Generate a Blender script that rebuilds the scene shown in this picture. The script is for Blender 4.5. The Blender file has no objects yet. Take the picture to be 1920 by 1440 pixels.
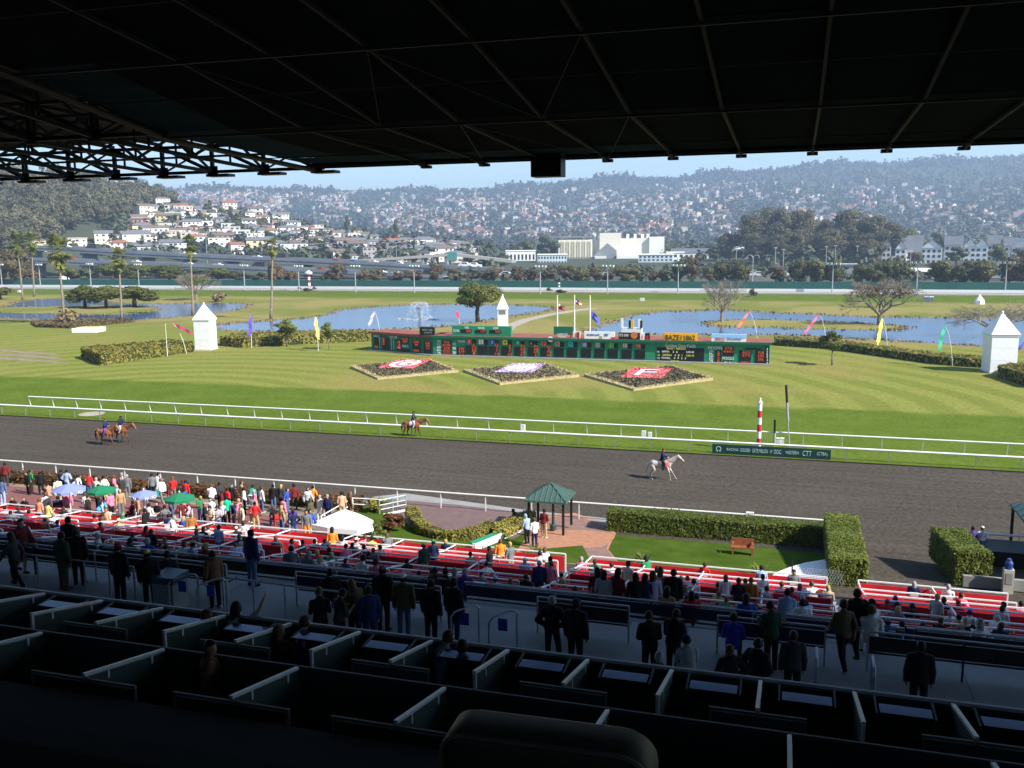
import bpy, bmesh, math, random
import numpy as np
from mathutils import Vector, Matrix
D = bpy.data
scene = bpy.context.scene
COL = scene.collection
rng = np.random.default_rng(7)
random.seed(7)

# ------------------------------------------------------------------ camera
FPX, EYE = 1735.0, 17.5
_yw, _pt, _ro = math.radians(16.8), math.radians(8.85), math.atan(.01)
CF = np.array([-math.sin(_yw)*math.cos(_pt), math.cos(_yw)*math.cos(_pt), -math.sin(_pt)])
_r0 = np.array([math.cos(_yw), math.sin(_yw), 0]); _u0 = np.cross(_r0, CF)
CR = math.cos(_ro)*_r0 - math.sin(_ro)*_u0
CU = math.sin(_ro)*_r0 + math.cos(_ro)*_u0
CC = np.array([0, 0, EYE])
cam = D.objects.new("camera", D.cameras.new("camera"))
COL.objects.link(cam); scene.camera = cam
cam.data.sensor_width = 36; cam.data.lens = 36*FPX/1920
cam.data.clip_start = .05; cam.data.clip_end = 20000
M4 = Matrix.Identity(4)
for i in range(3):
    M4[i][0] = CR[i]; M4[i][1] = CU[i]; M4[i][2] = -CF[i]; M4[i][3] = CC[i]
cam.matrix_world = M4

# ------------------------------------------------------------------ light
SUN_EL = math.radians(38.4)
SUN_DIR = Vector((math.cos(SUN_EL)*.961, -math.cos(SUN_EL)*.276, math.sin(SUN_EL)))
world = D.worlds.new("World"); scene.world = world; world.use_nodes = True
wn = world.node_tree.nodes; wl = world.node_tree.links
sky = wn.new('ShaderNodeTexSky'); sky.sky_type = 'NISHITA'; sky.sun_disc = False
sky.sun_elevation = SUN_EL
sky.sun_rotation = math.atan2(SUN_DIR.x, SUN_DIR.y)
sky.air_density = 1.0; sky.dust_density = .15; sky.ozone_density = 4.0; sky.altitude = 20
wl.new(sky.outputs[0], wn['Background'].inputs[0])
wn['Background'].inputs[1].default_value = .11
sun = D.objects.new("sun", D.lights.new("sun", 'SUN')); COL.objects.link(sun)
sun.data.energy = 5.0; sun.data.angle = math.radians(.5); sun.data.color = (1, .95, .87)
sun.rotation_euler = SUN_DIR.to_track_quat('Z', 'Y').to_euler()
scene.view_settings.view_transform = 'Standard'; scene.view_settings.look = 'None'
scene.view_settings.exposure = .95; scene.view_settings.gamma = 1
scene.cycles.max_bounces = 6; scene.cycles.diffuse_bounces = 3; scene.cycles.glossy_bounces = 2
scene.cycles.transmission_bounces = 2; scene.cycles.volume_bounces = 0; scene.cycles.transparent_max_bounces = 6

# ------------------------------------------------------------------ surveying helpers
PROF = [(13.6, 7.3), (23.6, 7.3), (28, 5.6), (33, 3.2), (43, 1.1), (53, 0), (900, 0)]
def zg(Y):
    return float(np.interp(Y, [p[0] for p in PROF], [p[1] for p in PROF]))
STEP_D = .97
def zstep(Y):                                   # height of the stepped terrace
    if Y < 23.6 or Y > 43: return zg(Y)
    return zg(23.6+STEP_D*(int((Y-23.6)/STEP_D)+1))
def ray(x, y): return CR*((x-960)/FPX) - CU*((y-720)/FPX) + CF
def pz(x, y, z=0.):
    d = ray(x, y); return CC + d*((z-EYE)/d[2])
def pY(x, y, Y):
    d = ray(x, y); return CC + d*(Y/d[1])
def atD(x, y, dist):
    d = ray(x, y); return CC + d*(dist/math.hypot(d[0], d[1]))
def pg(x, y, h=0., step=False):                 # ray meets the ground profile lifted by h
    d = ray(x, y)
    fn = zstep if step else zg
    Y = 20.0
    while Y < 1500:
        p = CC + d*(Y/d[1])
        if p[2] <= fn(Y)+h: return p
        Y += .04 if Y < 60 else .1
    return p
def zt(x, y, base):                             # height seen at pixel (x,y) above a known base point
    return atD(x, y, math.hypot(base[0], base[1]))[2]
def crossings(x, y, h):                         # every place on the stepped stand where a head of height h fills the pixel
    d = ray(x, y); Y = 13.9; out = []; prev = None
    while Y < 75:
        z = EYE+d[2]*Y/d[1]; g = z-((zstep(Y) if Y < 53 else 0)+h)
        if prev is not None and prev > 0 >= g: out.append(Y)
        prev = g; Y += .04
    return out, d
def proj(p):
    v = np.array(p)-CC; w = v@CF
    return 960+FPX*(v@CR)/w, 720-FPX*(v@CU)/w

# ------------------------------------------------------------------ mesh helpers
class MB:
    def __init__(s): s.v = []; s.f = []; s.m = []
    def add(s, vs, fs, mi=0):
        b = len(s.v); s.v.extend([tuple(map(float, p)) for p in vs])
        for f in fs: s.f.append(tuple(i+b for i in f)); s.m.append(mi)
        return s
    def box(s, c, sz, rz=0, mi=0):
        hx, hy, hz = sz[0]/2, sz[1]/2, sz[2]/2; ca, sa = math.cos(rz), math.sin(rz)
        vs = []
        for z in (-hz, hz):
            for x, y in ((-hx, -hy), (hx, -hy), (hx, hy), (-hx, hy)):
                vs.append((c[0]+x*ca-y*sa, c[1]+x*sa+y*ca, c[2]+z))
        return s.add(vs, [(3,2,1,0),(4,5,6,7),(0,1,5,4),(1,2,6,5),(2,3,7,6),(3,0,4,7)], mi)
    def bx(s, x0, x1, y0, y1, z0, z1, mi=0):
        return s.box(((x0+x1)/2, (y0+y1)/2, (z0+z1)/2), (x1-x0, y1-y0, z1-z0), 0, mi)
    def bar(s, p, q, w, h, mi=0):
        p = Vector(p); q = Vector(q); d = (q-p).normalized()
        up = Vector((0,0,1)) if abs(d.z) < .95 else Vector((0,1,0))
        a = d.cross(up).normalized()*w/2; b = a.cross(d).normalized()*h/2
        vs = [p-a-b, p+a-b, p+a+b, p-a+b, q-a-b, q+a-b, q+a+b, q-a+b]
        return s.add(vs, [(0,3,2,1)[::-1],(4,5,6,7)[::-1],(0,1,5,4)[::-1],(1,2,6,5)[::-1],(2,3,7,6)[::-1],(3,0,4,7)[::-1]], mi)
    def tube(s, p, q, r0, r1=None, n=6, mi=0, cap=True):
        r1 = r0 if r1 is None else r1
        p = Vector(p); q = Vector(q); d = (q-p).normalized()
        up = Vector((0,0,1)) if abs(d.z) < .9 else Vector((1,0,0))
        a = d.cross(up).normalized(); b = d.cross(a).normalized()
        vs = []
        for c, r in ((p, r0), (q, r1)):
            for i in range(n):
                t = 2*math.pi*i/n; vs.append(c+a*math.cos(t)*r+b*math.sin(t)*r)
        fs = [(i, (i+1) % n, n+(i+1) % n, n+i) for i in range(n)]
        if cap: fs += [tuple(range(n))[::-1], tuple(range(n, 2*n))]
        return s.add(vs, fs, mi)
    def path(s, pts, r, n=6, mi=0):
        r = r if hasattr(r, '__len__') else [r]*len(pts)
        pts = [Vector(p) for p in pts]; vs = []; pa = None
        for k, p in enumerate(pts):
            d = (pts[min(k+1, len(pts)-1)]-pts[max(k-1, 0)]).normalized()
            if pa is None:
                up = Vector((0,0,1)) if abs(d.z) < .9 else Vector((1,0,0)); a = d.cross(up).normalized()
            else: a = (pa-d*pa.dot(d)).normalized()
            pa = a; b = d.cross(a)
            for i in range(n):
                t = 2*math.pi*i/n; vs.append(p+(a*math.cos(t)+b*math.sin(t))*r[k])
        fs = []
        for k in range(len(pts)-1):
            for i in range(n): fs.append((k*n+i, k*n+(i+1) % n, (k+1)*n+(i+1) % n, (k+1)*n+i))
        fs += [tuple(range(n))[::-1], tuple(range((len(pts)-1)*n, len(pts)*n))]
        return s.add(vs, fs, mi)
    def poly(s, pts, mi=0): return s.add(pts, [tuple(range(len(pts)))], mi)
    def prism(s, pts, z0, z1, mi=0):             # pts counter-clockwise in plan; z may be added to each point's own height
        n = len(pts); zz = [p[2] if len(p) > 2 else 0 for p in pts]
        vs = [(p[0], p[1], z0+h) for p, h in zip(pts, zz)]+[(p[0], p[1], z1+h) for p, h in zip(pts, zz)]
        fs = [tuple(range(n))[::-1], tuple(range(n, 2*n))]+[(i, (i+1) % n, n+(i+1) % n, n+i) for i in range(n)]
        return s.add(vs, fs, mi)
    def lathe(s, prof, n=12, c=(0,0,0), mi=0):
        vs = []
        for r, z in prof:
            for i in range(n):
                t = 2*math.pi*i/n; vs.append((c[0]+r*math.cos(t), c[1]+r*math.sin(t), c[2]+z))
        fs = []
        for k in range(len(prof)-1):
            for i in range(n): fs.append((k*n+i, k*n+(i+1) % n, (k+1)*n+(i+1) % n, (k+1)*n+i))
        fs += [tuple(range(n))[::-1], tuple(range((len(prof)-1)*n, len(prof)*n))]
        return s.add(vs, fs, mi)
    def ell(s, c, r, n=10, k=7, mi=0, jit=0):
        prof = []
        vs = []; 
        for j in range(k+1):
            ph = -math.pi/2+math.pi*j/k
            for i in range(n):
                t = 2*math.pi*i/n; w = 1+(random.uniform(-jit, jit) if jit else 0)
                vs.append((c[0]+r[0]*w*math.cos(ph)*math.cos(t), c[1]+r[1]*w*math.cos(ph)*math.sin(t), c[2]+r[2]*w*math.sin(ph)))
        fs = []
        for j in range(k):
            for i in range(n): fs.append((j*n+i, j*n+(i+1) % n, (j+1)*n+(i+1) % n, (j+1)*n+i))
        return s.add(vs, fs, mi)
    def mesh(s, name, mats, smooth=False):
        me = D.meshes.new(name); me.from_pydata(s.v, [], s.f)
        for m in (mats if isinstance(mats, (list, tuple)) else [mats]): me.materials.append(m)
        if any(s.m): me.polygons.foreach_set('material_index', s.m)
        if smooth: me.polygons.foreach_set('use_smooth', [True]*len(me.polygons))
        me.update(); return me
    def build(s, name, mats, parent=None, smooth=False):
        return link(name, s.mesh(name, mats, smooth), parent)
def link(name, me, parent=None):
    o = D.objects.new(name, me); COL.objects.link(o)
    if parent: o.parent = parent
    return o
def tag(o, label, cat, group=None):
    o['label'] = label; o['category'] = cat
    if group: o['group'] = group
    return o
def struct(o): o['kind'] = 'structure'; return o
def thing(name, label, cat, loc=(0,0,0), rz=0, group=None):
    o = D.objects.new(name, None); COL.objects.link(o); o.empty_display_size = .2
    o.location = tuple(map(float, loc)); o.rotation_euler = (0, 0, rz)
    return tag(o, label, cat, group)
def kids(o): return [c for c in CH.get(o.name, [])] if False else list(o.children)
def dup(root, loc, rz=0, sc=None, label=None, group=None):
    r = root.copy(); COL.objects.link(r); r.location = tuple(map(float, loc)); r.rotation_euler = (0, 0, rz)
    if sc is not None: r.scale = sc if hasattr(sc, '__len__') else (sc, sc, sc)
    if label: r['label'] = label
    if group: r['group'] = group
    for ch in FAM[root.name]:
        c = ch[0].copy(); COL.objects.link(c); c.parent = r
        for g in ch[1]:
            d = g.copy(); COL.objects.link(d); d.parent = c
    return r
FAM = {}
def proto(root):                                  # remember a thing's parts once (object.children is slow in a loop)
    FAM[root.name] = [(c, list(c.children)) for c in root.children]
    return root
def quads_mesh(name, C, N4, mats, mi=None):
    """C: (n,4,3) quad corners"""
    n = len(C); me = D.meshes.new(name)
    me.vertices.add(n*4); me.vertices.foreach_set('co', np.ascontiguousarray(C, dtype=np.float32).ravel())
    me.loops.add(n*4); me.loops.foreach_set('vertex_index', np.arange(n*4, dtype=np.int32))
    me.polygons.add(n); me.polygons.foreach_set('loop_start', np.arange(0, n*4, 4, dtype=np.int32))
    for m in (mats if isinstance(mats, (list, tuple)) else [mats]): me.materials.append(m)
    if mi is not None: me.polygons.foreach_set('material_index', np.asarray(mi, dtype=np.int32))
    me.update(calc_edges=True); return me
def leaves(cent, size, r=rng, up=.0, jit=.5, nrm=None, fuzz=.42):
    """leaf-sized quads round the given centres"""
    n = len(cent); a = r.normal(size=(n, 3)); a /= np.linalg.norm(a, axis=1)[:, None]
    if nrm is not None:                              # leaves mostly face outwards
        m = nrm/(np.linalg.norm(nrm, axis=1)[:, None]+1e-9)+r.normal(size=(n, 3))*fuzz; m /= np.linalg.norm(m, axis=1)[:, None]
        a -= m*(a*m).sum(1)[:, None]; a /= np.linalg.norm(a, axis=1)[:, None]; b = np.cross(m, a)
        s = size*(1+jit*r.uniform(-1, 1, (n, 1))); w = .7*s
        return np.stack([cent-a*s-b*w*.25, cent-b*w, cent+a*s, cent+b*w], 1)
    b = r.normal(size=(n, 3)); b[:, 2] += up; b -= a*(a*b).sum(1)[:, None]; b /= np.linalg.norm(b, axis=1)[:, None]
    s = size*(1+jit*r.uniform(-1, 1, (n, 1))); w = .62*s
    return np.stack([cent-a*s-b*w*.25, cent-b*w, cent+a*s, cent+b*w], 1)
HAZE_D = .00026
seen = {}
def uniq(l):
    seen[l] = seen.get(l, 0)+1
    return l if seen[l] == 1 else l+', '+['','second','third','fourth','fifth','sixth','seventh','eighth','ninth','tenth'][min(9, seen[l]-1)]+' from left'
# ------------------------------------------------------------------ materials
def _mat(name):
    m = D.materials.new(name); m.use_nodes = True
    nt = m.node_tree; b = nt.nodes['Principled BSDF']
    return m, nt, b
def mat(name, col, rough=.7, var=.12, scale=3., bump=0., metal=0., spec=.3, col2=None, detail=4, coord='Object', dist=.0):
    m, nt, b = _mat(name); N = nt.nodes.new; L = nt.links.new
    b.inputs['Roughness'].default_value = rough; b.inputs['Metallic'].default_value = metal
    b.inputs['Specular IOR Level'].default_value = spec
    tc = N('ShaderNodeTexCoord'); no = N('ShaderNodeTexNoise'); no.inputs['Scale'].default_value = scale
    no.inputs['Detail'].default_value = detail; no.inputs['Distortion'].default_value = dist
    L(tc.outputs[coord], no.inputs['Vector'])
    mr = N('ShaderNodeMapRange'); mr.inputs['From Min'].default_value = .3; mr.inputs['From Max'].default_value = .7
    L(no.outputs['Fac'], mr.inputs['Value'])
    mx = N('ShaderNodeMix'); mx.data_type = 'RGBA'
    c1 = col2 if col2 else tuple(c*(1-var) for c in col)
    c2 = col if col2 else tuple(min(1, c*(1+var)) for c in col)
    mx.inputs[6].default_value = (*c1, 1); mx.inputs[7].default_value = (*c2, 1)
    L(mr.outputs[0], mx.inputs[0]); L(mx.outputs[2], b.inputs['Base Color'])
    if bump:
        bp = N('ShaderNodeBump'); bp.inputs['Strength'].default_value = bump; bp.inputs['Distance'].default_value = .05
        L(no.outputs['Fac'], bp.inputs['Height']); L(bp.outputs[0], b.inputs['Normal'])
    return m
def tint(name, rough=.85, var=.15, scale=9., spec=.2):     # colour comes from the object's own colour
    m, nt, b = _mat(name); N = nt.nodes.new; L = nt.links.new
    b.inputs['Roughness'].default_value = rough; b.inputs['Specular IOR Level'].default_value = spec
    oi = N('ShaderNodeObjectInfo'); tc = N('ShaderNodeTexCoord'); no = N('ShaderNodeTexNoise')
    no.inputs['Scale'].default_value = scale; L(tc.outputs['Object'], no.inputs['Vector'])
    mr = N('ShaderNodeMapRange'); mr.inputs['From Min'].default_value = .3; mr.inputs['From Max'].default_value = .7
    mr.inputs['To Min'].default_value = 1-var; mr.inputs['To Max'].default_value = 1+var
    L(no.outputs['Fac'], mr.inputs['Value'])
    mx = N('ShaderNodeVectorMath'); mx.operation = 'SCALE'
    L(oi.outputs['Color'], mx.inputs[0]); L(mr.outputs[0], mx.inputs['Scale']); L(mx.outputs[0], b.inputs['Base Color'])
    return m
def leafmat(name, dark, light, scale=.6, trans=.25, red=None):
    m, nt, b = _mat(name); N = nt.nodes.new; L = nt.links.new
    b.inputs['Roughness'].default_value = .6; b.inputs['Specular IOR Level'].default_value = .25
    tc = N('ShaderNodeTexCoord'); no = N('ShaderNodeTexNoise'); no.inputs['Scale'].default_value = scale
    no.inputs['Detail'].default_value = 5; no.inputs['Roughness'].default_value = .75
    L(tc.outputs['Object'], no.inputs['Vector'])
    oi = N('ShaderNodeObjectInfo')
    ad = N('ShaderNodeMath'); ad.operation = 'MULTIPLY_ADD'; ad.inputs[1].default_value = .16
    L(oi.outputs['Random'], ad.inputs[0]); L(no.outputs['Fac'], ad.inputs[2])
    cr = N('ShaderNodeValToRGB'); e = cr.color_ramp.elements
    e[0].position = .38; e[0].color = (*dark, 1); e[1].position = .72; e[1].color = (*light, 1)
    if red:
        x = e.new(.86); x.color = (*red, 1)
    L(ad.outputs[0], cr.inputs[0]); L(cr.outputs[0], b.inputs['Base Color'])
    if trans:
        t = N('ShaderNodeBsdfTranslucent'); L(cr.outputs[0], t.inputs['Color'])
        ms = N('ShaderNodeMixShader'); ms.inputs[0].default_value = trans
        L(b.outputs[0], ms.inputs[1]); L(t.outputs[0], ms.inputs[2])
        L(ms.outputs[0], nt.nodes['Material Output'].inputs[0])
    return m
def emis(name, col, st=1.):
    m, nt, b = _mat(name); b.inputs['Base Color'].default_value = (*[c*.3 for c in col], 1)
    b.inputs['Emission Color'].default_value = (*col, 1); b.inputs['Emission Strength'].default_value = st
    return m

WHITE = mat('white_paint', (.80, .80, .78), .45, .05, 2.5)
OFFWH = mat('old_white_paint', (.70, .69, .64), .55, .10, 1.5)
STEELW = mat('grey_steel_rail', (.42, .43, .45), .45, .12, 4., metal=.3)
DKSTEEL = mat('dark_green_steel', (.014, .018, .017), .6, .25, 1.2)
DECK = mat('roof_deck', (.006, .010, .010), .75, .3, .5)
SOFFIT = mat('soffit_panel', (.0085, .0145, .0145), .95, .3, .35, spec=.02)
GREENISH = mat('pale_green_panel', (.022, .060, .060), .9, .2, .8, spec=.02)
CONC = mat('concrete', (.30, .31, .32), .85, .14, .8, bump=.1)
STEPC = mat('step_concrete', (.27, .27, .27), .9, .18, 1.2, bump=.1)
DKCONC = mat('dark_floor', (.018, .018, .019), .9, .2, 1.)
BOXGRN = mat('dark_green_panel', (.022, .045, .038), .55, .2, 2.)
RAILW = mat('pale_grey_rail', (.46, .48, .50), .4, .08, 3.)
SHELF = mat('pale_shelf', (.13, .165, .25), .16, .05, 3., metal=.7, spec=.6)
RED = mat('red_panel', (.62, .022, .030), .45, .12, 1.5)
REDD = mat('worn_red_panel', (.34, .018, .022), .5, .15, 1.5)
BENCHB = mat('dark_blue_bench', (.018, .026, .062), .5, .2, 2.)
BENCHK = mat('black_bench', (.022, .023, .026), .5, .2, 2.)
BLUE = mat('blue_sign', (.03, .08, .42), .4, .1, 2.)
OLIVE = mat('olive_seat_vinyl', (.060, .056, .036), .5, .18, 6., bump=.05)
GRNSTEEL = mat('pale_green_steel', (.30, .42, .38), .4, .1, 2., metal=.2)
TOTEG = mat('tote_green', (.020, .215, .105), .55, .12, .5)
TOTEG2 = mat('tote_dark_and_shaded_green', (.012, .12, .065), .55, .12, .5)  # dark green trim; on the left wing it carries painted shade
ROOFR = mat('red_brown_roof', (.27, .085, .060), .85, .18, .6)
GLASSK = mat('display_black', (.012, .014, .015), .3, .3, 4.)
DIGIT = emis('display_orange', (.80, .11, .03), .34)
MATW = emis('matrix_white', (.75, .80, .75), .45)
MATY = emis('matrix_yellow', (.70, .75, .10), .45)
PAINTW = mat('lettering_white', (.82, .83, .80), .5, .03, 2.)
YELLOW = mat('yellow_board', (.86, .44, .015), .5, .06, 1.5)
BLACKP = mat('black_paint', (.015, .015, .016), .5, .2, 3.)
BARK = mat('bark', (.085, .062, .045), .9, .3, 3., bump=.3)
BARKL = mat('pale_bark', (.21, .17, .13), .9, .25, 3., bump=.2)
TWIG = mat('bare_twigs', (.23, .19, .145), .9, .2, 2.)
PALMT = mat('palm_trunk', (.24, .19, .14), .9, .25, 2.5, bump=.3)
KIOSK = mat('kiosk_green_roof', (.085, .155, .125), .4, .1, .8, metal=.3)
BLACKM = mat('black_metal', (.018, .016, .015), .45, .2, 3.)
CANOPY = mat('white_canvas', (.82, .82, .82), .7, .03, 1.)
WOODR = mat('red_brown_wood', (.27, .085, .040), .6, .2, 3.)
BIN = mat('cream_bin', (.52, .50, .40), .6, .1, 2.)
GREENW = mat('green_wall', (.02, .26, .12), .5, .1, 1.)
BLUEUM = mat('lavender_umbrella_cloth', (.22, .27, .50), .8, .08, 2.)
GREENUM = mat('green_umbrella_cloth', (.015, .19, .085), .8, .1, 2.)
DKUM = mat('dark_umbrella_cloth', (.012, .02, .028), .8, .1, 2.)
CLOTH = tint('cloth'); SKIN = tint('skin', .55, .06, 12.); HAIR = tint('hair', .6, .25, 20.)
TINT = tint('painted_surface', .55, .08, 1.5)
TINTW = tint('weathered_wall', .85, .1, .35)
EYEM = mat('eye_and_lip', (.05, .02, .018), .4, .1, 5.)
ASPH = mat('asphalt', (.055, .056, .058), .9, .2, .4)
FWY = mat('viaduct_concrete', (.21, .225, .24), .9, .15, .08)
WINDSCR = mat('green_windscreen', (.020, .105, .085), .7, .12, .15)
WINDOW = mat('window_glass', (.030, .036, .045), .15, .3, 2., spec=.6)
PALMLEAF = leafmat('palm_leaf', (.06, .085, .018), (.22, .23, .05), 1.2, .2, red=(.28, .20, .08))
LEAF_RND = leafmat('olive_green_leaf', (.055, .070, .012), (.195, .205, .040), .55)
LEAF_DK = leafmat('dark_evergreen_leaf', (.045, .062, .026), (.145, .160, .066), .35)
LEAF_EUC = leafmat('eucalyptus_leaf', (.060, .060, .028), (.190, .172, .085), .22)
LEAF_BRN = leafmat('rusty_leaf', (.085, .070, .030), (.215, .150, .070), .35, red=(.19, .09, .04))
LEAF_LT = leafmat('light_green_leaf', (.07, .09, .018), (.22, .25, .05), .5)
LEAF_HDG = leafmat('hedge_leaf', (.060, .085, .014), (.185, .22, .036), 2.5)
LEAF_HDG2 = leafmat('golden_hedge_leaf', (.13, .120, .020), (.34, .285, .055), .8)
LEAF_RUST = leafmat('rust_flower_shrub', (.055, .035, .012), (.20, .085, .030), 1.2, red=(.30, .10, .05))
REED = leafmat('dry_reed', (.16, .11, .045), (.38, .30, .15), .5, .2)
BANKR = leafmat('bank_tuft', (.12,.09,.035), (.30,.225,.10), .3, .1)
HILLTREE = leafmat('hillside_tree_leaf', (.034, .046, .026), (.095, .108, .058), .012, 0)
FLAGC = tint('flag_cloth', .8, .05, 3.)

def ground_mats():
    # turf: mown stripes, a darker racing strip, dry patches by noise
    m, nt, b = _mat('turf'); N = nt.nodes.new; L = nt.links.new
    b.inputs['Roughness'].default_value = 1.; b.inputs['Specular IOR Level'].default_value = 0.
    ge = N('ShaderNodeNewGeometry'); sp = N('ShaderNodeSeparateXYZ'); L(ge.outputs['Position'], sp.inputs[0])
    def noise(sc, det=4, dist=0):
        n = N('ShaderNodeTexNoise'); n.inputs['Scale'].default_value = sc; n.inputs['Detail'].default_value = det
        n.inputs['Distortion'].default_value = dist; L(ge.outputs['Position'], n.inputs['Vector']); return n.outputs['Fac']
    def mrng(v, a, c, d=0., e=1.):
        r = N('ShaderNodeMapRange'); r.interpolation_type = 'SMOOTHSTEP'
        r.inputs['From Min'].default_value = a; r.inputs['From Max'].default_value = c
        r.inputs['To Min'].default_value = d; r.inputs['To Max'].default_value = e; L(v, r.inputs['Value']); return r.outputs[0]
    def mixc(f, c1, c2):
        x = N('ShaderNodeMix'); x.data_type = 'RGBA'
        for v, k in ((f, 0), (c1, 6), (c2, 7)):
            if isinstance(v, tuple): x.inputs[k].default_value = (*v, 1)
            elif isinstance(v, float): x.inputs[k].default_value = v
            else: L(v, x.inputs[k])
        return x.outputs[2]
    def math_(op, a, c=None):
        x = N('ShaderNodeMath'); x.operation = op
        for v, k in ((a, 0), (c, 1)):
            if v is None: continue
            if isinstance(v, (int, float)): x.inputs[k].default_value = v
            else: L(v, x.inputs[k])
        return x.outputs[0]
    big = noise(.035, 5, .6); mid = noise(.25, 5); fine = noise(3., 3)
    # the edge of the racing strip wobbles a little
    yy = math_('ADD', sp.outputs['Y'], math_('MULTIPLY', mid, 2.))
    strip = mrng(yy, 98.2, 100.4, 0., 1.)
    # mower swaths, curved round the flower beds
    wv = N('ShaderNodeTexWave'); wv.wave_type = 'RINGS'; wv.rings_direction = 'SPHERICAL'
    wv.inputs['Scale'].default_value = .055; wv.inputs['Distortion'].default_value = 3.2; wv.inputs['Detail'].default_value = 2
    wv.inputs['Detail Scale'].default_value = .5
    mp = N('ShaderNodeMapping'); mp.inputs['Location'].default_value = (70, -112, 0); mp.inputs['Scale'].default_value = (1, 1.25, 1)
    L(ge.outputs['Position'], mp.inputs[0]); L(mp.outputs[0], wv.inputs['Vector'])
    lawn = mixc(mrng(wv.outputs['Fac'], .25, .75), (.158, .180, .038), (.202, .216, .050))
    lawn = mixc(mrng(big, .44, .66), lawn, (.235, .205, .062))
    race = mixc(mrng(mid, .3, .7), (.085, .126, .017), (.107, .150, .024))
    base = mixc(strip, race, lawn)
    # far field: dry banks and greener backstretch turf
    dry = mixc(mrng(big, .40, .60), (.160, .178, .042), (.250, .215, .078))
    far = mrng(sp.outputs['Y'], 146., 175.)
    base = mixc(far, base, dry)
    back = mrng(sp.outputs['Y'], 258., 272.)
    base = mixc(back, base, mixc(mrng(mid, .3, .7), (.085, .125, .018), (.11, .15, .024)))
    v = N('ShaderNodeVectorMath'); v.operation = 'SCALE'; L(base, v.inputs[0]); L(mrng(fine, .25, .75, .82, 1.18), v.inputs['Scale'])
    L(v.outputs[0], b.inputs['Base Color'])
    turf = m
    # racing dirt
    m, nt, b = _mat('track_dirt'); N = nt.nodes.new; L = nt.links.new
    b.inputs['Roughness'].default_value = 1.; b.inputs['Specular IOR Level'].default_value = .03
    ge = N('ShaderNodeNewGeometry')
    mp = N('ShaderNodeMapping'); mp.inputs['Scale'].default_value = (.10, 1.5, 1); L(ge.outputs['Position'], mp.inputs[0])
    n1 = N('ShaderNodeTexNoise'); n1.inputs['Scale'].default_value = 1.; n1.inputs['Detail'].default_value = 5; L(mp.outputs[0], n1.inputs['Vector'])
    n2 = N('ShaderNodeTexNoise'); n2.inputs['Scale'].default_value = 2.6; n2.inputs['Detail'].default_value = 6; L(ge.outputs['Position'], n2.inputs['Vector'])
    vo = N('ShaderNodeTexVoronoi'); vo.inputs['Scale'].default_value = 1.5; L(ge.outputs['Position'], vo.inputs['Vector'])
    n3 = N('ShaderNodeTexNoise'); n3.inputs['Scale'].default_value = .06; L(ge.outputs['Position'], n3.inputs['Vector'])
    cr = N('ShaderNodeValToRGB'); e = cr.color_ramp.elements
    e[0].position = .3; e[0].color = (.056, .046, .036, 1); e[1].position = .7; e[1].color = (.096, .082, .066, 1)
    ad = N('ShaderNodeMath'); ad.operation = 'MULTIPLY_ADD'; ad.inputs[1].default_value = .5
    L(n1.outputs['Fac'], ad.inputs[0]); 
    a2 = N('ShaderNodeMath'); a2.operation = 'MULTIPLY'; a2.inputs[1].default_value = .5; L(n2.outputs['Fac'], a2.inputs[0]); L(a2.outputs[0], ad.inputs[2])
    L(ad.outputs[0], cr.inputs[0])
    hr = N('ShaderNodeMapRange'); hr.inputs['From Min'].default_value = .05; hr.inputs['From Max'].default_value = .22
    hr.inputs['To Min'].default_value = .58; hr.inputs['To Max'].default_value = 1.; L(vo.outputs['Distance'], hr.inputs['Value'])
    v = N('ShaderNodeVectorMath'); v.operation = 'SCALE'; L(cr.outputs[0], v.inputs[0]); L(hr.outputs[0], v.inputs['Scale'])
    mr3 = N('ShaderNodeMapRange'); mr3.inputs['To Min'].default_value = .8; mr3.inputs['To Max'].default_value = 1.2; L(n3.outputs['Fac'], mr3.inputs['Value'])
    v2 = N('ShaderNodeVectorMath'); v2.operation = 'SCALE'; L(v.outputs[0], v2.inputs[0]); L(mr3.outputs[0], v2.inputs['Scale'])
    L(v2.outputs[0], b.inputs['Base Color'])
    bp = N('ShaderNodeBump'); bp.inputs['Strength'].default_value = .8; bp.inputs['Distance'].default_value = .14
    L(n2.outputs['Fac'], bp.inputs['Height']); L(bp.outputs[0], b.inputs['Normal'])
    dirt = m
    # water
    m, nt, b = _mat('pond_water'); N = nt.nodes.new; L = nt.links.new
    b.inputs['Base Color'].default_value = (.040, .095, .190, 1); b.inputs['Roughness'].default_value = .14
    b.inputs['IOR'].default_value = 1.33; b.inputs['Specular IOR Level'].default_value = .8
    ge = N('ShaderNodeNewGeometry'); n = N('ShaderNodeTexNoise'); n.inputs['Scale'].default_value = 2.2; n.inputs['Detail'].default_value = 3
    mp = N('ShaderNodeMapping'); mp.inputs['Scale'].default_value = (.6, 1.3, 1); L(ge.outputs['Position'], mp.inputs[0]); L(mp.outputs[0], n.inputs['Vector'])
    bp = N('ShaderNodeBump'); bp.inputs['Strength'].default_value = .16; bp.inputs['Distance'].default_value = .05
    L(n.outputs['Fac'], bp.inputs['Height']); L(bp.outputs[0], b.inputs['Normal'])
    water = m
    return turf, dirt, water
TURF, DIRT, WATER = ground_mats()
PAVER = mat('red_pavers', (.215, .088, .078), .85, .14, 2.5)
PAVER2 = mat('purple_brown_pavers', (.165, .105, .095), .85, .14, 2.)
BRICK = mat('brick_path', (.235, .140, .112), .85, .16, 2.5)
BRICKE = mat('brick_edging', (.40, .19, .11), .85, .16, 2.5)
LAWN = mat('paddock_lawn', (.075, .118, .018), .95, .25, .9, spec=0., col2=(.045, .078, .010), detail=8)
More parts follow.
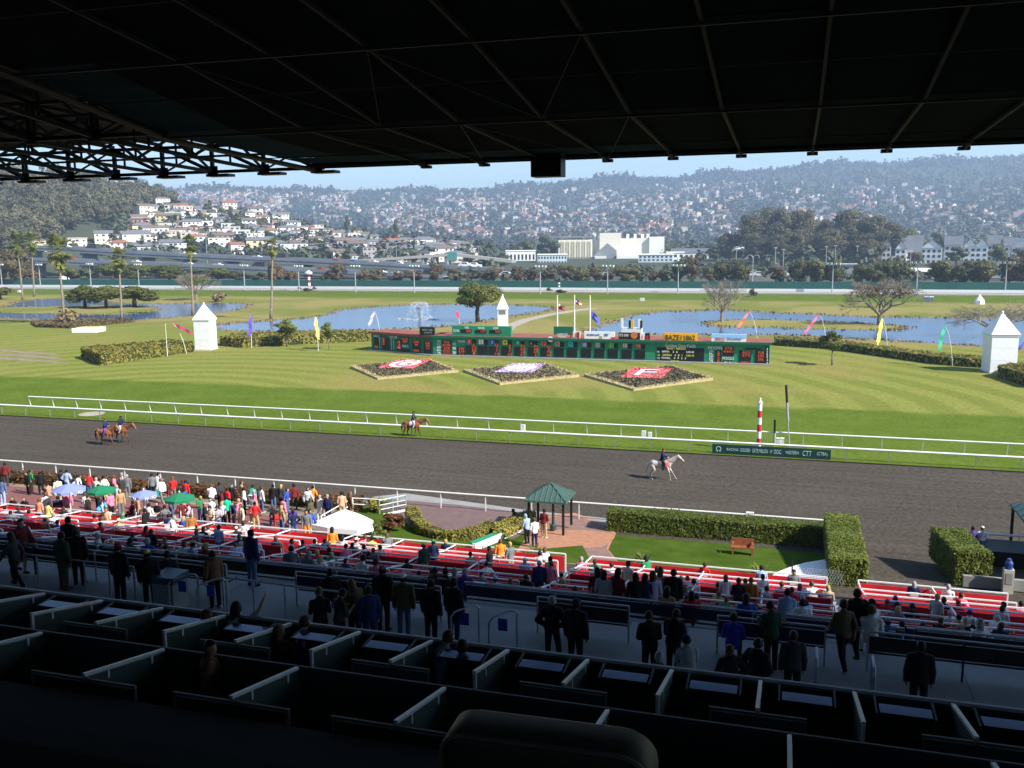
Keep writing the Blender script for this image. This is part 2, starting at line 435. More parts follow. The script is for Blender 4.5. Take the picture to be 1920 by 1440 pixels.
TAN = mat('bare_earth', (.235, .185, .120), .95, .25, .8, detail=8)
BANK = mat('dry_bank', (.27, .19, .085), .95, .3, .35, detail=8, col2=(.15, .12, .045))
GRAVEL = mat('gravel_path', (.36, .31, .25), .95, .15, .8)
KERB = mat('pale_concrete', (.27, .265, .25), .9, .12, 1.)
URBAN = mat('valley_ground', (.060, .070, .040), .95, .3, .02, col2=(.10, .095, .075), detail=8)
HILLG = mat('hill_ground', (.035, .050, .025), .95, .3, .004, col2=(.075, .080, .045), detail=10)
RAFT = mat('rafter_paint', (.012,.017,.017), .65, .2, 1., spec=.16)
# ------------------------------------------------------------------ ground, tracks, ponds
MB().poly([(-9000,-3000,-.3),(9000,-3000,-.3),(9000,12000,-.3),(-9000,12000,-.3)]).build('ground', URBAN)['kind'] = 'structure'
TZ = .10
b = MB()
b.add([(-520,75.1,TZ),(300,75.1,TZ),(300,298.5,TZ),(-520,298.5,TZ)], [(0,1,2,3)], 0)
b.add([(-520,75.1,-.1),(300,75.1,-.1),(300,75.1,TZ),(-520,75.1,TZ)], [(0,1,2,3)], 1)
struct(b.build('turf', [TURF, mat('turf_edge_shaded_soil', (.03,.025,.02), .95)]))  # soil lip; its shadow line is put into the dark colour
struct(MB().poly([(-520,54.4,0),(300,54.4,0),(300,75.1,0),(-520,75.1,0)]).build('racetrack', DIRT))
b = MB(); b.poly([(-520,298.5,TZ),(300,298.5,TZ),(300,334,TZ),(-520,334,TZ)])
struct(b.build('backstretch_track', mat('backstretch_dirt', (.20,.165,.13), .95, .15, .3)))
b = MB(); ys = [42.95, 53, 54.4]
for i in range(2):
    b.add([(-140,ys[i],zg(ys[i])),(70,ys[i],zg(ys[i])),(70,ys[i+1],zg(ys[i+1])),(-140,ys[i+1],zg(ys[i+1]))], [(0,1,2,3)])
struct(b.build('apron', DIRT))
def sheet(name, px, m, dz=.004, z=None):
    P = [(pg(x, y) if z is None else pz(x, y, z)) for x, y in px]
    b = MB(); me_pts = [(p[0], p[1], (zg(p[1]) if z is None else z)+dz) for p in P]
    if np.cross(np.array(me_pts[1])[:2]-np.array(me_pts[0])[:2], np.array(me_pts[2])[:2]-np.array(me_pts[1])[:2]) < 0: me_pts = me_pts[::-1]
    bm = bmesh.new(); vs = [bm.verts.new(p) for p in me_pts]; f = bm.faces.new(vs)
    bmesh.ops.triangulate(bm, faces=[f]); bmesh.ops.recalc_face_normals(bm, faces=bm.faces[:])
    for f in bm.faces:
        if f.normal.z < 0: f.normal_flip()
    me = D.meshes.new(name); bm.to_mesh(me); bm.free(); me.materials.append(m)
    return struct(link(name, me))
sheet('concrete_margin', [(640,938),(760,925),(1000,958),(1140,972),(1140,985),(1000,975),(740,948)], KERB, .004)
sheet('earth_strip', [(-330,862),(0,889),(200,905),(420,922),(640,946),(690,960),(600,990),(420,950),(200,937),(0,917),(-330,890)], TAN, .004)
sheet('patio', [(-330,872),(0,902),(110,910),(250,924),(420,943),(520,958),(590,978),(640,1000),(600,1022),(300,1000),(0,965),(-330,925)], PAVER, .008)
sheet('winners_terrace', [(733,936),(860,947),(1005,964),(1010,985),(960,1012),(880,1000),(780,985),(716,985),(690,966)], PAVER2, .008)
sheet('paddock_bed', [(660,950),(735,936),(745,960),(765,985),(800,1003),(900,1012),(960,1005),(1005,985),(1010,1020),(960,1046),(860,1034),(690,1012),(650,990)], LAWN, .010)
sheet('brick_edge', [(960,1046),(1003,985),(1012,968),(1078,962),(1142,985),(1155,1000),(1144,1030),(1185,1078),(1093,1060)], BRICKE, .010)
sheet('brick_path', [(1010,1012),(1010,985),(1016,972),(1076,966),(1140,988),(1147,1000),(1137,1030),(1176,1076),(1108,1058),(1092,1022),(1030,1013)], BRICK, .014)
sheet('small_lawn', [(958,1044),(1032,1017),(1092,1023),(1112,1060),(1040,1054)], LAWN, .018)
sheet('lawn', [(1152,1003),(1380,1022),(1545,1040),(1565,1070),(1560,1112),(1440,1098),(1300,1088),(1178,1076),(1141,1031)], LAWN, .018)
# ponds on the infield with a dry rim
def pond(name, px, grow=1.8):
    P = np.array([pz(x, y, TZ)[:2] for x, y in px]); n = len(P); c = P.mean(0)
    # smooth outline
    Q = []
    for i in range(n):
        p0, p1, p2, p3 = P[(i-1) % n], P[i], P[(i+1) % n], P[(i+2) % n]
        for t in (0, .25, .5, .75):
            Q.append(.5*((2*p1)+(-p0+p2)*t+(2*p0-5*p1+4*p2-p3)*t*t+(-p0+3*p1-3*p2+p3)*t**3))
    return np.array(Q)
def flat(name, Q, z, m, st=True):
    bm = bmesh.new(); vs = [bm.verts.new((q[0], q[1], z)) for q in Q]; f = bm.faces.new(vs)
    bmesh.ops.triangulate(bm, faces=[f])
    for f in bm.faces:
        f.normal_update()
        if f.normal.z < 0: f.normal_flip()
    me = D.meshes.new(name); bm.to_mesh(me); bm.free(); me.materials.append(m)
    o = link(name, me)
    return struct(o) if st else o
def offset(Q, d):
    out = []; n = len(Q)
    area = sum(Q[i][0]*Q[(i+1) % n][1]-Q[(i+1) % n][0]*Q[i][1] for i in range(n)); sg = 1 if area > 0 else -1
    for i in range(n):
        t = Q[(i+1) % n]-Q[i-1]; t = t/(np.linalg.norm(t)+1e-9); nn = np.array([t[1], -t[0]])*sg
        out.append(Q[i]+nn*d*(1+.5*math.sin(i*1.7)+.3*math.sin(i*.61)))
    return np.array(out)
POND_A = [(400,612),(440,606),(500,602),(570,597),(615,590),(640,581),(700,576),(770,572),(860,571),(950,572),(1030,576),(1037,580),(1000,587),(950,594),(900,603),(830,612),(760,616),(680,619),(600,620),(500,621),(420,619)]
POND_B = [(-90,592),(-60,578),(10,575),(40,566),(110,560),(200,567),(300,570),(400,568),(462,571),(440,581),(360,592),(270,599),(180,605),(115,600),(0,597)]
ISLE_B = [(-95,582),(0,577),(100,575),(170,573),(240,573),(288,578),(270,586),(200,590),(130,588),(0,586)]
POND_C = [(1105,620),(1150,606),(1185,593),(1240,585),(1310,583),(1350,581),(1440,586),(1540,590),(1640,595),(1720,595),(1800,597),(1990,601),(2060,640),(1960,654),(1830,648),(1700,640),(1600,635),(1500,629),(1400,628),(1250,627),(1150,626)]
ISLE_C = [(1332,607),(1350,602),(1430,600),(1520,603),(1610,606),(1680,611),(1690,615),(1660,619),(1560,617),(1450,614),(1350,612)]
POND_D = [(1440,585),(1560,588),(1440,588)]
reed_pts = []
for nm, pts, isle in (('pond', POND_A, None), ('pond', POND_B, ISLE_B), ('pond', POND_C, ISLE_C)):
    Q = pond(nm, pts); flat(nm+'_bank', offset(Q, 2.2), TZ+.004, BANK); flat(nm, Q, TZ+.010, WATER)
    reed_pts += [(q, 1.) for q in offset(Q, .5)]
    if isle:
        R = pond(nm, isle)
        flat('islet_bank', offset(R, .9), TZ+.016, BANK)
        bI = MB(); Rin = offset(R, -.8)
        flat('islet', R, TZ+.022, TURF)
        reed_pts += [(q, .6) for q in offset(R, .6)]
# gravel path beyond the scoreboard, worn earth at the left
PP = [(935,628),(955,612),(985,600),(1030,590),(1075,583),(1112,578)]
L = np.array([pz(x, y, TZ)[:2] for x, y in PP]); b = MB()
for i in range(len(L)-1):
    t0 = L[min(i+1, len(L)-1)]-L[max(i-1, 0)]; t1 = L[min(i+2, len(L)-1)]-L[i]
    n0 = np.array([-t0[1], t0[0]])/np.linalg.norm(t0)*1.5; n1 = np.array([-t1[1], t1[0]])/np.linalg.norm(t1)*1.5
    b.add([(*(L[i]-n0), TZ+.006), (*(L[i]+n0), TZ+.006), (*(L[i+1]+n1), TZ+.006), (*(L[i+1]-n1), TZ+.006)], [(0,1,2,3)[::-1]])
struct(b.build('gravel_path', GRAVEL))
b = MB()
for k, (y0, y1) in enumerate(((655,658.5),(661.5,666),(669,674))):
    P = [pz(x, y, TZ+.006+.003*k) for x, y in ((-160,y0-3),(-160,y1-1),(0,y1),(90+12*k,y1+7),(118+6*k,y1+6),(60,y0+4),(0,y0))]
    b.poly(P)
struct(b.build('worn_earth', TAN))
# reeds and tufts along the water
C = []
for q, s in reed_pts:
    k = rng.poisson(16*s)
    for _ in range(k): C.append((q[0]+rng.normal()*.9, q[1]+rng.normal()*.9, TZ+rng.uniform(.0, .22)))
C = np.array(C); me = quads_mesh('reeds', leaves(C, .22, up=2), None, BANKR)
o = link('reeds', me); o['kind'] = 'stuff'; o['label'] = 'dry reeds and tufts along the pond edges'

# ------------------------------------------------------------------ terrain beyond the course
def az_of(x): d = ray(x, 455); return math.atan2(d[0], d[1])
FAR_D, NEAR_D = 3400., 1000.
_farx = [(-500,352),(320,358),(400,358),(480,356),(560,358),(620,364),(700,360),(800,360),(900,358),(1000,352),(1060,343),(1140,336),(1250,338),(1330,328),(1400,325),(1480,317),(1600,309),(1700,307),(1800,303),(1920,297),(2100,292),(2500,296)]
_nearx = [(-500,300),(-100,320),(0,328),(100,338),(200,358),(260,374),(320,389),(400,395),(470,405),(540,424),(620,440),(720,452),(800,460),(900,470),(960,480),(2500,482)]
FAZ = np.array([az_of(x) for x, y in _farx]); FZ = np.array([atD(x, y, FAR_D)[2] for x, y in _farx])
NAZ = np.array([az_of(x) for x, y in _nearx]); NZ = np.array([max(2., atD(x, y, NEAR_D)[2]) for x, y in _nearx])
def sm(t): t = min(1, max(0, t)); return t*t*(3-2*t)
def tz(az, d):
    fz = float(np.interp(az, FAZ, FZ)); nz = float(np.interp(az, NAZ, NZ))
    t = (d-1450)/(FAR_D-1450)
    if t <= 0: zf = 2
    elif t <= 1: zf = 2+(fz-2)*(.35*t+.65*t**1.35)
    else: zf = fz*(1-.25*(t-1))
    if 0 < t < 1:
        zf += 16*math.sin(az*31+d*.0031)*math.sin(d*.0052+az*9)*min(1, 3*t)*min(1, 5*(1-t))
        zf += 7*math.sin(az*83+1.3)*math.sin(d*.011)*min(1, 3*t)*min(1, 5*(1-t))
    zf = max(zf, 1.5)
    if d <= NEAR_D: zn = 2+(nz-2)*sm((d-600)/(NEAR_D-600))
    else: zn = 2+(nz-2)*sm(1-(d-NEAR_D)/600)
    return max(zf, zn)
def hillray(x, y, dmin=600, dmax=4000):
    d = ray(x, y); h = math.hypot(d[0], d[1]); az = math.atan2(d[0], d[1]); s = d[2]/h; q = dmin
    while q < dmax:
        if EYE+s*q <= tz(az, q): return np.array([d[0]/h*q, d[1]/h*q, tz(az, q)]), q, az
        q *= 1.006
    return None
azs = np.linspace(az_of(-420), az_of(2350), 230); ds = np.concatenate([np.geomspace(600, 4600, 95)])
V = []
for d in ds:
    for a in azs: V.append((math.sin(a)*d, math.cos(a)*d, tz(a, d) if d > 601 else -.25))
na = len(azs); Fc = []
for i in range(len(ds)-1):
    for j in range(na-1): Fc.append((i*na+j, i*na+j+1, (i+1)*na+j+1, (i+1)*na+j)[::-1])
b = MB(); b.v = V; b.f = [f[::-1] for f in Fc]; b.m = [0]*len(Fc)
o = struct(b.build('hills', HILLG, smooth=True))
# ------------------------------------------------------------------ plant prototypes (meshes are shared by every copy)
def clump_pts(n, centers, radii, r):
    idx = r.integers(0, len(centers), n); d = r.normal(size=(n, 3)); d /= np.linalg.norm(d, axis=1)[:, None]
    rad = r.uniform(.45, 1., (n, 1))**.5
    return centers[idx]+d*rad*radii[idx], d*.7+(centers[idx]-np.array([0,0,.42]))*1.1
def crown_mesh(name, m, n, r, shape='round', size=.05, nclump=16, seed=0, flat=.75):
    """unit-size crown: width about 1, height about 1, base of crown at z=0"""
    g = np.random.default_rng(seed)
    C = []; R = []
    for i in range(nclump):
        for _ in range(40):
            p = g.uniform(-1, 1, 3)
            if (p**2).sum() < 1 and (p**2).sum() > .12: break
        if shape == 'round': c = np.array([p[0]*.36, p[1]*.36, .5+p[2]*.36]); rr = g.uniform(.11, .20)
        elif shape == 'umbrella': c = np.array([p[0]*.40, p[1]*.40, .72+p[2]*.18-.35*(p[0]**2+p[1]**2)*.5]); rr = g.uniform(.10, .16)
        elif shape == 'column': c = np.array([p[0]*.30, p[1]*.30, .5+p[2]*.42]); rr = g.uniform(.14, .22)
        elif shape == 'tall':                                   # eucalyptus: several billowing masses
            z = g.uniform(.15, .95); w = .42*(1-.55*abs(z-.55)/.45); t = g.uniform(0, 6.28)
            c = np.array([math.cos(t)*w*g.uniform(.2, .9), math.sin(t)*w*g.uniform(.2, .9), z]); rr = g.uniform(.09, .17)
        elif shape == 'cone':
            z = g.uniform(.02, .97)**1.3; w = .40*(1-z)**.8; t = g.uniform(0, 6.28)
            c = np.array([math.cos(t)*w*g.uniform(.3, 1), math.sin(t)*w*g.uniform(.3, 1), z]); rr = .06+.10*(1-z)
        C.append(c); R.append([rr, rr, rr*flat])
    P, Nn = clump_pts(n, np.array(C), np.array(R), g)
    return quads_mesh(name, leaves(P, size, g, jit=.5, nrm=Nn), None, m)
def trunk_mesh(name, m, h=.45, r=.035, n=5, seed=0, spread=.3):
    g = random.Random(seed); b = MB()
    b.path([(0,0,-.02),(g.uniform(-.02,.02),0,h*.5),(g.uniform(-.03,.03),g.uniform(-.03,.03),h)], [r*1.25, r, r*.8], 7)
    for i in range(n):
        t = 6.28*i/n+g.uniform(-.4, .4); q = spread*g.uniform(.6, 1.)
        b.path([(0,0,h*.75),(math.cos(t)*q*.5, math.sin(t)*q*.5, h+.18),(math.cos(t)*q, math.sin(t)*q, h+.18+g.uniform(.12,.3))], [r*.6, r*.42, r*.15], 5)
    return b.mesh(name, m, True)
class Tree:
    def __init__(s, name, crown, trunk, z0=.22): s.name, s.crown, s.trunk, s.z0 = name, crown, trunk, z0
    def plant(s, loc, h, w, label, cat='tree', group=None, rz=None, z0=None):
        z0 = s.z0 if z0 is None else z0
        root = thing(s.name, label, cat, loc, random.uniform(0, 6.28) if rz is None else rz, group)
        if s.trunk: t = link('trunk', s.trunk, root); t.scale = (w, w, h)
        c = link('crown', s.crown, root); c.location = (0, 0, h*z0); c.scale = (w, w, h*(1-z0))
        return root
TR = trunk_mesh('trunk', BARK, seed=1); TR2 = trunk_mesh('trunk', BARKL, h=.5, r=.022, seed=5, spread=.25)
def T(name, m, n, shape, size, nc, seed, trunk=TR, z0=.2): return Tree(name, crown_mesh('crown', m, n, None, shape, size, nc, seed), trunk, z0)
OAK = T('round_tree', LEAF_RND, 9000, 'round', .020, 34, 3, TR, .25)
OAK2 = T('round_tree', LEAF_LT, 5200, 'round', .026, 24, 4, TR, .26)
CLUMPT = T('spreading_tree', LEAF_RND, 8000, 'round', .022, 30, 9, TR, .06)
UMB = T('umbrella_tree', LEAF_LT, 3200, 'umbrella', .024, 20, 6, TR, .0)
EUC = [T('eucalyptus_tree', LEAF_EUC, 9500, 'tall', .017, 46, 20+i, TR2, .08) for i in range(3)]
LEAF_SCR = leafmat('screen_leaf', (.055, .062, .018), (.20, .19, .065), .3)
SHRUB = [T('screen_shrub', LEAF_SCR, 3600, 'column', .034, 20, 30+i, TR, .02) for i in range(2)]
BROWN = [T('rusty_shrub', LEAF_BRN, 3000, 'round', .036, 18, 40+i, TR, .05) for i in range(2)]
GARDEN = [T('garden_tree', (LEAF_DK, LEAF_RND, LEAF_DK)[i], 1500, 'round', .045, 14, 50+i, TR, .10) for i in range(3)]
CONIF = T('conifer', LEAF_DK, 2200, 'cone', .045, 26, 60, TR, .06)
SAPL = T('sapling', LEAF_LT, 2000, 'round', .036, 14, 70, TR2, .36)
# Washington fan palm
def palm_crown(seed):
    g = random.Random(seed); b = MB()
    for i in range(44):
        az = g.uniform(0, 6.28); el = g.uniform(-1.1, 1.35); L = g.uniform(.55, .8)
        d = Vector((math.cos(az)*math.cos(el), math.sin(az)*math.cos(el), math.sin(el)))
        s = d.cross(Vector((0,0,1))).normalized() if abs(d.z) < .97 else Vector((1,0,0)); up = s.cross(d)
        o = Vector((0,0,0)); k = o+d*L
        b.add([o-s*.02, o+s*.02, k+s*.012, k-s*.012], [(0,1,2,3)])
        for j in range(9):
            a = -1.25+2.5*j/8; e = d*math.cos(a)+s*math.sin(a); q = L*.75*(1-.25*abs(a)/1.25)
            tip = k+e*q-Vector((0,0,.22*q))
            n = up*.02
            w = s*math.cos(a)-d*math.sin(a)
            b.add([k, k+e*q*.5-w*.055, tip, k+e*q*.5+w*.055], [(0,1,2,3)])
    for i in range(60):                                    # skirt of dead leaves
        az = g.uniform(0, 6.28); z = g.uniform(-1.1, -.1); d = Vector((math.cos(az), math.sin(az), 0)); s = Vector((-d.y, d.x, 0))
        p = d*.14+Vector((0,0,z)); q = d*g.uniform(.25, .42)+Vector((0,0,z-.45))
        b.add([p-s*.06, p+s*.06, q+s*.10, q-s*.10], [(0,1,2,3)])
    return b.mesh('crown', PALMLEAF)
PALMC = [palm_crown(1), palm_crown(2)]
def palm(base, top, r, label):
    base = Vector(base); top = Vector(top); L = top-base
    root = thing('palm_tree', label, 'palm', base, 0, 'tall palms round the ponds')
    g = random.Random(int(base.x*10)); b = MB(); pts = []; rr = []
    for i in range(9):
        t = i/8; pts.append(Vector((L.x*t+.25*math.sin(t*3+g.random()*2)*t*(1-t)*4*.3, L.y*t, L.z*t))); rr.append(.30*(1-.45*t)+(.12 if i == 0 else 0))
    b.path(pts, rr, 8); b.build('trunk', PALMT, root, True)
    c = link('crown', random.choice(PALMC), root); c.location = L; c.scale = (r*.8, r*.8, r*.85); c.rotation_euler = (0, 0, g.random()*6)
    return root
# leafless trees: recursive twigs
def bare_mesh(name, seed, spread=1., depth=6, droop=0):
    g = random.Random(seed); b = MB()
    def grow(p, d, L, r, k):
        q = p+d*L
        b.tube(p, q, r, r*.72, 5 if k > 3 else 3, cap=False)
        if k == 0: return
        for i in range(3 if k > 1 else 4):
            a = Vector((g.gauss(0, 1), g.gauss(0, 1), g.gauss(0, .6)-droop)).normalized()
            e = (d+a*spread*.72).normalized()
            grow(q if i < 2 else p+d*L*g.uniform(.55, .95), e, L*g.uniform(.66, .86), r*.62, k-1)
    g0 = Vector((0,0,1))
    b.tube((0,0,-.03), (0,0,.16), .034, .026, 7)
    for i in range(5):
        t = 6.28*i/5+g.random(); e = Vector((math.cos(t)*.8, math.sin(t)*.8, .75)).normalized()
        grow(Vector((0,0,.15)), e, .20, .017, depth-1)
    me = b.mesh(name, TWIG)
    co = np.empty(len(me.vertices)*3); me.vertices.foreach_get('co', co); co = co.reshape(-1, 3)
    w = np.percentile(np.abs(co[:, :2]), 98)*2; h = np.percentile(co[:, 2], 99)
    co[:, :2] /= w; co[:, 2] /= h; me.vertices.foreach_set('co', co.ravel()); return me
BARE = [bare_mesh('branches', 3), bare_mesh('branches', 8, 1.1), bare_mesh('branches', 12, 1.25)]
def bare_tree(base, h, w, label, k=0, buds=None, group=None):
    root = thing('bare_tree', label, 'tree', base, k*1.3, group)
    o = link('branches', BARE[k], root); o.scale = (w, w, h)
    if buds:
        me = crown_mesh('crown', buds, 1500, None, 'umbrella', .016, 18, 90+k)
        c = link('crown', me, root); c.scale = (w, w, h*.8); c.location = (0, 0, h*.22)
    return root
# hedge: clipped block of leaves round a dense core
def hedge(name, poly, h, label, m=LEAF_HDG, dens=110, size=.10, group=None, cat='hedge', wob=.045, core=None):
    """poly: plan corners (x,y,z) counter-clockwise; top at z+h"""
    P = [Vector(p) for p in poly]; n = len(P); g = np.random.default_rng(abs(hash(label)) % 9999 if False else len(label)*7+n)
    root = thing(name, label, cat, P[0], 0, group)
    q = [p-P[0] for p in P]; c = sum(q, Vector())/n
    b = MB(); ins = [c+(p-c)*.985 for p in q]
    b.prism([(p.x, p.y, p.z) for p in ins], 0, h-.05); b.build('core', core or LEAF_CORE, root)
    pts = []; nr = []
    for i in range(n):
        a, e = q[i], q[(i+1) % n]; L = (e-a).length; on_ = ((e.y-a.y)/L, -(e.x-a.x)/L, .12); k = int(L*h*dens)
        t = g.uniform(0, 1, k); z = g.uniform(0, h, k)
        for tt, zz in zip(t, z):
            p = a+(e-a)*tt; pts.append((p.x, p.y, p.z+zz)); nr.append(on_ if zz < h-.12 else (on_[0], on_[1], 1.2))
    # top by rejection inside the polygon
    xs = [p.x for p in q]; ys = [p.y for p in q]; A = (max(xs)-min(xs))*(max(ys)-min(ys)); k = int(A*dens)
    X = g.uniform(min(xs), max(xs), k); Y = g.uniform(min(ys), max(ys), k)
    ins_ = np.zeros(k, bool); j = n-1
    for i in range(n):
        xi, yi, xj, yj = q[i].x, q[i].y, q[j].x, q[j].y
        cnd = ((yi > Y) != (yj > Y)) & (X < (xj-xi)*(Y-yi)/(yj-yi+1e-12)+xi); ins_ ^= cnd; j = i
    zz = np.interp(Y, sorted([q[0].y, q[n//2].y]), [q[0].z if q[0].y < q[n//2].y else q[n//2].z, q[n//2].z if q[0].y < q[n//2].y else q[0].z])
    T_ = np.stack([X[ins_], Y[ins_], zz[ins_]+h], 1)
    NR = np.concatenate([np.array(nr), np.tile((0, 0, 1.), (len(T_), 1))]); P3 = np.concatenate([np.array(pts), T_]); P3 = P3+g.normal(0, wob, P3.shape)*np.array([1, 1, .7])
    P3[:, 2] += .07*np.sin(P3[:, 0]*1.3)*np.cos(P3[:, 1]*1.9)*(P3[:, 2]-q[0].z)/h
    link('foliage', quads_mesh('foliage', leaves(P3, size, g, nrm=NR, fuzz=.34), None, m), root)
    return root
LEAF_CORE = mat('hedge_inner_twigs', (.035, .046, .012), .9, .3, 4.)
# ------------------------------------------------------------------ grandstand
XL, XR = -75., 42.
# stepped terrace and concourse
b = MB(); k = 0
while k < 20:
    y0 = 23.6+STEP_D*k; y1 = y0+STEP_D; z = zg(y1)
    b.add([(XL,y0,z),(XR,y0,z),(XR,y1,z),(XL,y1,z)], [(0,1,2,3)])
    zu = zg(y0) if k else 7.3
    b.add([(XL,y0,z),(XR,y0,z),(XR,y0,zu),(XL,y0,zu)], [(0,1,2,3)])
    k += 1
b.add([(XL,43,.7),(XR,43,.7),(XR,43,zg(43)),(XL,43,zg(43))], [(0,1,2,3)])
struct(b.build('terrace_steps', STEPC))
b = MB(); x = XL
while x < XR:
    for y0 in (13.6, 16.95, 20.3):
        b.bx(x+.008, x+3.3-.008, y0+.008, y0+3.3-.004, 7.0, 7.3)
    x += 3.3
b.bx(XL, XR+3, 13.6, 23.58, 6.9, 7.27, 1)
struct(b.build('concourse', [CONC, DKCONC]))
# upper seating floors behind the parapet
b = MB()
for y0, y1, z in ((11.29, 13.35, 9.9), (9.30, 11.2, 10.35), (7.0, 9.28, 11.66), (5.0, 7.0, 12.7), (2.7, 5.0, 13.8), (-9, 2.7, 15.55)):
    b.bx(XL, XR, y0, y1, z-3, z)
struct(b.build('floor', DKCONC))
w = thing('parapet_wall', 'long dark green parapet wall with a pale top rail in front of the upper boxes', 'wall', (0,13.48,7.3))
MB().bx(XL, XR, -.06, .06, 0, 3.64).build('wall', BOXGRN, w); MB().bx(XL, XR, .01, .055, 3.642, 3.69).build('top_rail', RAILW, w)
w = thing('sky_blocker_wall', 'unseen dark wall added behind the grandstand to block sky light', 'wall', (0,-9.2,15))  # unseen wall, added to keep sky light out from behind
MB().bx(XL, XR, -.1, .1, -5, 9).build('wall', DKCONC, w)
w = thing('row_wall', 'low dark green wall with a thin rail between the two rows of upper boxes', 'wall', (0,11.25,10.35))
MB().bx(XL, XR, -.03, .03, -.4, 1.02).build('wall', BOXGRN, w); MB().bx(XL, XR, -.018, .018, 1.022, 1.05).build('top_rail', mat('dull_rail', (.07,.075,.07), .5), w)

# partitions of the upper boxes
def partition(X, yb, yf, zfl, zb, zf, label, tee, group):
    r = thing('box_partition', label, 'partition', (X, yb, zfl), 0, group)
    d = yf-yb
    b = MB(); b.add([(-.02,.03,.12),(-.02,d,.12),(-.02,d,zf-zfl-.05),(-.02,.03,zb-zfl-.05),(.02,.03,.12),(.02,d,.12),(.02,d,zf-zfl-.05),(.02,.03,zb-zfl-.05)],
        [(0,1,2,3),(7,6,5,4),(0,4,5,1),(1,5,6,2),(2,6,7,3),(3,7,4,0)]); b.build('panel', BOXGRN, r)
    MB().bar((0,-.02,zb-zfl), (0,d-.03,zf-zfl), .055, .04).build('top_rail', RAILW, r)
    MB().bar((0,0,0), (0,0,zb-zfl-.03), .045, .045).build('post', RAILW if not tee else mat_post, r)
    for t in (.25, .8):
        MB().bar((.028,d*t,zb-zfl+(zf-zb)*t-.03), (.028,d*t,zb-zfl+(zf-zb)*t-.15), .012, .04).build('bracket', RAILW, r)
    if tee:
        b = MB(); b.bx(-tee, tee, -.05, -.03, .25, zb-zfl-.08); b.build('back_panel', BOXGRN if yb > 11 else BLACKP, r)
        MB().bar((-tee,-.04,zb-zfl-.05), (tee,-.04,zb-zfl-.05), .035, .04).build('back_rail', mat_post, r)
        for s in (-1, 1): MB().bar((s*(tee-.02),-.04,0), (s*(tee-.02),-.04,zb-zfl-.07), .035, .035).build('back_post', mat_post, r)
    return r
mat_post = mat('dull_post', (.095,.10,.09), .5)
row1 = [-11.98+1.305*i for i in range(-1, 13)]
for i, X in enumerate(row1):
    q = ['leftmost of the row', 'near the far left', 'left of the blue pillar bin', 'behind the waving person', 'left of the bottles', 'right of the bottles', 'behind the shelf under the standing group', 'beside the seated light blue shirt', 'left of the big olive seat back', 'above the big olive seat back', 'right of the big olive seat back', 'below the standing man on the concourse', 'second from the right end', 'rightmost of the row'][i]
    partition(X, 11.75, 13.40, 9.9, 11.4, 11.0, 'sloping green partition with pale rail, front box row, '+q, .62 if i % 2 == 0 else 0, 'partitions of the front upper boxes')
for i in range(-2, 8):
    X = -8.95+2.28*i
    q = {-2: 'off the left end', -1: 'at the left edge', 0: 'below the leftmost shelves', 1: 'beside the man in a dark jacket', 2: 'left of the big olive seat back', 3: 'hidden by the big olive seat back', 4: 'right of the big olive seat back', 5: 'at the lower right', 6: 'at the right corner', 7: 'off the right end'}[i]
    partition(X, 9.56, 11.2, 10.35, 11.77, 11.4, 'sloping green partition with pale rail, second box row, '+q, .85, 'partitions of the second upper boxes')
for i in range(len(row1)-1):
    X = row1[i]+.65
    r = thing('box_shelf', 'pale blue-grey shelf inside the parapet, '+('%s' % ['far left','second from the left','third from the left','left of the waving person','right of the waving person','below the bottles','in front of the group of standing men','right of the seated light blue shirt','left above the olive seat back','right above the olive seat back','under the crouching white shirt','third from the right','at the far right'][i]), 'shelf', (X, 13.02, 10.965), 0, 'shelves along the parapet')
    MB().bx(-.34, .34, -.13, .13, 0, .03).build('board', SHELF, r)
    for s in (-.38, .38): MB().bar((s,.33,.03), (s,-.13,.0), .03, .03).build('bracket', mat_post, r)

# ------------------------------------------------------------------ roof
ZR, YR = 20.28, 32.5
RP = [(YR, ZR), (23.6, 20.58), (18.1, 21.45), (8, 22.7), (-9, 24.6)]        # underside profile
def zroof(y): return float(np.interp(y, [p[0] for p in RP[::-1]], [p[1] for p in RP[::-1]]))
roof = thing('grandstand_roof', 'dark steel grandstand roof overhead with open trusses at the left', 'roof', (0,0,ZR))
def rl(p): return (p[0], p[1], p[2]-ZR)
XB = -17.5                                                    # soffit panels stop here
b = MB()
for i in range(len(RP)-1):
    (ya, za), (yb, zb) = RP[i], RP[i+1]
    b.add([rl(q) for q in ((XL,ya,za+1.25),(XR,ya,za+1.25),(XR,yb,zb+1.25),(XL,yb,zb+1.25),(XL,ya,za+1.4),(XR,ya,za+1.4),(XR,yb,zb+1.4),(XL,yb,zb+1.4))],
          [(0,1,2,3),(7,6,5,4),(0,4,5,1),(1,5,6,2),(2,6,7,3),(3,7,4,0)])
b.build('deck', DECK, roof)
b = MB(); x = XB
yy = [YR-.9, 30, 23.6, 21, 18.1, 14, 8, 0, -8.8]
while x < XR-2:
    for i in range(len(yy)-1):
        if rng.random() < .02 and x > XB+6: continue
        h = .06+rng.uniform(0, .02)
        za, zb_ = zroof(yy[i])+h, zroof(yy[i+1])+h
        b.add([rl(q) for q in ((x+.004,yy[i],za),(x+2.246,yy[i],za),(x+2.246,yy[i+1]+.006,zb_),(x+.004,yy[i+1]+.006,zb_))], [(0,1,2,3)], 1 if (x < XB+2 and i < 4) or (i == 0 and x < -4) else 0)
    x += 2.25
b.build('soffit', [SOFFIT, GREENISH], roof)
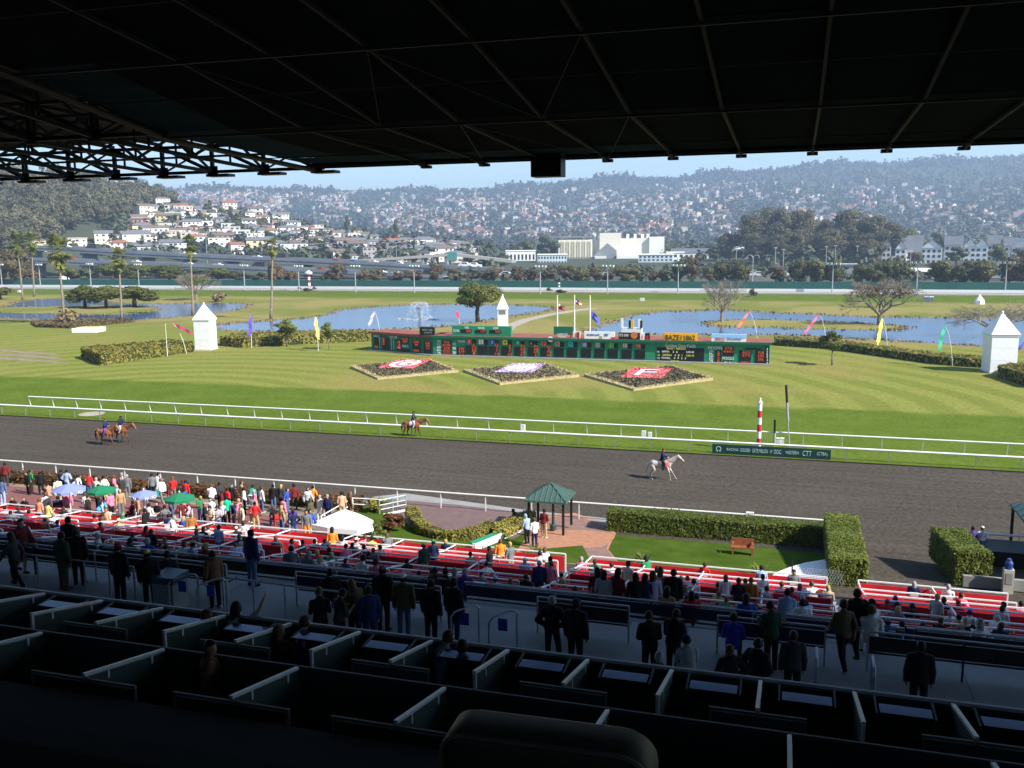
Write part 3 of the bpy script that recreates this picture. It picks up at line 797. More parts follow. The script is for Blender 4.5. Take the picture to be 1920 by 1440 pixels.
MB().add([rl(q) for q in ((XB,YR+.04,ZR-.02),(XR,YR+.04,ZR-.02),(XR,YR+.1,ZR-.02),(XB,YR+.1,ZR-.02),(XB,YR+.04,ZR+1.45),(XR,YR+.04,ZR+1.45),(XR,YR+.1,ZR+1.45),(XB,YR+.1,ZR+1.45))],
         [(3,2,1,0),(4,5,6,7),(0,1,5,4),(1,2,6,5),(2,3,7,6),(3,0,4,7)]).build('fascia', SOFFIT, roof)
x = -13.0; k = 0
while x < XR-3:                                              # rafters below the soffit
    b = MB()
    for i in range(len(RP)-1): b.bar(rl((x,RP[i][0],RP[i][1])), rl((x,RP[i+1][0],RP[i+1][1])), .075, .09)
    b.bar(rl((x,YR-1.6,ZR+.02)), rl((x,YR-.1,ZR-.12)), .08, .08)
    b.box(rl((x,YR-.05,ZR-.10)), (.34,.3,.10))
    b.build('rafter', RAFT if 'RAFT' in globals() else DKSTEEL, roof); x += 2.25
for (y, z) in RP[1:4]: MB().bar(rl((XB,y,z-.06)), rl((XR,y,z-.06)), .06, .06).build('purlin', DKSTEEL, roof)
MB().bar(rl((XB,YR-1.3,ZR-.04)), rl((XR,YR-1.3,ZR-.04)), .06, .06).build('purlin', DKSTEEL, roof)
for y in (29, 20.5, 15, 12, 10): MB().bar(rl((XB,y,zroof(y)-.03)), rl((XR,y,zroof(y)-.03)), .03, .03).build('purlin', RAFT, roof)
for k in range(8):                                            # thin cross bracing
    x = -13.0+2.25*(k % 4); (ya, za), (yb, zb_) = (RP[1], RP[2]) if k < 4 else (RP[0], RP[1])
    if k % 2: MB().bar(rl((x,ya,za-.05)), rl((x+2.25,yb,zb_-.05)), .022, .022).build('cross_brace', RAFT, roof)
    else: MB().bar(rl((x+2.25,ya,za-.05)), rl((x,yb,zb_-.05)), .022, .022).build('cross_brace', RAFT, roof)
b = MB()                                                     # the round tie that edges the soffit
b.path([rl((XB,p[0],p[1]-.1)) for p in RP[:4]], .09, 8); b.build('edge_pipe', mat('edge_pipe_paint', (.05,.044,.036), .5, .2), roof)
# open trusses at the left
x = XB-2.3
while x > XL+1:
    b = MB(); b.bar(rl((x,YR,ZR)), rl((x,23.6,20.58)), .12, .12); b.bar(rl((x,23.6,20.58)), rl((x,8,22.7)), .12, .12)
    b.bar(rl((x,YR,ZR+1.1)), rl((x,23.6,21.68)), .12, .12); b.bar(rl((x,23.6,21.68)), rl((x,8,23.8)), .12, .12)
    ys = np.linspace(YR, 10, 11)
    for i in range(10):
        up = i % 2 == 0
        b.bar(rl((x,ys[i],zroof(ys[i])+(0 if up else 1.1))), rl((x,ys[i+1],zroof(ys[i+1])+(1.1 if up else 0))), .08, .08)
        b.bar(rl((x,ys[i],zroof(ys[i]))), rl((x,ys[i],zroof(ys[i])+1.1)), .06, .06)
    b.build('roof_truss', DKSTEEL, roof); x -= 2.3
for y, h in ((YR, 1.0), (YR-9.2, 1.05)):     # trusses along the front
    b = MB(); z = zroof(y); b.bar(rl((XL,y,z)), rl((XB+.3,y,z)), .12, .12); b.bar(rl((XL,y,z+h)), rl((XB+.3,y,z+h)), .12, .12)
    b.bar(rl((XL,y-.5,z+.55)), rl((XB+.3,y-.5,z+.55)), .08, .08)
    b.build('truss_chord', DKSTEEL, roof)
    x = XB; i = 0
    while x > XL+3:
        b = MB(); b.bar(rl((x,y,z)), rl((x,y,z+h)), .13, .13); b.bar(rl((x,y,z)), rl((x-2.3,y,z+h)), .12, .12)
        if i % 2 == 0: b.bar(rl((x,y,z+h)), rl((x-2.3,y,z)), .06, .06)
        b.bx(x-.22, x+.22, y-.03, y+.03, z-ZR-.14, z-ZR+.22)
        b.build('truss_web', DKSTEEL, roof)
        if y == YR: MB().bx(x-.15, x+.85, y-.25, y+.25, z-ZR-.20, z-ZR-.10).build('lamp_box', BLACKM, roof)
        x -= 2.3; i += 1
p0 = pY(1000,300,31.6); p1 = pY(1056,300,31.6)
s = thing('hanging_speaker', 'black boxy loudspeaker hanging below the roof edge', 'loudspeaker', ((p0[0]+p1[0])/2, 31.6, pY(1028,332,31.6)[2]))
hw = (p1[0]-p0[0])/2
bm = MB().bx(-hw, hw, -.35, .35, 0, 1.05); bm.build('cabinet', BLACKP, s)
MB().bx(-hw*.8, hw*.8, .352, .37, .1, .95).build('grille', BLACKM, s); MB().bx(-.05, .05, -.05, .05, 1.05, 1.6).build('hanger', DKSTEEL, s)

# olive seat back right in front of the camera
c = atD(1040, 1400, 1.85); top = atD(1060, 1342, 1.85)[2]
root = thing('padded_seat', 'big olive padded seat back with rounded corners, close at the bottom of the view', 'seat', (c[0], c[1], 15.55), math.radians(2))
hw = .222; zt_ = top-15.55; P = []
for cx, cz, a0 in ((hw-.07, zt_-.07, 0), (-hw+.05, zt_-.05, 90)):
    for i in range(6):
        a = math.radians(a0+i*18); r = .07 if cx > 0 else .05; P.append((cx+r*math.cos(a), cz+r*math.sin(a)))
P += [(-hw-.035, .42), (hw+.0, .42)]
b = MB(); n = len(P)
def ring(y, s, lift): return [(x*s, y+(-.22*(z-.42)), z-(z-.42)*(1-s)*.6+lift*0) for x, z in P]
rings = [ring(-.01,.90,0), ring(.0,.985,0), ring(.02,1.,0), ring(.10,1.0,0), ring(.125,.96,0)]
for r_ in rings: b.v.extend(r_)
for k in range(len(rings)-1):
    for i in range(n): b.f.append((k*n+i, k*n+(i+1) % n, (k+1)*n+(i+1) % n, (k+1)*n+i)[::-1]); b.m.append(0)
b.f.append(tuple(range(n))); b.m.append(0); b.f.append(tuple(range(4*n, 5*n))[::-1]); b.m.append(0)
bk = b.build('backrest', OLIVE, root, True)
pip = MB(); pip.path([(x, -.005-.22*(z-.42), z) for x, z in [(q[0]*.985, q[1]-.004) for q in P[-1:]+P[:-2]+P[-2:-1]]], .006, 6); pip.build('piping', mat('olive_piping', (.16,.15,.11), .5), bk)
MB().box((0,.30,.40), (.46,.44,.09)).build('seat', OLIVE, root)
for s in (-.2, .2): MB().bar((s,.2,0), (s,.2,.36), .05, .05).build('leg', BLACKM, root)

# ------------------------------------------------------------------ guard rails, benches, red boxes
def guard(name, label, p0, p1, hgt, posts, r=.028, m=STEELW, mid=False, group=None, cat='railing'):
    p0 = Vector(p0); p1 = Vector(p1); root = thing(name, label, cat, p0, 0, group); d = p1-p0
    MB().tube((0,0,hgt), (d.x,d.y,d.z+hgt), r, n=7).build('top_rail', m, root)
    if mid: MB().tube((0,0,hgt*.5), (d.x,d.y,d.z+hgt*.5), r*.8, n=6).build('middle_rail', m, root)
    for i in range(posts+1):
        q = d*(i/posts); MB().tube(q, (q.x,q.y,q.z+hgt), r, n=6).build('post', m, root)
    return root
def conc(x, y, z=8.25): p = pz(x, y, z); return (p[0], p[1], 7.3)
guard('guard_rail', 'steel guard rail on the concourse at the far left', conc(-60,1026), conc(250,1063), .95, 7, group='guard rails on the concourse')
guard('guard_rail', 'steel guard rail on the concourse between the blue-signed gate and the standing group', conc(417,1082), conc(655,1112), .95, 4, group='guard rails on the concourse')
def hoop(px, pyt, label):
    p = pz(px, pyt, 8.35); r = thing('handrail', label, 'handrail', (p[0], p[1], 7.3), 0, 'looped stair handrails on the concourse')
    MB().path([(-.28,-.5,-.4),(-.28,-.5,.86),(-.20,-.42,.98),(.10,-.1,1.05),(.22,0,1.03),(.28,.04,.95),(.28,.04,0)], .028, 7).build('hoop', STEELW, r)
    MB().bx(-.11,.13,-.3,-.28,.6,.92).build('sign', BLUE, r)
    return r
hoop(352, 1074, 'looped steel handrail with a blue sign beside the blue bin'); hoop(405, 1082, 'looped steel handrail just right of the blue-signed one')
hoop(877, 1132, 'looped steel handrail beside two men in black'); hoop(948, 1142, 'looped steel handrail in front of the seated man in light blue')
for px, py, l in ((1531,1214,'short steel stair post left of the two walkers'), (1636,1230,'short steel stair post below the two walkers')):
    p = pz(px, py, 8.3); r = thing('handrail', l, 'handrail', (p[0], p[1], 7.3)); MB().path([(0,-.6,-.3),(0,-.6,.8),(0,-.5,.95),(0,0,1.0),(0,0,0)], .03, 7).build('hoop', STEELW, r)
    MB().bx(-.015,.015,-.45,-.1,.5,.9).build('sign', BLUE, r)
p = pz(318, 1082, 8.2); r = thing('waste_bin', 'grey-sided waste bin with a dark blue lid on the concourse', 'bin', (p[0], p[1], 7.3))
MB().bx(-.34,.34,-.34,.34,0,.82).build('body', mat('bin_grey', (.30,.30,.29), .7), r); MB().bx(-.38,.38,-.38,.38,.82,1.02).build('lid', mat('bin_lid_blue', (.045,.085,.13), .5), r)
# benches in the shade (each long bench is its own thing)
aisles = [pg(1600, 1185)[0], -9.6, -22.5, -36., -50., 16]
def spans(x0, x1, w=1.3):
    cuts = sorted(a for a in aisles if x0 < a < x1); out = []; s = x0
    for a in cuts: out.append((s, a-w/2)); s = a+w/2
    out.append((s, x1)); return out
brow = {24.6: 'back', 26.54: 'second', 28.48: 'third', 30.42: 'fourth', 32.0: 'fifth'}
where = ['at the far left', 'left of the middle aisle', 'below the white canopy', 'in the middle of the stand', 'at the right of the stand', 'beyond the right edge']
for ri, (Y, nm) in enumerate(brow.items()):
    for si, (x0, x1) in enumerate(spans(-48, 14)):
        z = zstep(Y); L = x1-x0
        r = thing('bench', 'long dark bench with pipe rail, %s shaded row, %s' % (nm, where[si]), 'bench', (x0, Y, z), 0, 'dark benches in the shade')
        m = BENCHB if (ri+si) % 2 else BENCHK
        MB().bx(0, L, .10, .48, .40, .45).build('seat', m, r); MB().bx(0, L, .02, .06, .55, .88).build('backrest', m, r)
        b = MB(); MB().tube((0,-.03,.98), (L,-.03,.98), .026, n=6).build('pipe_rail', STEELW, r)
        n = max(2, int(L/2.6))
        for i in range(n+1): MB().bar((L*i/n*.998+.02,.0,0), (L*i/n*.998+.02,-.02,.97), .05, .05).build('leg', STEELW if i % 2 else BENCHB, r)
for i, (xa, xb, l) in enumerate(((-40,430,'at the far left'),(560,830,'behind the standing group'),(1010,1180,'behind the two in black'),(1345,1545,'left of the walkers'),(1625,1990,'at the right'))):
    A0 = pz(xa, 1100+(xa*.12), 7.7); x0_ = CC[0]+ray(xa, 1040+xa*.125)[0]*22.3/ray(xa, 1040+xa*.125)[1]; x1_ = ray(xb, 1040+xb*.125)[0]*22.3/ray(xb, 1040+xb*.125)[1]; L = x1_-x0_
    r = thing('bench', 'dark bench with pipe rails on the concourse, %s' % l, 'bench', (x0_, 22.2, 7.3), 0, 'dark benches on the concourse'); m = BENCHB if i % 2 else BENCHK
    MB().bx(0, L, .10, .5, .40, .45).build('seat', m, r); MB().bx(0, L, .03, .07, .5, .86).build('backrest', m, r); MB().tube((0,-.03,1.0), (L,-.03,1.0), .026, n=6).build('pipe_rail', STEELW, r)
    for k in range(max(2, int(L/2.2))+1): q = L*k/max(2, int(L/2.2)); MB().bar((q,.0,0), (q,-.02,.99), .045, .045).build('leg', BENCHB if k % 2 else STEELW, r)
# red boxes: panel towards the track, one sloping partition, white rails
RROWS = [33.0, 34.65, 36.3, 37.95, 39.6, 41.25, 42.87]
boxn = 0
def red_box(x0, x1, Y, d, last, label, group):
    z = zstep(Y-.05); r = thing('seating_box', label, 'box', (x0, Y, z), 0, group); L = x1-x0
    MB().bx(.06, L-.06, -.03, .03, .12, .86).build('front_panel', RED, r)
    MB().bar((0,0,1.0), (L,0,1.0), .06, .055).build('front_rail', WHITE, r)
    zb = zstep(Y-d+.1)-z
    b = MB(); b.add([(-.02,-.05,.1),(-.02,-d+.1,zb+.1),(-.02,-d+.1,zb+.8),(-.02,-.05,.8),(.02,-.05,.1),(.02,-d+.1,zb+.1),(.02,-d+.1,zb+.8),(.02,-.05,.8)],
        [(0,1,2,3),(7,6,5,4),(0,4,5,1),(1,5,6,2),(2,6,7,3),(3,7,4,0)]); b.build('side_panel', RED, r)
    MB().bar((0,-.05,.98), (0,-d+.25,zb+.96), .05, .05).build('side_rail', WHITE, r)
    for q in (0, L*.5): MB().bar((q,.04,-.1), (q,.04,.97), .045, .045).build('post', WHITE, r)
    if last: MB().bar((L,.04,-.1), (L,.04,.97), .06, .06).build('post', WHITE, r)
    return r
nmr = ['rearmost', 'second', 'third', 'fourth', 'fifth', 'sixth', 'front']
prevlab = {}
for ri, Y in enumerate(RROWS):
    for si, (x0, x1) in enumerate(spans(-47.5 if ri else -47.5, 9.5)):
        n = max(1, round((x1-x0)/2.7)); w = (x1-x0)/n
        for i in range(n):
            xa = x0+i*w
            px, py = proj((xa+w/2, Y, zstep(Y)+1))
            if ri == 0: d = 1.3
            else: d = Y-RROWS[ri-1]
            side = ('below the umbrellas' if px < 330 else 'left of the white canopy' if px < 590 else 'in front of the white canopy' if px < 720 else 'below the curved hedge' if px < 960 else 'below the brick path' if px < 1180 else 'below the lawn' if px < 1440 else 'by the white ramp' if px < 1640 else 'at the right end')
            red_box(xa, xa+w-.02, Y, d, i == n-1, uniq('red white-railed box, %s row %s, %s from its aisle' % (nmr[ri], side, ['nearest','second','third','fourth','fifth','sixth','seventh'][min(i,6)])), 'red seating boxes')
# ------------------------------------------------------------------ running rails
def rail(name, label, X0, X1, Y, h, step, m, z=0, r=.06, lean=0., post_m=None, group=None, ends=()):
    root = thing(name, label, 'rail', (X0, Y, z), 0, group); L = X1-X0
    MB().tube((0,0,h), (L,0,h), r, n=7).build('top_rail', m, root)
    n = int(L/step)
    pm = MB()
    pme = MB().bar((0,lean,0), (0,0,h-.02), .06, .06).mesh('post', post_m or m)
    for i in range(n+1):
        o = link('post', pme, root); o.location = (L*i/n, 0, 0)
    return root
GW = mat('thin_grey_post', (.22,.23,.22), .5)
inn = rail('running_rail', 'white inner rail of the dirt track with thin grey posts', -140, 60, 75.6, 1.05, 3.05, WHITE, .0, .085, 0, GW)
xg = pz(82, 757, TZ)[0]
rail('turf_rail', 'white outer rail of the turf course behind the dirt track rail', xg, 60, 79.6, 1.15, 3.05, WHITE, TZ, .065, .25)
rail('turf_rail', 'short end of white turf rail at the far left edge', -140, pz(12, 752, TZ)[0], 79.6, 1.15, 3.05, WHITE, TZ, .065, .25)
xe = pz(1575, 985, .9)[0]
rail('outer_rail', 'pale grey outer rail along the near side of the dirt track', -115, xe, 55.3, 1.1, 3.1, OFFWH, 0, .06)
x2 = pz(1785, 989, .9)[0]
rail('outer_rail', 'short white outer rail by the two people at the right', x2, 60, 55.0, 1.1, 3.1, WHITE, 0, .075)
# far side
rail('far_rail', 'thin white inner rail of the backstretch', -420, 230, 298.7, .42, 6, WHITE, TZ, .10)
r = thing('far_board_rail', 'long thick white board rail on the far side of the backstretch', 'rail', (-520, 305., TZ))
MB().bx(0, 820, -.1, .1, .45, 1.3).build('board', WHITE, r)
pme = MB().bx(-.12,.12,-.1,.1,0,.55).mesh('post', OFFWH)
for i in range(0, 99): o = link('post', pme, r); o.location = (8.2*i+1, .12, 0)
r = thing('windscreen_fence', 'long dark green fabric fence behind the backstretch', 'fence', (-560, 331, 0))
MB().bx(0, 900, -.05, .05, .05, 2.5).build('fabric', WINDSCR, r)
pme = MB().bx(-.08,.08,-.08,.08,0,2.6).mesh('post', DKSTEEL)
for i in range(0, 95): o = link('post', pme, r); o.location = (9.5*i, .1, 0)

# ------------------------------------------------------------------ text
_txt = {}
def text_mesh(s, m, size=1., extr=.01):
    c = D.curves.new('lettering', 'FONT'); c.body = s; c.size = size; c.extrude = extr; c.resolution_u = 3; c.align_x = 'CENTER'; c.align_y = 'CENTER'
    o = D.objects.new('lettering', c); COL.objects.link(o); bpy.context.view_layer.update()
    me = D.meshes.new_from_object(o.evaluated_get(bpy.context.evaluated_depsgraph_get()))
    D.objects.remove(o); D.curves.remove(c); me.materials.clear(); me.materials.append(m); me.name = 'lettering'; return me
def text(s, m, root, x, z, y, h, w=None, name='lettering'):
    """upright lettering facing -Y, centred on (x,z), letter height h, optional total width w"""
    me = text_mesh(s, m); co = [v.co for v in me.vertices]
    xs = [c.x for c in co]; ys = [c.y for c in co]
    o = link(name, me, root); k = h/(max(ys)-min(ys)); kx = (w/(max(xs)-min(xs))) if w else k
    o.scale = (kx, k, 1.5); o.rotation_euler = (math.pi/2, 0, 0)
    o.location = (x-kx*(max(xs)+min(xs))/2, y, z-k*(max(ys)+min(ys))/2); return o

# ------------------------------------------------------------------ scoreboard
BY = 131.6
def ob(x, y): p = pY(x, y, BY); return p[0], p[2]
xl, _ = ob(812, 648); xr, _ = ob(1443, 662)
BH = ob(1130, 637)[1]
ob0 = Vector((xl, BY, TZ))
sb = thing('scoreboard', 'long green racing scoreboard with dark number windows and a red-brown roof', 'scoreboard', ob0)
def R_(name, x0, y0, x1, y1, m, d=.0, t=.06, root=sb, o0=None):
    o0 = o0 or ob0; xa, za = ob((x0+x1)/2, y0); _, zb = ob((x0+x1)/2, y1); X0, _ = ob(x0, (y0+y1)/2); X1, _ = ob(x1, (y0+y1)/2)
    return MB().bx(X0-o0.x, X1-o0.x, -d-t, -d, zb-o0.z, za-o0.z).build(name, m, root)
W = xr-xl
MB().bx(0, W, 0, 4.6, 0, BH-.25).build('front_wall', TOTEG, sb)
rf = MB(); rf.add([(-.1,-.5,BH-.3),(W+.2,-.5,BH-.3),(W+.2,-.5,BH+.05),(-.1,-.5,BH+.05),(-.1,5,BH-.35),(W+.2,5,BH-.35),(W+.2,5,BH+.05),(-.1,5,BH+.05)], [(0,1,2,3)], 1)
rf.f += [(3,2,6,7),(4,5,1,0)[::1],(1,5,6,2),(0,3,7,4),(5,4,7,6)]; rf.m += [0,0,1,0,0]
rf.build('roof', [ROOFR, TOTEG2], sb)
MB().bx(-.2, W+.3, -.75, -.02, -.05, .16).build('kerb', KERB, sb)
# left wing, turned away from the sun, its shade painted as darker green
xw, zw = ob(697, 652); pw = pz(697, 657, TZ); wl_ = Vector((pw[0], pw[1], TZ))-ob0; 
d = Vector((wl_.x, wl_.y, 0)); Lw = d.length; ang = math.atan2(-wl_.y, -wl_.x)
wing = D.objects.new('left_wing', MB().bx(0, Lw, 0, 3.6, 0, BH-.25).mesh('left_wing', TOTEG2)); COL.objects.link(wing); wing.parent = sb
wing.location = wl_; wing.rotation_euler = (0, 0, ang)
def wb(name, f0, f1, h0, h1, m, dd=.03):
    return MB().bx(Lw*f0, Lw*f1, -dd-.05, -dd, BH*h0, BH*h1).build(name, m, wing)
o = MB().add([(-.2,-.5,BH-.3),(Lw+.05,-.5,BH-.3),(Lw+.05,-.5,BH+.05),(-.2,-.5,BH+.05),(-.2,4,BH+.05),(Lw,4,BH+.05)],[(0,1,2,3),(3,2,5,4)]).build('wing_roof', ROOFR, wing)
MB().bx(-.2, Lw, -.7, -.02, -.05, .16).build('wing_kerb', KERB, wing)
for f0, f1, h0, h1 in ((.055,.12,.12,.72),(.19,.235,.12,.74),(.245,.30,.08,.72),(.43,.50,.12,.66),(.51,.62,.50,.80),(.51,.62,.05,.22),(.68,.80,.08,.70),(.86,.97,.08,.68)):
    wb('display', f0, f1, h0, h1, GLASSK)
def digits(root, x0, x1, z0, z1, rows, y, n=3):
    hz = (z1-z0)/rows
    for k in range(rows):
        s = ''.join(random.choice('0123456789') for _ in range(max(1, random.choice([n, n, n-1]))))
        text(s, DIGIT, root, (x0+x1)/2, z1-hz*(k+.5), y, hz*.82, (x1-x0)*.9*len(s)/n, 'digits')
for f0, f1, h0, h1, rw, n in ((.06,.115,.14,.30,1,2),(.195,.23,.34,.72,3,1),(.44,.49,.2,.62,3,1),(.515,.615,.54,.79,2,4),(.70,.79,.42,.68,2,3),(.69,.79,.12,.24,1,4),(.885,.96,.28,.66,3,3)):
    digits(wing, Lw*f0, Lw*f1, BH*h0, BH*h1, rw, -.10, n)
for s, f, h, w in (('RACE', .09, .78, .09), ('POST TIME', .375, .78, .12), ('EXACTA', .565, .36, .1)):
    text(s, PAINTW, wing, Lw*f, BH*h, -.06, .35, Lw*w)
for f, rows in ((.145, 'DAILY'), (.34, 'POOLS'), (.375, '12345'), (.265, 'TRI4')):
    for i, ch in enumerate(rows): text(ch, PAINTW, wing, Lw*f, BH*(.66-.12*i), -.06, .26)
# centre: pool names and the twelve-odd runners' windows
def px_text(s, cx, cy, hpx, wpx, m, root=sb, dep=.03, name='lettering'):
    X, Z = ob(cx, cy); k = 131.6/FPX*1.02
    return text(s, m, root, X-ob0.x, Z-ob0.z, -dep, hpx*k, wpx*k if wpx else None, name)
for i, s in enumerate(('WIN','PLC','SHO','EXA','TRI')): px_text(s, 823, 640+i*5.6, 4, 8, PAINTW)
R_('display', 829, 638, 847, 667, GLASSK, .02)
X0, Zb = ob(830, 666); X1, Zt = ob(846, 639); digits(sb, X0-ob0.x, X1-ob0.x, Zb-ob0.z, Zt-ob0.z, 5, -.09, 4)
for i, s in enumerate(('RACE','POOL','ODDS')): px_text(s, 852, 645+i*8, 5, 7, PAINTW)
px_text('RUNNER', 866, 640, 5, 14, PAINTW); R_('display', 857, 650, 872, 668, GLASSK, .02)
X0, Zb = ob(860, 667); X1, Zt = ob(871, 651); digits(sb, X0-ob0.x, X1-ob0.x, Zb-ob0.z, Zt-ob0.z, 3, -.09, 3)
chips = [(880,(.75,.08,.07),'w'),(902,(.8,.8,.78),'k'),(923,(.03,.12,.55),'w'),(947,(.85,.6,.03),'k'),(971,(.02,.30,.12),'w'),(996,(.02,.02,.02),'y'),(1020,(.85,.10,.03),'k'),(1045,(.75,.30,.30),'k'),(1070,(.02,.55,.55),'k'),(1096,(.30,.22,.50),'w'),(1121,(.40,.45,.45),'r'),(1146,(.18,.60,.06),'k'),(1172,(.45,.33,.25),'w'),(1197,(.45,.10,.12),'y')]
chm = {'w': PAINTW, 'k': BLACKP, 'y': YELLOW, 'r': RED}
odds = ['8','','3','5','6','9','4']
for i, (cx, col, tc) in enumerate(chips):
    cy = 640+(cx-880)*.026
    wn_ = 'number_window'
    r0 = R_(wn_, cx-6.5, cy+8, cx+12.5, cy+24.5, GLASSK, .02)
    c = R_('number_plate', cx-4, cy-4, cx+4.5, cy+4.5, TINT, .05); c.color = (*col, 1)
    R_('odds_window', cx+5.5, cy-3, cx+13, cy+6.5, GLASSK, .02); R_('odds_window', cx-1, cy+27, cx+8, cy+31.5, GLASSK, .02)
    px_text(str(i+1), cx+.3, cy+.2, 5.5, None, chm[tc], dep=.14)
    if i < 7 and i != 1:
        X0, Zb = ob(cx+5, cy+25); X1, Zt = ob(cx+13, cy+3); digits(sb, X0-ob0.x, X1-ob0.x, Zb-ob0.z, Zt-ob0.z, 4, -.10, 2)
        X0, Zb = ob(cx+1, cy+31.5); X1, Zt = ob(cx+8, cy+26.5); digits(sb, X0-ob0.x, X1-ob0.x, Zb-ob0.z, Zt-ob0.z, 1, -.10, 2)
R_('matrix_display', 1232, 652, 1320, 680.5, GLASSK, .02)
px_text('Golden Gate Fields', 1276, 648.2, 6.5, 55, PAINTW)
for s, x, y, w, m in (('RACE 7  RESULTS',1268,653.6,34,MATY),('1st',1234.5,659,4,MATW),('SMITH',1248,659,13,MATW),('2  6',1266,659.5,9,MATW),('3:05.40',1294,660,14,MATW),('2nd',1235,665.5,4,MATY),('ORTEGA',1251,665.5,17,MATY),('4  8  1',1272,666,14,MATY),('3:06.10',1294,666.5,14,MATY),('3rd',1235,671,4,MATW),('POWELL',1249,671,16,MATW),('5  9  2  3',1275,671.5,22,MATW),('TIME 38',1265,677.3,14,MATY)):
    px_text(s, x, y, 3.4, w, m, dep=.09, name='display_text')
px_text('PAYOFFS', 1341, 652.5, 5.5, 25, PAINTW)
for i, s in enumerate(('WIN','PL','SH','EX','TR')): px_text(s, 1333.5, 658.5+i*4.7, 3.8, 7, PAINTW)
for x0, y0, x1, y1 in ((1341,656,1352,681),(1355,650,1376,667),(1356,676,1374,682),(1386,657,1408,682),(1416,657,1434,683),(1397,652.5,1427,655.5),(1434.5,650.5,1442,684)):
    R_('display', x0, y0, x1, y1, GLASSK, .02)
px_text('POOLS', 1365.5, 672, 5, 20, PAINTW); px_text('RUN', 1366, 679.5, 3.5, 14, PAINTW, dep=.09)
for i in range(6): px_text('45893'[i % 5], 1438.5, 654+i*5.2, 4, None, PAINTW, dep=.09)
for x0, y0, x1, y1, rw, n in ((1344,658,1350,680,4,1),(1356,650.5,1376,661,2,4),(1391,657.5,1407,669,2,3),(1388,677,1407,682,1,4),(1420,658,1433,677,3,3)):
    X0, Zb = ob(x0, y1); X1, Zt = ob(x1, y0); digits(sb, X0-ob0.x, X1-ob0.x, Zb-ob0.z, Zt-ob0.z, rw, -.09, n)
# upper board and billboards on the roof
def board(name, label, cat, x0, y0, x1, y1, m, dep=.3, cab=.35, grp=None):
    xa, _ = ob(x0, (y0+y1)/2); xb, _ = ob(x1, (y0+y1)/2); _, z1 = ob((x0+x1)/2, y0); _, z0 = ob((x0+x1)/2, y1)
    r = thing(name, label, cat, (xa, BY-dep, z0), 0, grp)
    MB().bx(0, xb-xa, 0, cab, 0, z1-z0).build('panel', m, r); return r, xb-xa, z1-z0
up, w, h = board('upper_board', 'small green board with payoff windows standing on the scoreboard roof', 'scoreboard', 848, 611.5, 958, 632.5, TOTEG, .05, .8)
for s, f in (('WIN',.25),('PLACE',.50),('SHOW',.745)):
    text(s, PAINTW, up, w*f, h*.83, -.02, h*.2, w*.08*len(s)/3.6)
    MB().bx(w*(f-.10), w*(f+.09), -.05, 0, h*.38, h*.68).build('payoff_window', GLASSK, up)
    digits(up, w*(f-.01), w*(f+.085), h*.40, h*.67, 1, -.08, 4)
text('TOTAL', PAINTW, up, w*.07, h*.55, -.02, h*.2, w*.11)
br, w, h = board('display_board', 'small black display board on the left end of the scoreboard roof', 'sign', 787, 613, 814, 627.5, GLASSK, .1, .5)
text('POST 3:30', GREENSTEELM if 'GREENSTEELM' in globals() else GRNSTEEL, br, w*.55, h*.62, -.03, h*.22, w*.7); text('LAPS', GRNSTEEL, br, w*.6, h*.28, -.03, h*.2, w*.5)
br, w, h = board('billboard', 'dark green billboard with a white emblem on the scoreboard roof', 'billboard', 1033, 620.5, 1069, 636, TOTEG2, .3, .25, None)
MB().lathe([(.42,0),(.42,.03)], 20).build('emblem', PAINTW, br).rotation_euler = (math.pi/2, 0, 0); br.children[-1].location = (w*.17, -.02, h*.55) 
text('GOLDEN GATE', PAINTW, br, w*.62, h*.62, -.03, h*.22, w*.55); text('FIELDS', PAINTW, br, w*.62, h*.33, -.03, h*.18, w*.4)
br, w, h = board('billboard', 'small red and white billboard beside a flagpole on the scoreboard', 'billboard', 1069.5, 621.5, 1088, 636.5, OFFWH, .3)
for a, c in ((.02,.16),(.72,.98)): MB().bx(w*a, w*c, -.05, -.0, 0, h*.95).build('red_patch', REDD, br)
text('U', REDD, br, w*.45, h*.5, -.03, h*.6)
br, w, h = board('billboard', 'long white billboard with blue lettering on the scoreboard', 'billboard', 1096.5, 621.5, 1153, 637.5, WHITE, .3)
text('BAYSIDE AUTO', BLUE, br, w*.3, h*.62, -.03, h*.2, w*.42); text('BAY', BLUE, br, w*.74, h*.65, -.03, h*.3, w*.13)
o = MB().bx(w*.9, w*1.02, -.06, -.01, 0, h*.4).build('red_patch', RED, br); MB().bx(w*.52, w*.6, -.05, -.01, h*.15, h*.5).build('green_patch', mat('olive_print', (.35,.40,.2), .6), br)
br, w, h = board('billboard', 'black billboard with white lettering and an orange ball on the scoreboard', 'billboard', 1160.5, 623.5, 1200, 635.5, BLACKP, .3)
text('IT\'S ON!', PAINTW, br, w*.26, h*.6, -.03, h*.42, w*.42)
o = MB().lathe([(.5,0),(.5,.04)], 20).build('ball', mat('orange_ball', (.55,.16,.04), .6), br); o.rotation_euler = (math.pi/2,0,0); o.location = (w*.74, -.03, h*.62)
br, w, h = board('billboard', 'narrow white billboard with a red mark on the scoreboard', 'billboard', 1201, 624, 1209.5, 638, WHITE, .3)
text('i', RED, br, w*.5, h*.5, -.03, h*.55)
br, w, h = board('billboard', 'small dark red and white billboard left of the yellow board', 'billboard', 1210, 624.5, 1218.5, 639, BLACKP, .3)
MB().bx(w*.1, w*.75, -.05, 0, h*.1, h*.7).build('red_patch', REDD, br)
br, w, h = board('billboard', 'yellow board with black lettering on the scoreboard', 'billboard', 1245.5, 624.5, 1307, 640.5, YELLOW, .35)
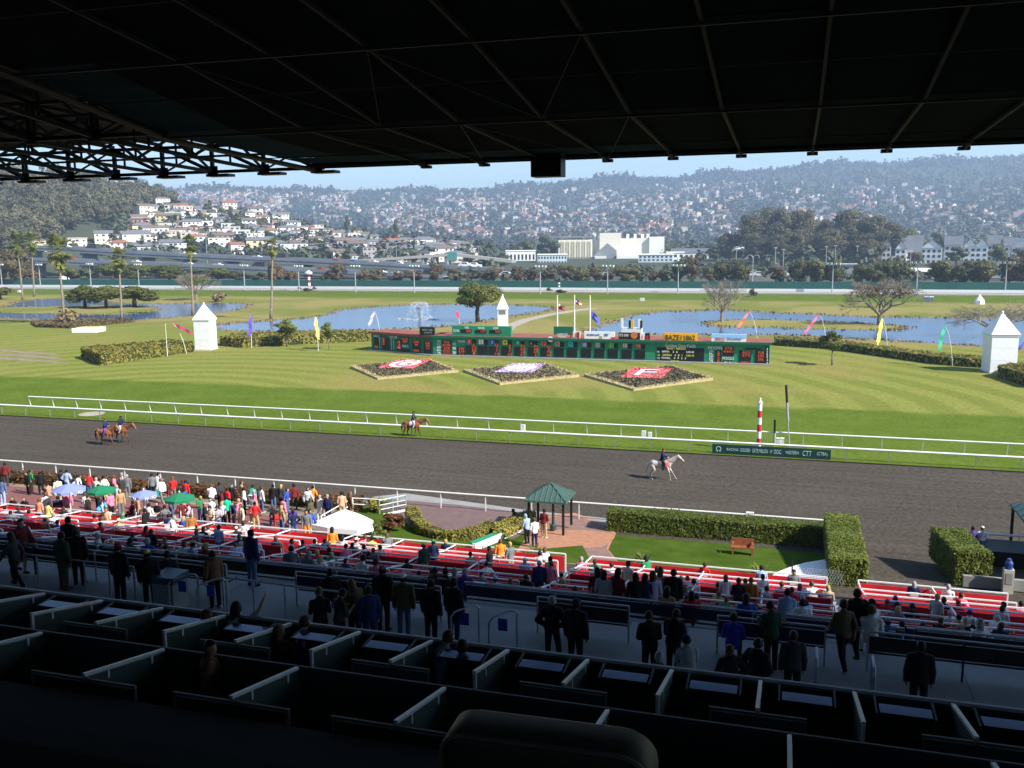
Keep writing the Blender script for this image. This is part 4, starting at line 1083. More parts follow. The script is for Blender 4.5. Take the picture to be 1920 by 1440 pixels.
MB().bx(-.08,w+.08,.02,.3,-.06,h+.06).build('frame', mat('orange_frame', (.75,.25,.01), .5), br)
text('BAZE11862', BLACKP, br, w*.5, h*.5, -.04, h*.60, w*.90)
br, w, h = board('billboard', 'blue and white billboard with red lettering at the right end of the scoreboard', 'billboard', 1334.5, 626, 1399, 642, WHITE, .35)
MB().bx(0, w, -.03, 0, h*.55, h).build('sky_print', mat('sky_blue_print', (.25,.55,.85), .5), br)
text('COORS', RED, br, w*.30, h*.42, -.05, h*.32, w*.34) if False else text('BIG', RED, br, w*.26, h*.42, -.05, h*.34, w*.26); text('Sunday', BLUE, br, w*.68, h*.44, -.05, h*.34, w*.42)
# white viewing stand behind the billboards
p = pY(1183, 622, 141); st = thing('viewing_stand', 'white and black stepped stand with posts behind the scoreboard', 'stand', (p[0], 141, BH-.2))
MB().bx(-1.4,1.7,-.6,.6,0,1.15).build('platform', WHITE, st)
for x, hh, m in ((-1.3,2.6,WHITE),(-.1,2.3,BLACKP),(.35,2.4,YELLOW),(1.35,2.5,WHITE),(1.65,2.3,BLACKP)): MB().bx(x-.16,x+.16,-.65,-.4,1.1,hh).build('post', m, st)

# ------------------------------------------------------------------ white infield towers
def tower(px, pyb, wpx, yeave, ytip, label, louvre=False, z=TZ, rz=.15):
    p = pz(px, pyb, z); dist = math.hypot(p[0], p[1]); s = wpx*dist/FPX/ (abs(math.cos(rz+.3))+abs(math.sin(rz+.3)))
    he = zt(px, yeave, p)-z; ht = zt(px, ytip, p)-z
    r = thing('white_tower', label, 'tower', (p[0], p[1], z), rz, 'white pointed towers on the infield')
    a = s/2
    MB().bx(-a, a, -a, a, 0, he).build('shaft', WHITE, r)
    b = MB(); e = a*1.12; b.add([(-e,-e,he),(e,-e,he),(e,e,he),(-e,e,he),(-.12,-.12,ht),(.12,-.12,ht),(.12,.12,ht),(-.12,.12,ht)], [(3,2,1,0),(4,5,6,7),(0,1,5,4),(1,2,6,5),(2,3,7,6),(3,0,4,7)])
    b.build('spire_roof', WHITE, r)
    for q in (.33, .66): MB().bx(-a-.015, a+.015, -a-.015, a+.015, he*q, he*q+.05).build('batten', OFFWH, r)
    MB().bx(-a-.08, a+.08, -a-.08, a+.08, 0, .28).build('plinth', OFFWH, r); MB().bx(-a-.10, a+.10, -a-.10, a+.10, he-.22, he-.02).build('cornice', OFFWH, r)
    MB().lathe([(.05,0),(.16,.15),(.16,.3),(.03,.45)], 8, (0,0,ht-.05)).build('finial', WHITE, r)
    if louvre: MB().bx(-a*.75, a*.75, -a-.03, -a+.02, he*.72, he*.92).build('louvre', mat('grey_louvre', (.2,.2,.19), .6), r)
    return r
tower(387, 655, 38, 598, 571, 'white pointed tower by the long clipped hedge at the left')
tower(1872, 697, 55, 625, 588, 'white pointed tower by the blue streamer at the right')
tower(943, 617, 23, 578, 555, 'white pointed tower with a grey louvre behind the scoreboard', True)

# ------------------------------------------------------------------ flagpoles, streamers
def pole_flag(px, pyb, pyt, label, cols, fl, Yb=137.):
    p = pY(px, pyb, Yb); zt_ = pY(px, pyt, Yb)[2]; r = thing('flagpole', label, 'flagpole', (p[0], p[1], 0), 0, 'flagpoles behind the scoreboard')
    MB().tube((0,0,0), (0,0,zt_), .15, .09, 8).build('pole', OFFWH, r); MB().ell((0,0,zt_+.08), (.13,.13,.13), 8, 6).build('ball_finial', YELLOW, r)
    z0 = pY(px, fl[1], Yb)[2]; k = Yb/FPX*1.05
    b = MB(); n = 10; w = fl[2]*k; h = fl[3]*k
    for i in range(n+1):
        t = i/n; y = .35*math.sin(t*7)*t; sag = -fl[4]*k*t**1.3
        for j in range(4): b.v.append((.2+w*t, y, z0-h*j/3+sag))
    for i in range(n):
        for j in range(3): b.f.append((i*4+j, i*4+j+1, (i+1)*4+j+1, (i+1)*4+j)); b.m.append(min(len(cols)-1, 0 if (i < 5 and j == 0) else (1 + (j % 2))) if len(cols) > 2 else (1 if (len(cols) > 1 and (i in (4,5,6) and j == 1)) else 0))
    b.build('flag', [FLAGS[c] for c in cols], r, True); return r
FLAGS = {c: mat('flag_'+c, v, .8, .05) for c, v in dict(white=(.8,.8,.78), red=(.6,.05,.06), blue=(.06,.08,.45), black=(.1,.06,.05), royal=(.10,.12,.62)).items()}
pole_flag(1045, 640, 556, 'white flagpole with a white and red flag', ['white','black','red'], (1045,570,11,9,4))
pole_flag(1077, 640, 555, 'white flagpole with a red, white and blue flag', ['blue','red','white'], (1077,560,10,9,6))
pole_flag(1106, 640, 556, 'white flagpole with a drooping blue flag', ['royal','white'], (1106,583,15,14,12))
def streamer(pole, tip, tail, col, cname, label, bend=0):
    """leaning thin pole with a narrow banner hanging from its tip"""
    p = pz(*pole, TZ); P = Vector((p[0], p[1], TZ)); dist = math.hypot(p[0], p[1])
    t = atD(*tip, dist); e = atD(*tail, dist-1.2)
    r = thing('streamer', label, 'streamer', P, 0, 'coloured streamers round the infield')
    t = Vector(t)-P; e = Vector(e)-P
    MB().path([(0,0,0), (t.x*.25, t.y*.25, t.z*.45), (t.x*.6, t.y*.6, t.z*.8), t], [.05,.045,.035,.02], 6).build('pole', OFFWH, r)
    b = MB(); n = 12; L = e-t
    s = Vector((CR[0], CR[1], 0)); side = s if abs(L.z) > abs(L.dot(s)) else Vector((0,0,1))
    for i in range(n+1):
        q = t+L*(i/n)+Vector((0, .15*math.sin(i*1.1), .0)); w = (.10+.22*min(1, i/3))*(1 if i < n-1 else .45)
        w *= 1+.15*math.sin(i*2.1)
        b.v += [tuple(q-side*w), tuple(q+side*w*.6+Vector((0,.1,0)))]
    for i in range(n): b.f.append((2*i, 2*i+1, 2*i+3, 2*i+2)); b.m.append(0)
    o = b.build('banner', FLAGC, r, True); k_ = sum(col)/3; o.color = (*[c*.82+k_*.18 for c in col], 1)
    return r
streamer((314,668), (317,606), (314,668), (.6,.6,.5), 'white', 'bare pale pole beside the clipped hedge at the left') if False else None
streamer((350,663), (324,606), (362,626), (.40,.03,.09), 'crimson', 'crimson streamer left of the white tower at the left')
streamer((472,652), (470,590), (469,634), (.10,.05,.42), 'purple', 'purple streamer at the left end of the middle pond')
streamer((597,658), (591,594), (598,637), (.85,.60,.08), 'yellow', 'yellow streamer among small trees left of the scoreboard')
streamer((712,622), (702,584), (692,612), (.55,.38,.65), 'lilac', 'lilac streamer in front of the fountain')
streamer((862,610), (856,582), (860,597), (.55,.02,.05), 'red', 'red streamer under the big round tree')
streamer((1420,636), (1405,584), (1382,618), (.85,.14,.08), 'orange red', 'orange-red streamer near the right end of the scoreboard')
streamer((1548,632), (1536,590), (1507,628), (.85,.08,.32), 'pink', 'pink streamer beside the small tree at the right')
streamer((1664,662), (1655,597), (1646,648), (.85,.80,.05), 'bright yellow', 'bright yellow streamer in front of the right pond')
streamer((1786,686), (1772,610), (1761,660), (.02,.38,.22), 'green', 'green streamer left of the right white tower')
streamer((1935,690), (1926,638), (1893,672), (.04,.06,.42), 'blue', 'blue streamer in front of the right white tower')
p = pz(314, 668, TZ); r = thing('thin_pole', 'thin pale bare pole in front of the clipped hedge at the left', 'pole', (p[0], p[1], TZ)); MB().tube((0,0,0), (0,0,zt(317,606,p)-TZ), .06, .03, 6).build('pole', OFFWH, r)

# ------------------------------------------------------------------ flower beds with letters
def bed(corners, letter, patch, bg, glyph, label, lp):
    P = [Vector((*pz(x, y, TZ)[:2], TZ)) for x, y in corners]          # left, front, right, back
    c = sum(P, Vector())/4; r = thing('flower_bed', label, 'flower bed', c, 0, 'diamond flower beds')
    q = [p-c for p in P]
    zt0 = lambda p: .20+.22*max(0, min(1, (p.y-q[1].y)/(q[3].y-q[1].y)))   # tilted towards the stand
    def quad(s, dz): return [(p.x*s, p.y*s, zt0(p*s)+dz) for p in q]
    b = MB(); o = quad(1, 0); b.v = [(p[0],p[1],-.02) for p in o]+o
    b.f = [(4,5,6,7)]+[(i,(i+1) % 4,4+(i+1) % 4,4+i) for i in range(4)]; b.m = [0]*5
    b.build('border', BEDB, r)
    b = MB(); b.poly(quad(.87, .02)); b.build('soil', BEDS, r)
    g = np.random.default_rng(len(label))
    def fill(n, s, m, name, size, dz, shrink=True):
        uv = g.uniform(0, 1, (n, 2)); Q = np.array([list(p) for p in q])
        A = ((1-uv[:,:1])*(1-uv[:,1:])*Q[0]+uv[:,:1]*(1-uv[:,1:])*Q[1]+uv[:,:1]*uv[:,1:]*Q[2]+(1-uv[:,:1])*uv[:,1:]*Q[3])*s
        A[:,2] = [zt0(Vector(a))+dz for a in A]; A[:,2] += g.uniform(0, .12, n)
        link(name, quads_mesh(name, leaves(A, size, g, up=1.), None, m), r)['kind'] = 'stuff'; return A
    fill(2900, .885, BEDPL, 'bedding_plants', .16, .03)
    # pale flowers round the border
    e = []
    for i in range(4):
        a, bb = q[i], q[(i+1) % 4]
        for t in np.linspace(0, 1, 55):
            for s in (.90, .94, .98): p = (a+(bb-a)*t)*s; e.append((p.x+g.normal()*.1, p.y+g.normal()*.1, zt0(p)+.05+g.uniform(0,.08)))
    _st = link('border_flowers', quads_mesh('border_flowers', leaves(np.array(e), .10, g, up=2), None, BEDB), r); _st['kind'] = 'stuff'
    # the coloured panel of flowers
    pp = [Vector((*pz(x, y, TZ)[:2], 0))-Vector((c.x, c.y, 0)) for x, y in lp]
    b = MB(); b.poly([(p.x, p.y, zt0(p)+.16) for p in pp]); b.build('flower_panel', patch, r)
    pc = sum(pp, Vector())/4; ux = ((pp[2]-pp[1])+(pp[3]-pp[0]))/2; uy = ((pp[0]-pp[1])+(pp[3]-pp[2]))/2
    if bg == 'oval':
        b = MB(); b.poly([tuple((lambda k: (k.x, k.y, zt0(k)+.20))(pc+ux*.40*math.cos(t)+uy*.41*math.sin(t))) for t in np.linspace(0, 6.28, 25)[:-1]]); b.build('pale_oval', BEDW, r)
    me = text_mesh(letter, glyph, 1., .002); co = np.array([v.co for v in me.vertices]); mn = co.min(0); mx = co.max(0)
    for v in me.vertices:
        a = (v.co.x-(mn[0]+mx[0])/2)/(mx[0]-mn[0]); d = (v.co.y-(mn[1]+mx[1])/2)/(mx[1]-mn[1])
        k = pc+ux*a*.46+uy*d*.62; v.co = (k.x, k.y, zt0(k)+.24+v.co.z)
    link('letter', me, r)
    n = 700; uv = g.uniform(-.5, .5, (n, 2)); K = [pc+ux*u+uy*v for u, v in uv]
    A = np.array([(k.x, k.y, zt0(k)+.19) for k in K]); rr = (uv[:,0]/.40)**2+(uv[:,1]/.42)**2
    A = A[rr > 1.]; link('panel_flowers', quads_mesh('panel_flowers', leaves(A, .13, g, up=2), None, patch), r)['kind'] = 'stuff'
    return r
BEDB = mat('pale_yellow_flowers', (.38,.31,.15), .9, .25, 3.); BEDS = mat('bed_soil', (.12,.10,.07), .95, .3, 2.)
BEDPL = leafmat('bedding_leaf', (.07,.062,.032), (.20,.165,.09), 1.5, .1)
BEDR = mat('red_flowers', (.72,.16,.17), .9, .3, 4.); BEDP = mat('purple_flowers', (.58,.44,.66), .9, .3, 4.); BEDW = mat('white_flowers', (.78,.74,.74), .9, .1, 4.)
bed([(657,690),(708,712),(860,698),(805,678)], 'G', BEDR, 'oval', BEDR, 'diamond flower bed with a red and white letter panel, left of the three', [(745,682),(708,695),(775,697),(811,680)])
bed([(868,697),(937,722),(1086,707),(1022,685)], 'G', BEDP, 'oval', BEDP, 'diamond flower bed with a purple and white letter panel, middle of the three', [(961,689),(927,704),(997,705),(1023,690)])
bed([(1095,706),(1188,733),(1337,713),(1260,691)], 'F', BEDR, 'none', BEDW, 'diamond flower bed with a red panel and white letter, right of the three', [(1186,697),(1163,714),(1240,716),(1261,698)])

# ------------------------------------------------------------------ hedges
def hedge_px(px, h, label, m=LEAF_HDG, z=None, **k):
    P = [(pg(x, y) if z is None else pz(x, y, z)) for x, y in px]
    P = [(p[0], p[1], 0) for p in P]; z0 = zg(P[0][1]) if z is None else z
    A = sum(P[i][0]*P[(i+1) % len(P)][1]-P[(i+1) % len(P)][0]*P[i][1] for i in range(len(P)))
    if A < 0: P = P[::-1]
    P = [(p[0], p[1], z0) for p in P]
    return hedge('clipped_hedge', P, h, label, m, **k)
hedge_px([(190,686),(153,671),(320,655),(362,660)], 1.7, 'long clipped golden hedge left of the white tower', LEAF_HDG2, TZ, dens=16, size=.22)
hedge_px([(413,648),(450,652),(600,644),(696,640),(690,634),(560,636),(440,640)], 1.5, 'clipped golden hedge running behind the small trees to the scoreboard', LEAF_HDG2, TZ, dens=12, size=.22)
hedge_px([(1453,648),(1560,655),(1760,684),(1845,690),(1850,682),(1765,676),(1560,648),(1453,642)], 1.1, 'low dark clipped hedge running from the scoreboard to the right tower', LEAF_HDG2, TZ, dens=12, size=.2)
hedge_px([(1869,706),(1935,728),(1990,728),(1990,712),(1900,698)], 1.4, 'clipped hedge at the right edge below the white tower', LEAF_HDG2, TZ, dens=14, size=.2)
a = pg(1139, 996); e = pg(1560, 1040)
Xr = pg(1622, 1098)[0]; XrL = pg(1556, 1098)[0]; Yn = pg(1590, 1100)[1]
hedge('clipped_hedge', [(a[0], a[1], 0.), (Xr, a[1], 0.), (Xr, a[1]+1.3, 0.), (a[0], a[1]+1.3, 0.)], 1.18, 'tall clipped green hedge along the back of the lawn', LEAF_HDG, dens=800, size=.048)
hedge('clipped_hedge', [(XrL, Yn, zg(Yn)), (Xr, Yn, zg(Yn)), (Xr, a[1]-.02, zg(Yn)), (XrL, a[1]-.02, zg(Yn))], 1.3, 'tall clipped green hedge end running towards the stand, right of the lawn', LEAF_HDG, dens=800, size=.048)
q = [pg(1790, 1096), pg(1843, 1090)]; 
P = [(q[0][0], q[0][1]), (q[1][0]+.05, q[1][1]+.2), (pg(1850, 1018)[0]-.2, 50.6), (pg(1768, 1052)[0], 50.2), (pg(1768,1052)[0], 48.6)]
P = [(q[0][0], q[0][1]), (q[1][0]+.1, q[0][1]+.1), (q[1][0]-.5, 51.6), (q[0][0]-.6, 51.8)]
hedge('clipped_hedge', [(x, y, zg(q[0][1])) for x, y in P], 1.65, 'clipped green hedge block casting a long shadow at the right', LEAF_HDG, dens=800, size=.048)
# low hedge of rust flowers along the outer rail
p0 = pg(-200, 868); p1 = pg(690, 950)
for k in range(6):
    xa = -80+ (p1[0]+80)*k/6; xb = -80+(p1[0]+80)*(k+1)/6-.15
    hedge('flowering_shrub', [(xa, 53.0, 0.), (xb, 53.0, 0.), (xb, 54.1, 0.), (xa, 54.1, 0.)], .72, 'rust-coloured flowering shrub border along the outer rail, section %s' % ['off the left edge','at the left edge','behind the two men in dark coats','behind the umbrellas','behind the person in teal','behind the person in orange'][k], LEAF_RUST, dens=75, size=.12, group='rust-coloured shrubs along the outer rail', cat='shrub', wob=.14)
# curved hedge by the winners' terrace
cl = [pg(x, y)[:2] for x, y in ((772,977),(780,990),(797,1002),(822,1009),(850,1012),(880,1011),(905,1006),(924,999))]
def band(cl, w):
    o, i_ = [], []
    for k in range(len(cl)):
        t = cl[min(k+1, len(cl)-1)]-cl[max(k-1, 0)]; t = t/np.linalg.norm(t); n = np.array([-t[1], t[0]]); o.append(cl[k]-n*w); i_.append(cl[k]+n*w)
    return o+i_[::-1]
hedge('clipped_hedge', [(q[0], q[1], zg(cl[3][1])) for q in band(cl, .36)], .5, 'low curved golden hedge round the winners terrace', LEAF_HDG2, dens=260, size=.06)
hedge_px([(928,1016),(960,1008),(990,996),(1005,988),(990,985),(955,995),(925,1004)], .5, 'small clipped golden hedge left of the kiosk', LEAF_HDG2, dens=200, size=.07)

# ------------------------------------------------------------------ infield trees and plants
p = pz(896, 603, TZ); OAK.plant((p[0],p[1],TZ), zt(896,523,p)-TZ, 108*math.hypot(p[0],p[1])/FPX, 'big round dark green tree beside the middle pond', z0=.22)
for i, (x, y, w, yt, l) in enumerate(((160,577,48,530,'left'),(200,578,50,531,'middle'),(252,576,66,532,'right'))):
    p = pz(x, y, TZ); CLUMPT.plant((p[0],p[1],TZ), zt(x,yt,p)-TZ, w*1.55*math.hypot(p[0],p[1])/FPX, 'spreading olive green tree on the islet, %s of the three' % l, group='trees on the islet')
p = pz(2, 562, TZ); CLUMPT.plant((p[0],p[1],TZ), zt(2,536,p)-TZ, 46*math.hypot(p[0],p[1])/FPX, 'spreading tree at the left edge beyond the pond')
p = pz(368, 562, TZ); bare_tree((p[0],p[1],TZ), zt(368,512,p)-TZ, 76*math.hypot(p[0],p[1])/FPX, 'thinly leafed umbrella-shaped tree behind the left pond', 0, LEAF_LT)
p = pz(1353, 604, TZ); bare_tree((p[0],p[1],TZ), zt(1355,526,p)-TZ, 92*math.hypot(p[0],p[1])/FPX, 'leafless grey tree on the tip of the islet in the right pond', 0)
p = pz(1648, 609, TZ); bare_tree((p[0],p[1],TZ), zt(1648,524,p)-TZ, 128*math.hypot(p[0],p[1])/FPX, 'wide leafless tree with a tinge of new leaves behind the yellow streamer', 1, LEAF_BRN)
p = pz(1862, 634, TZ); bare_tree((p[0],p[1],TZ), zt(1862,568,p)-TZ, 140*math.hypot(p[0],p[1])/FPX, 'wide leafless tree beside the right white tower', 2)
for x, yb, yt, w, l in ((538,650,597,52,'small green tree left of the yellow streamer'),(617,655,602,32,'small green tree right of the yellow streamer'),(1560,685,618,48,'small thin tree on the lawn right of the scoreboard')):
    p = pz(x, yb, TZ); SAPL.plant((p[0],p[1],TZ), zt(x,yt,p)-TZ, w*1.2*math.hypot(p[0],p[1])/FPX, l)
for i, (bx_, by_, tx, ty, r) in enumerate(((43,563,32,452,13),(64,556,59,449,12),(121,609,109,464,19),(228,598,223,480,13),(362,592,356,455,13),(508,599,511,458,11))):
    p = pz(bx_, by_, TZ); d = math.hypot(p[0], p[1]); t = atD(tx, ty+4, d)
    palm((p[0], p[1], TZ), t, r*d/FPX*1.5, ['leftmost tall palm','second tall palm from the left','tall palm with the largest crown at the left','tall palm in front of the islet trees','tall palm left of the left white tower','tall palm beside the middle pond'][i]+', with a bare slim trunk')
# pampas grass clumps
def pampas(x, y, yt, w, label):
    p = pz(x, y, TZ); d = math.hypot(p[0], p[1]); h = zt(x, yt, p)-TZ; W = w*d/FPX; g = np.random.default_rng(x)
    n = 500; t = g.uniform(0, 6.28, n); q = g.uniform(.0, 1, n)**.6; z = g.uniform(.1, 1, n)
    C = np.stack([np.cos(t)*W*.5*q*(.4+.6*z), np.sin(t)*W*.5*q*(.4+.6*z), z*h*(1-.35*q)], 1)
    r = thing('pampas_grass', label, 'grass clump', (p[0], p[1], TZ)); link('plumes', quads_mesh('plumes', leaves(C, .35, g, up=3), None, REED), r)
pampas(128, 608, 576, 38, 'tall pale pampas grass clump at the foot of the largest palm'); pampas(410, 566, 546, 30, 'pale pampas grass clump beyond the left pond')
# shrub bed at the palm
P = [pz(x, y, TZ)[:2] for x, y in ((58,607),(100,602),(250,602),(252,604),(130,616),(70,614))]
hedge('shrub_bed', [(a[0], a[1], TZ) for a in P], .6, 'low brown shrub bed round the largest palm at the left', LEAF_BRN, dens=10, size=.25, cat='shrub')
# fountain
p = pz(787, 598, TZ); ft = thing('fountain', 'white spray fountain in the middle pond', 'fountain', (p[0], p[1], TZ+.02))
SPRAY, nt, bs = _mat('water_spray'); bs.inputs['Base Color'].default_value = (.85,.88,.92,1); bs.inputs['Roughness'].default_value = .6; bs.inputs['Alpha'].default_value = .13
C = []; g = np.random.default_rng(5)
hz = zt(787, 569, p)-TZ
for k in range(16):
    a = 6.28*k/16; vr = 1.7
    for t in np.linspace(0, 1, 60):
        for _ in range(2):
            rr = vr*t*1.6; z = hz*(1-(2*t-1)**2) if t < .62 else hz*(1-(2*t-1)**2)
            C.append((math.cos(a)*rr+g.normal()*.10*(1+2*t), math.sin(a)*rr+g.normal()*.1*(1+2*t), z+g.normal()*.12))
for k in range(420): C.append((g.normal()*.4, g.normal()*.4, abs(g.normal())*hz*.4))
link('spray', quads_mesh('spray', leaves(np.array(C), .20, g), None, SPRAY), ft)
for dx, dy in ((-3.2,-1.5),(-.8,-3.4),(3.6,-1.0),(.4,2.6)):
    C = np.stack([dx+g.normal(size=160)*.9, dy+g.normal(size=160)*.5, abs(g.normal(size=160))*.12], 1); link('foam', quads_mesh('foam', leaves(C, .22, g), None, SPRAY), ft)

# ------------------------------------------------------------------ markers, kiosks and small things
p = pz(1424, 836, TZ); h = zt(1425, 748, p)-TZ; r = thing('striped_pole', 'red and white striped finish post with a pale knob', 'post', (p[0], 76.9, TZ))
b = MB(); n = 7
for i in range(n): b.lathe([(.17,0),(.17,h/n)], 14, (0,0,h*i/n), i % 2 if n % 2 else 0)
o = b.build('shaft', [WHITE, RED], r); MB().lathe([(.18,0),(.24,.06),(.12,.25),(.05,.5)], 12, (0,0,h)).build('knob', mat('cream_knob', (.75,.66,.40), .5), r)
p = pz(1480, 838, TZ); t = atD(1474, 722, math.hypot(p[0],p[1])); r = thing('camera_mast', 'thin leaning grey mast with a black top beside the finish post', 'mast', (p[0], p[1], TZ))
d = Vector(t)-Vector((p[0],p[1],TZ)); MB().tube((0,0,0), d*.65, .05, .05, 7).build('lower_pole', STEELW, r); MB().tube(d*.42, d*.72, .10, .09, 8).build('collar', STEELW, r); MB().tube(d*.72, d, .10, .10, 8).build('black_head', BLACKP, r)
p = pz(1452, 836, TZ); t = atD(1453, 787, math.hypot(p[0],p[1])); r = thing('short_mast', 'short grey mast with a dark top by the finish post', 'mast', (p[0], p[1], TZ))
d = Vector(t)-Vector((p[0],p[1],TZ)); MB().tube((0,0,0), d*.5, .10, n=8).build('lower_pole', STEELW, r); MB().tube(d*.5, d, .09, n=8).build('dark_head', BLACKM, r)
for x, l in ((1459,'small white box at the foot of the short mast'),(1466,'small cream box right of the short mast')):
    p = pz(x, 835, TZ); r = thing('equipment_box', l, 'box', (p[0], p[1]+.4, TZ)); MB().bx(-.16,.16,-.16,.16,0,.5).build('case', OFFWH, r); MB().bx(-.18,.18,-.18,.18,.5,.56).build('lid', WHITE, r)
xa = pz(1334, 847, .4)[0]; xb = pz(1558, 858, .4)[0]
r = thing('rail_banner', 'long dark green banner with pale lettering below the inner rail', 'banner', (xa, 75.4, .12)); L = xb-xa
MB().bx(0, L, -.02, .02, .0, .78).build('cloth', mat('banner_green', (.008,.045,.040), .6, .15), r)
PALEL = mat('pale_lettering', (.45,.62,.60), .6)
for s, f, h, w in (('\u03A9',.055,.42,.045),('RACING',.175,.2,.10),('GOLDEN',.285,.28,.085),('GATE',.37,.32,.05),('FIELDS',.44,.28,.075),('OF',.505,.25,.02),('DOC',.56,.34,.06),('WESTERN',.68,.26,.11),('CTT',.805,.42,.075),('(CTBA)',.93,.34,.085)):
    text(s, PALEL, r, L*f, .40, -.025, h, L*w)
# kiosk with a green pyramid roof
A = pg(1056, 1008); B_ = pg(1072, 990); C_ = pg(1001, 985)
kx, ky = -14.0, 52.4; A0 = pg(1057, 1007); B0 = pg(1072, 990)
S = B0[1]-A0[1]
c = Vector((A0[0]-1.15, (A0[1]+B0[1])/2+.1, zg(A0[1])))
kr = thing('kiosk', 'small open kiosk with a green ribbed pyramid roof on black posts', 'kiosk', c)
a = 1.05; zr_ = zt(1057, 944, A0)-c.z; zp = zt(1038, 905, (c.x, c.y))-c.z
for sx in (-1, 1):
    for sy in (-1, 1): MB().bar((sx*a,sy*a,0), (sx*a,sy*a,zr_), .13, .13).build('post', BLACKM, kr)
b = MB(); e = a+.22; b.add([(-e,-e,zr_),(e,-e,zr_),(e,e,zr_),(-e,e,zr_),(0,0,zp),(-e,-e,zr_-.1),(e,-e,zr_-.1),(e,e,zr_-.1),(-e,e,zr_-.1)], [(0,1,4),(1,2,4),(2,3,4),(3,0,4),(5,6,1,0),(6,7,2,1),(7,8,3,2),(8,5,0,3),(8,7,6,5)])
o = b.build('roof', KIOSK, kr)
b = MB()
for k in range(4):
    ca, sa = math.cos(k*math.pi/2), math.sin(k*math.pi/2)
    for j in range(9):
        u = -1+2*(j+.0)/8; q = (u*e, -e, zr_); f = 1-abs(u); t = (u*e, -e*abs(u), zr_+(zp-zr_)*f)
        if abs(u) > .98: t = (0,0,zp)
        R2 = lambda v: (v[0]*ca-v[1]*sa, v[0]*sa+v[1]*ca, v[2]+.02)
        b.bar(R2(q), R2(t), .04, .05)
b.build('roof_ribs', mat('rib_green', (.12,.20,.17), .4, metal=.3), o)
lp = thing('street_lamp', 'dark green lamp post standing inside the kiosk', 'lamp', (c.x+.2, c.y-.1, c.z))
MB().lathe([(.2,0),(.2,.25),(.09,.35),(.07,1.9),(.1,1.95)], 10).build('post', mat('lamp_green', (.03,.055,.05), .5), lp); MB().lathe([(.12,1.95),(.24,2.35),(.22,2.5),(.05,2.65)], 8).build('lantern', BLACKM, lp)
q0 = pz(1890, 940, 2.9); q1 = pz(1922, 1034, 2.7); kxw = 2.2; ky_ = (q0[1]-q1[1])/2
K2 = thing('kiosk', 'green ribbed kiosk roof cut off by the right edge', 'kiosk', ((q0[0]+q1[0])/2+kxw+.55, (q0[1]+q1[1])/2, .2))
z2 = 2.6; b = MB(); b.add([(-kxw,-ky_,z2),(kxw,-ky_,z2),(kxw,ky_,z2),(-kxw,ky_,z2),(0,0,z2+1.5),(-kxw,-ky_,z2-.12),(kxw,-ky_,z2-.12),(kxw,ky_,z2-.12),(-kxw,ky_,z2-.12)], [(0,1,4),(1,2,4),(2,3,4),(3,0,4),(5,6,1,0),(6,7,2,1),(7,8,3,2),(8,5,0,3),(8,7,6,5)]); o = b.build('roof', KIOSK, K2)
b = MB()
for j in range(1, 10):
    u = -1+2*j/10; f = 1-abs(u); b.bar((-kxw, u*ky_, z2+.02), (-kxw*abs(u), u*ky_, z2+.02+1.5*f), .05, .05)
b.build('roof_ribs', mat('rib_green', (.12,.20,.17), .4, metal=.3), o)
for sx in (-1, 1):
    for sy in (-1, 1): MB().bar((sx*(kxw-.15),sy*(ky_-.15),-.2), (sx*(kxw-.15),sy*(ky_-.15),z2), .14, .14).build('post', BLACKM, K2)
# dark block added to stand for the shade under that kiosk
p = pg(1880, 1068); r = thing('kiosk_shade_block', 'dark low block standing for the shade under the right kiosk', 'stall', (p[0]-.2, p[1]+1.2, zg(p[1])))
MB().bx(-1.2,1.8,-.8,1.2,0,.8).build('shade_body', BLACKM, r); MB().bx(-1.3,1.9,-.9,1.3,.8,.86).build('top', mat('shade_block_top', (.02,.03,.03), .6), r)
p = pg(1888, 1112); r = thing('cream_pedestal', 'cream pedestal bin with a framed notice and a blue bottle on top', 'bin', (p[0], p[1], zg(p[1])))
MB().bx(-.22,.22,-.2,.2,0,1.2).build('body', BIN, r); MB().bx(-.14,.14,-.215,-.2,.5,1.05).build('notice', mat('notice_grey', (.3,.3,.28), .6), r)
MB().lathe([(.17,0),(.18,.3),(.1,.42),(.1,.5)], 10, (0,0,1.2)).build('bottle', mat('blue_bottle', (.03,.06,.25), .3), r)
p = pg(1865, 1112); r = thing('low_wall', 'low pale wall at the foot of the right hedge', 'wall', (p[0], p[1]+.6, zg(p[1]))); MB().bx(-1.3,3.5,-.12,.12,0,.55).build('wall', KERB, r)
p = pg(1408, 967); r = thing('white_marker', 'small white marker block on the outer rail', 'marker', (pz(1408,968,.6)[0], 55.0, 0)); MB().bx(-.22,.22,-.12,.12,0,1.35).build('block', WHITE, r); MB().bx(-.06,.06,-.125,-.12,.95,1.1).build('mark', BLACKP, r)
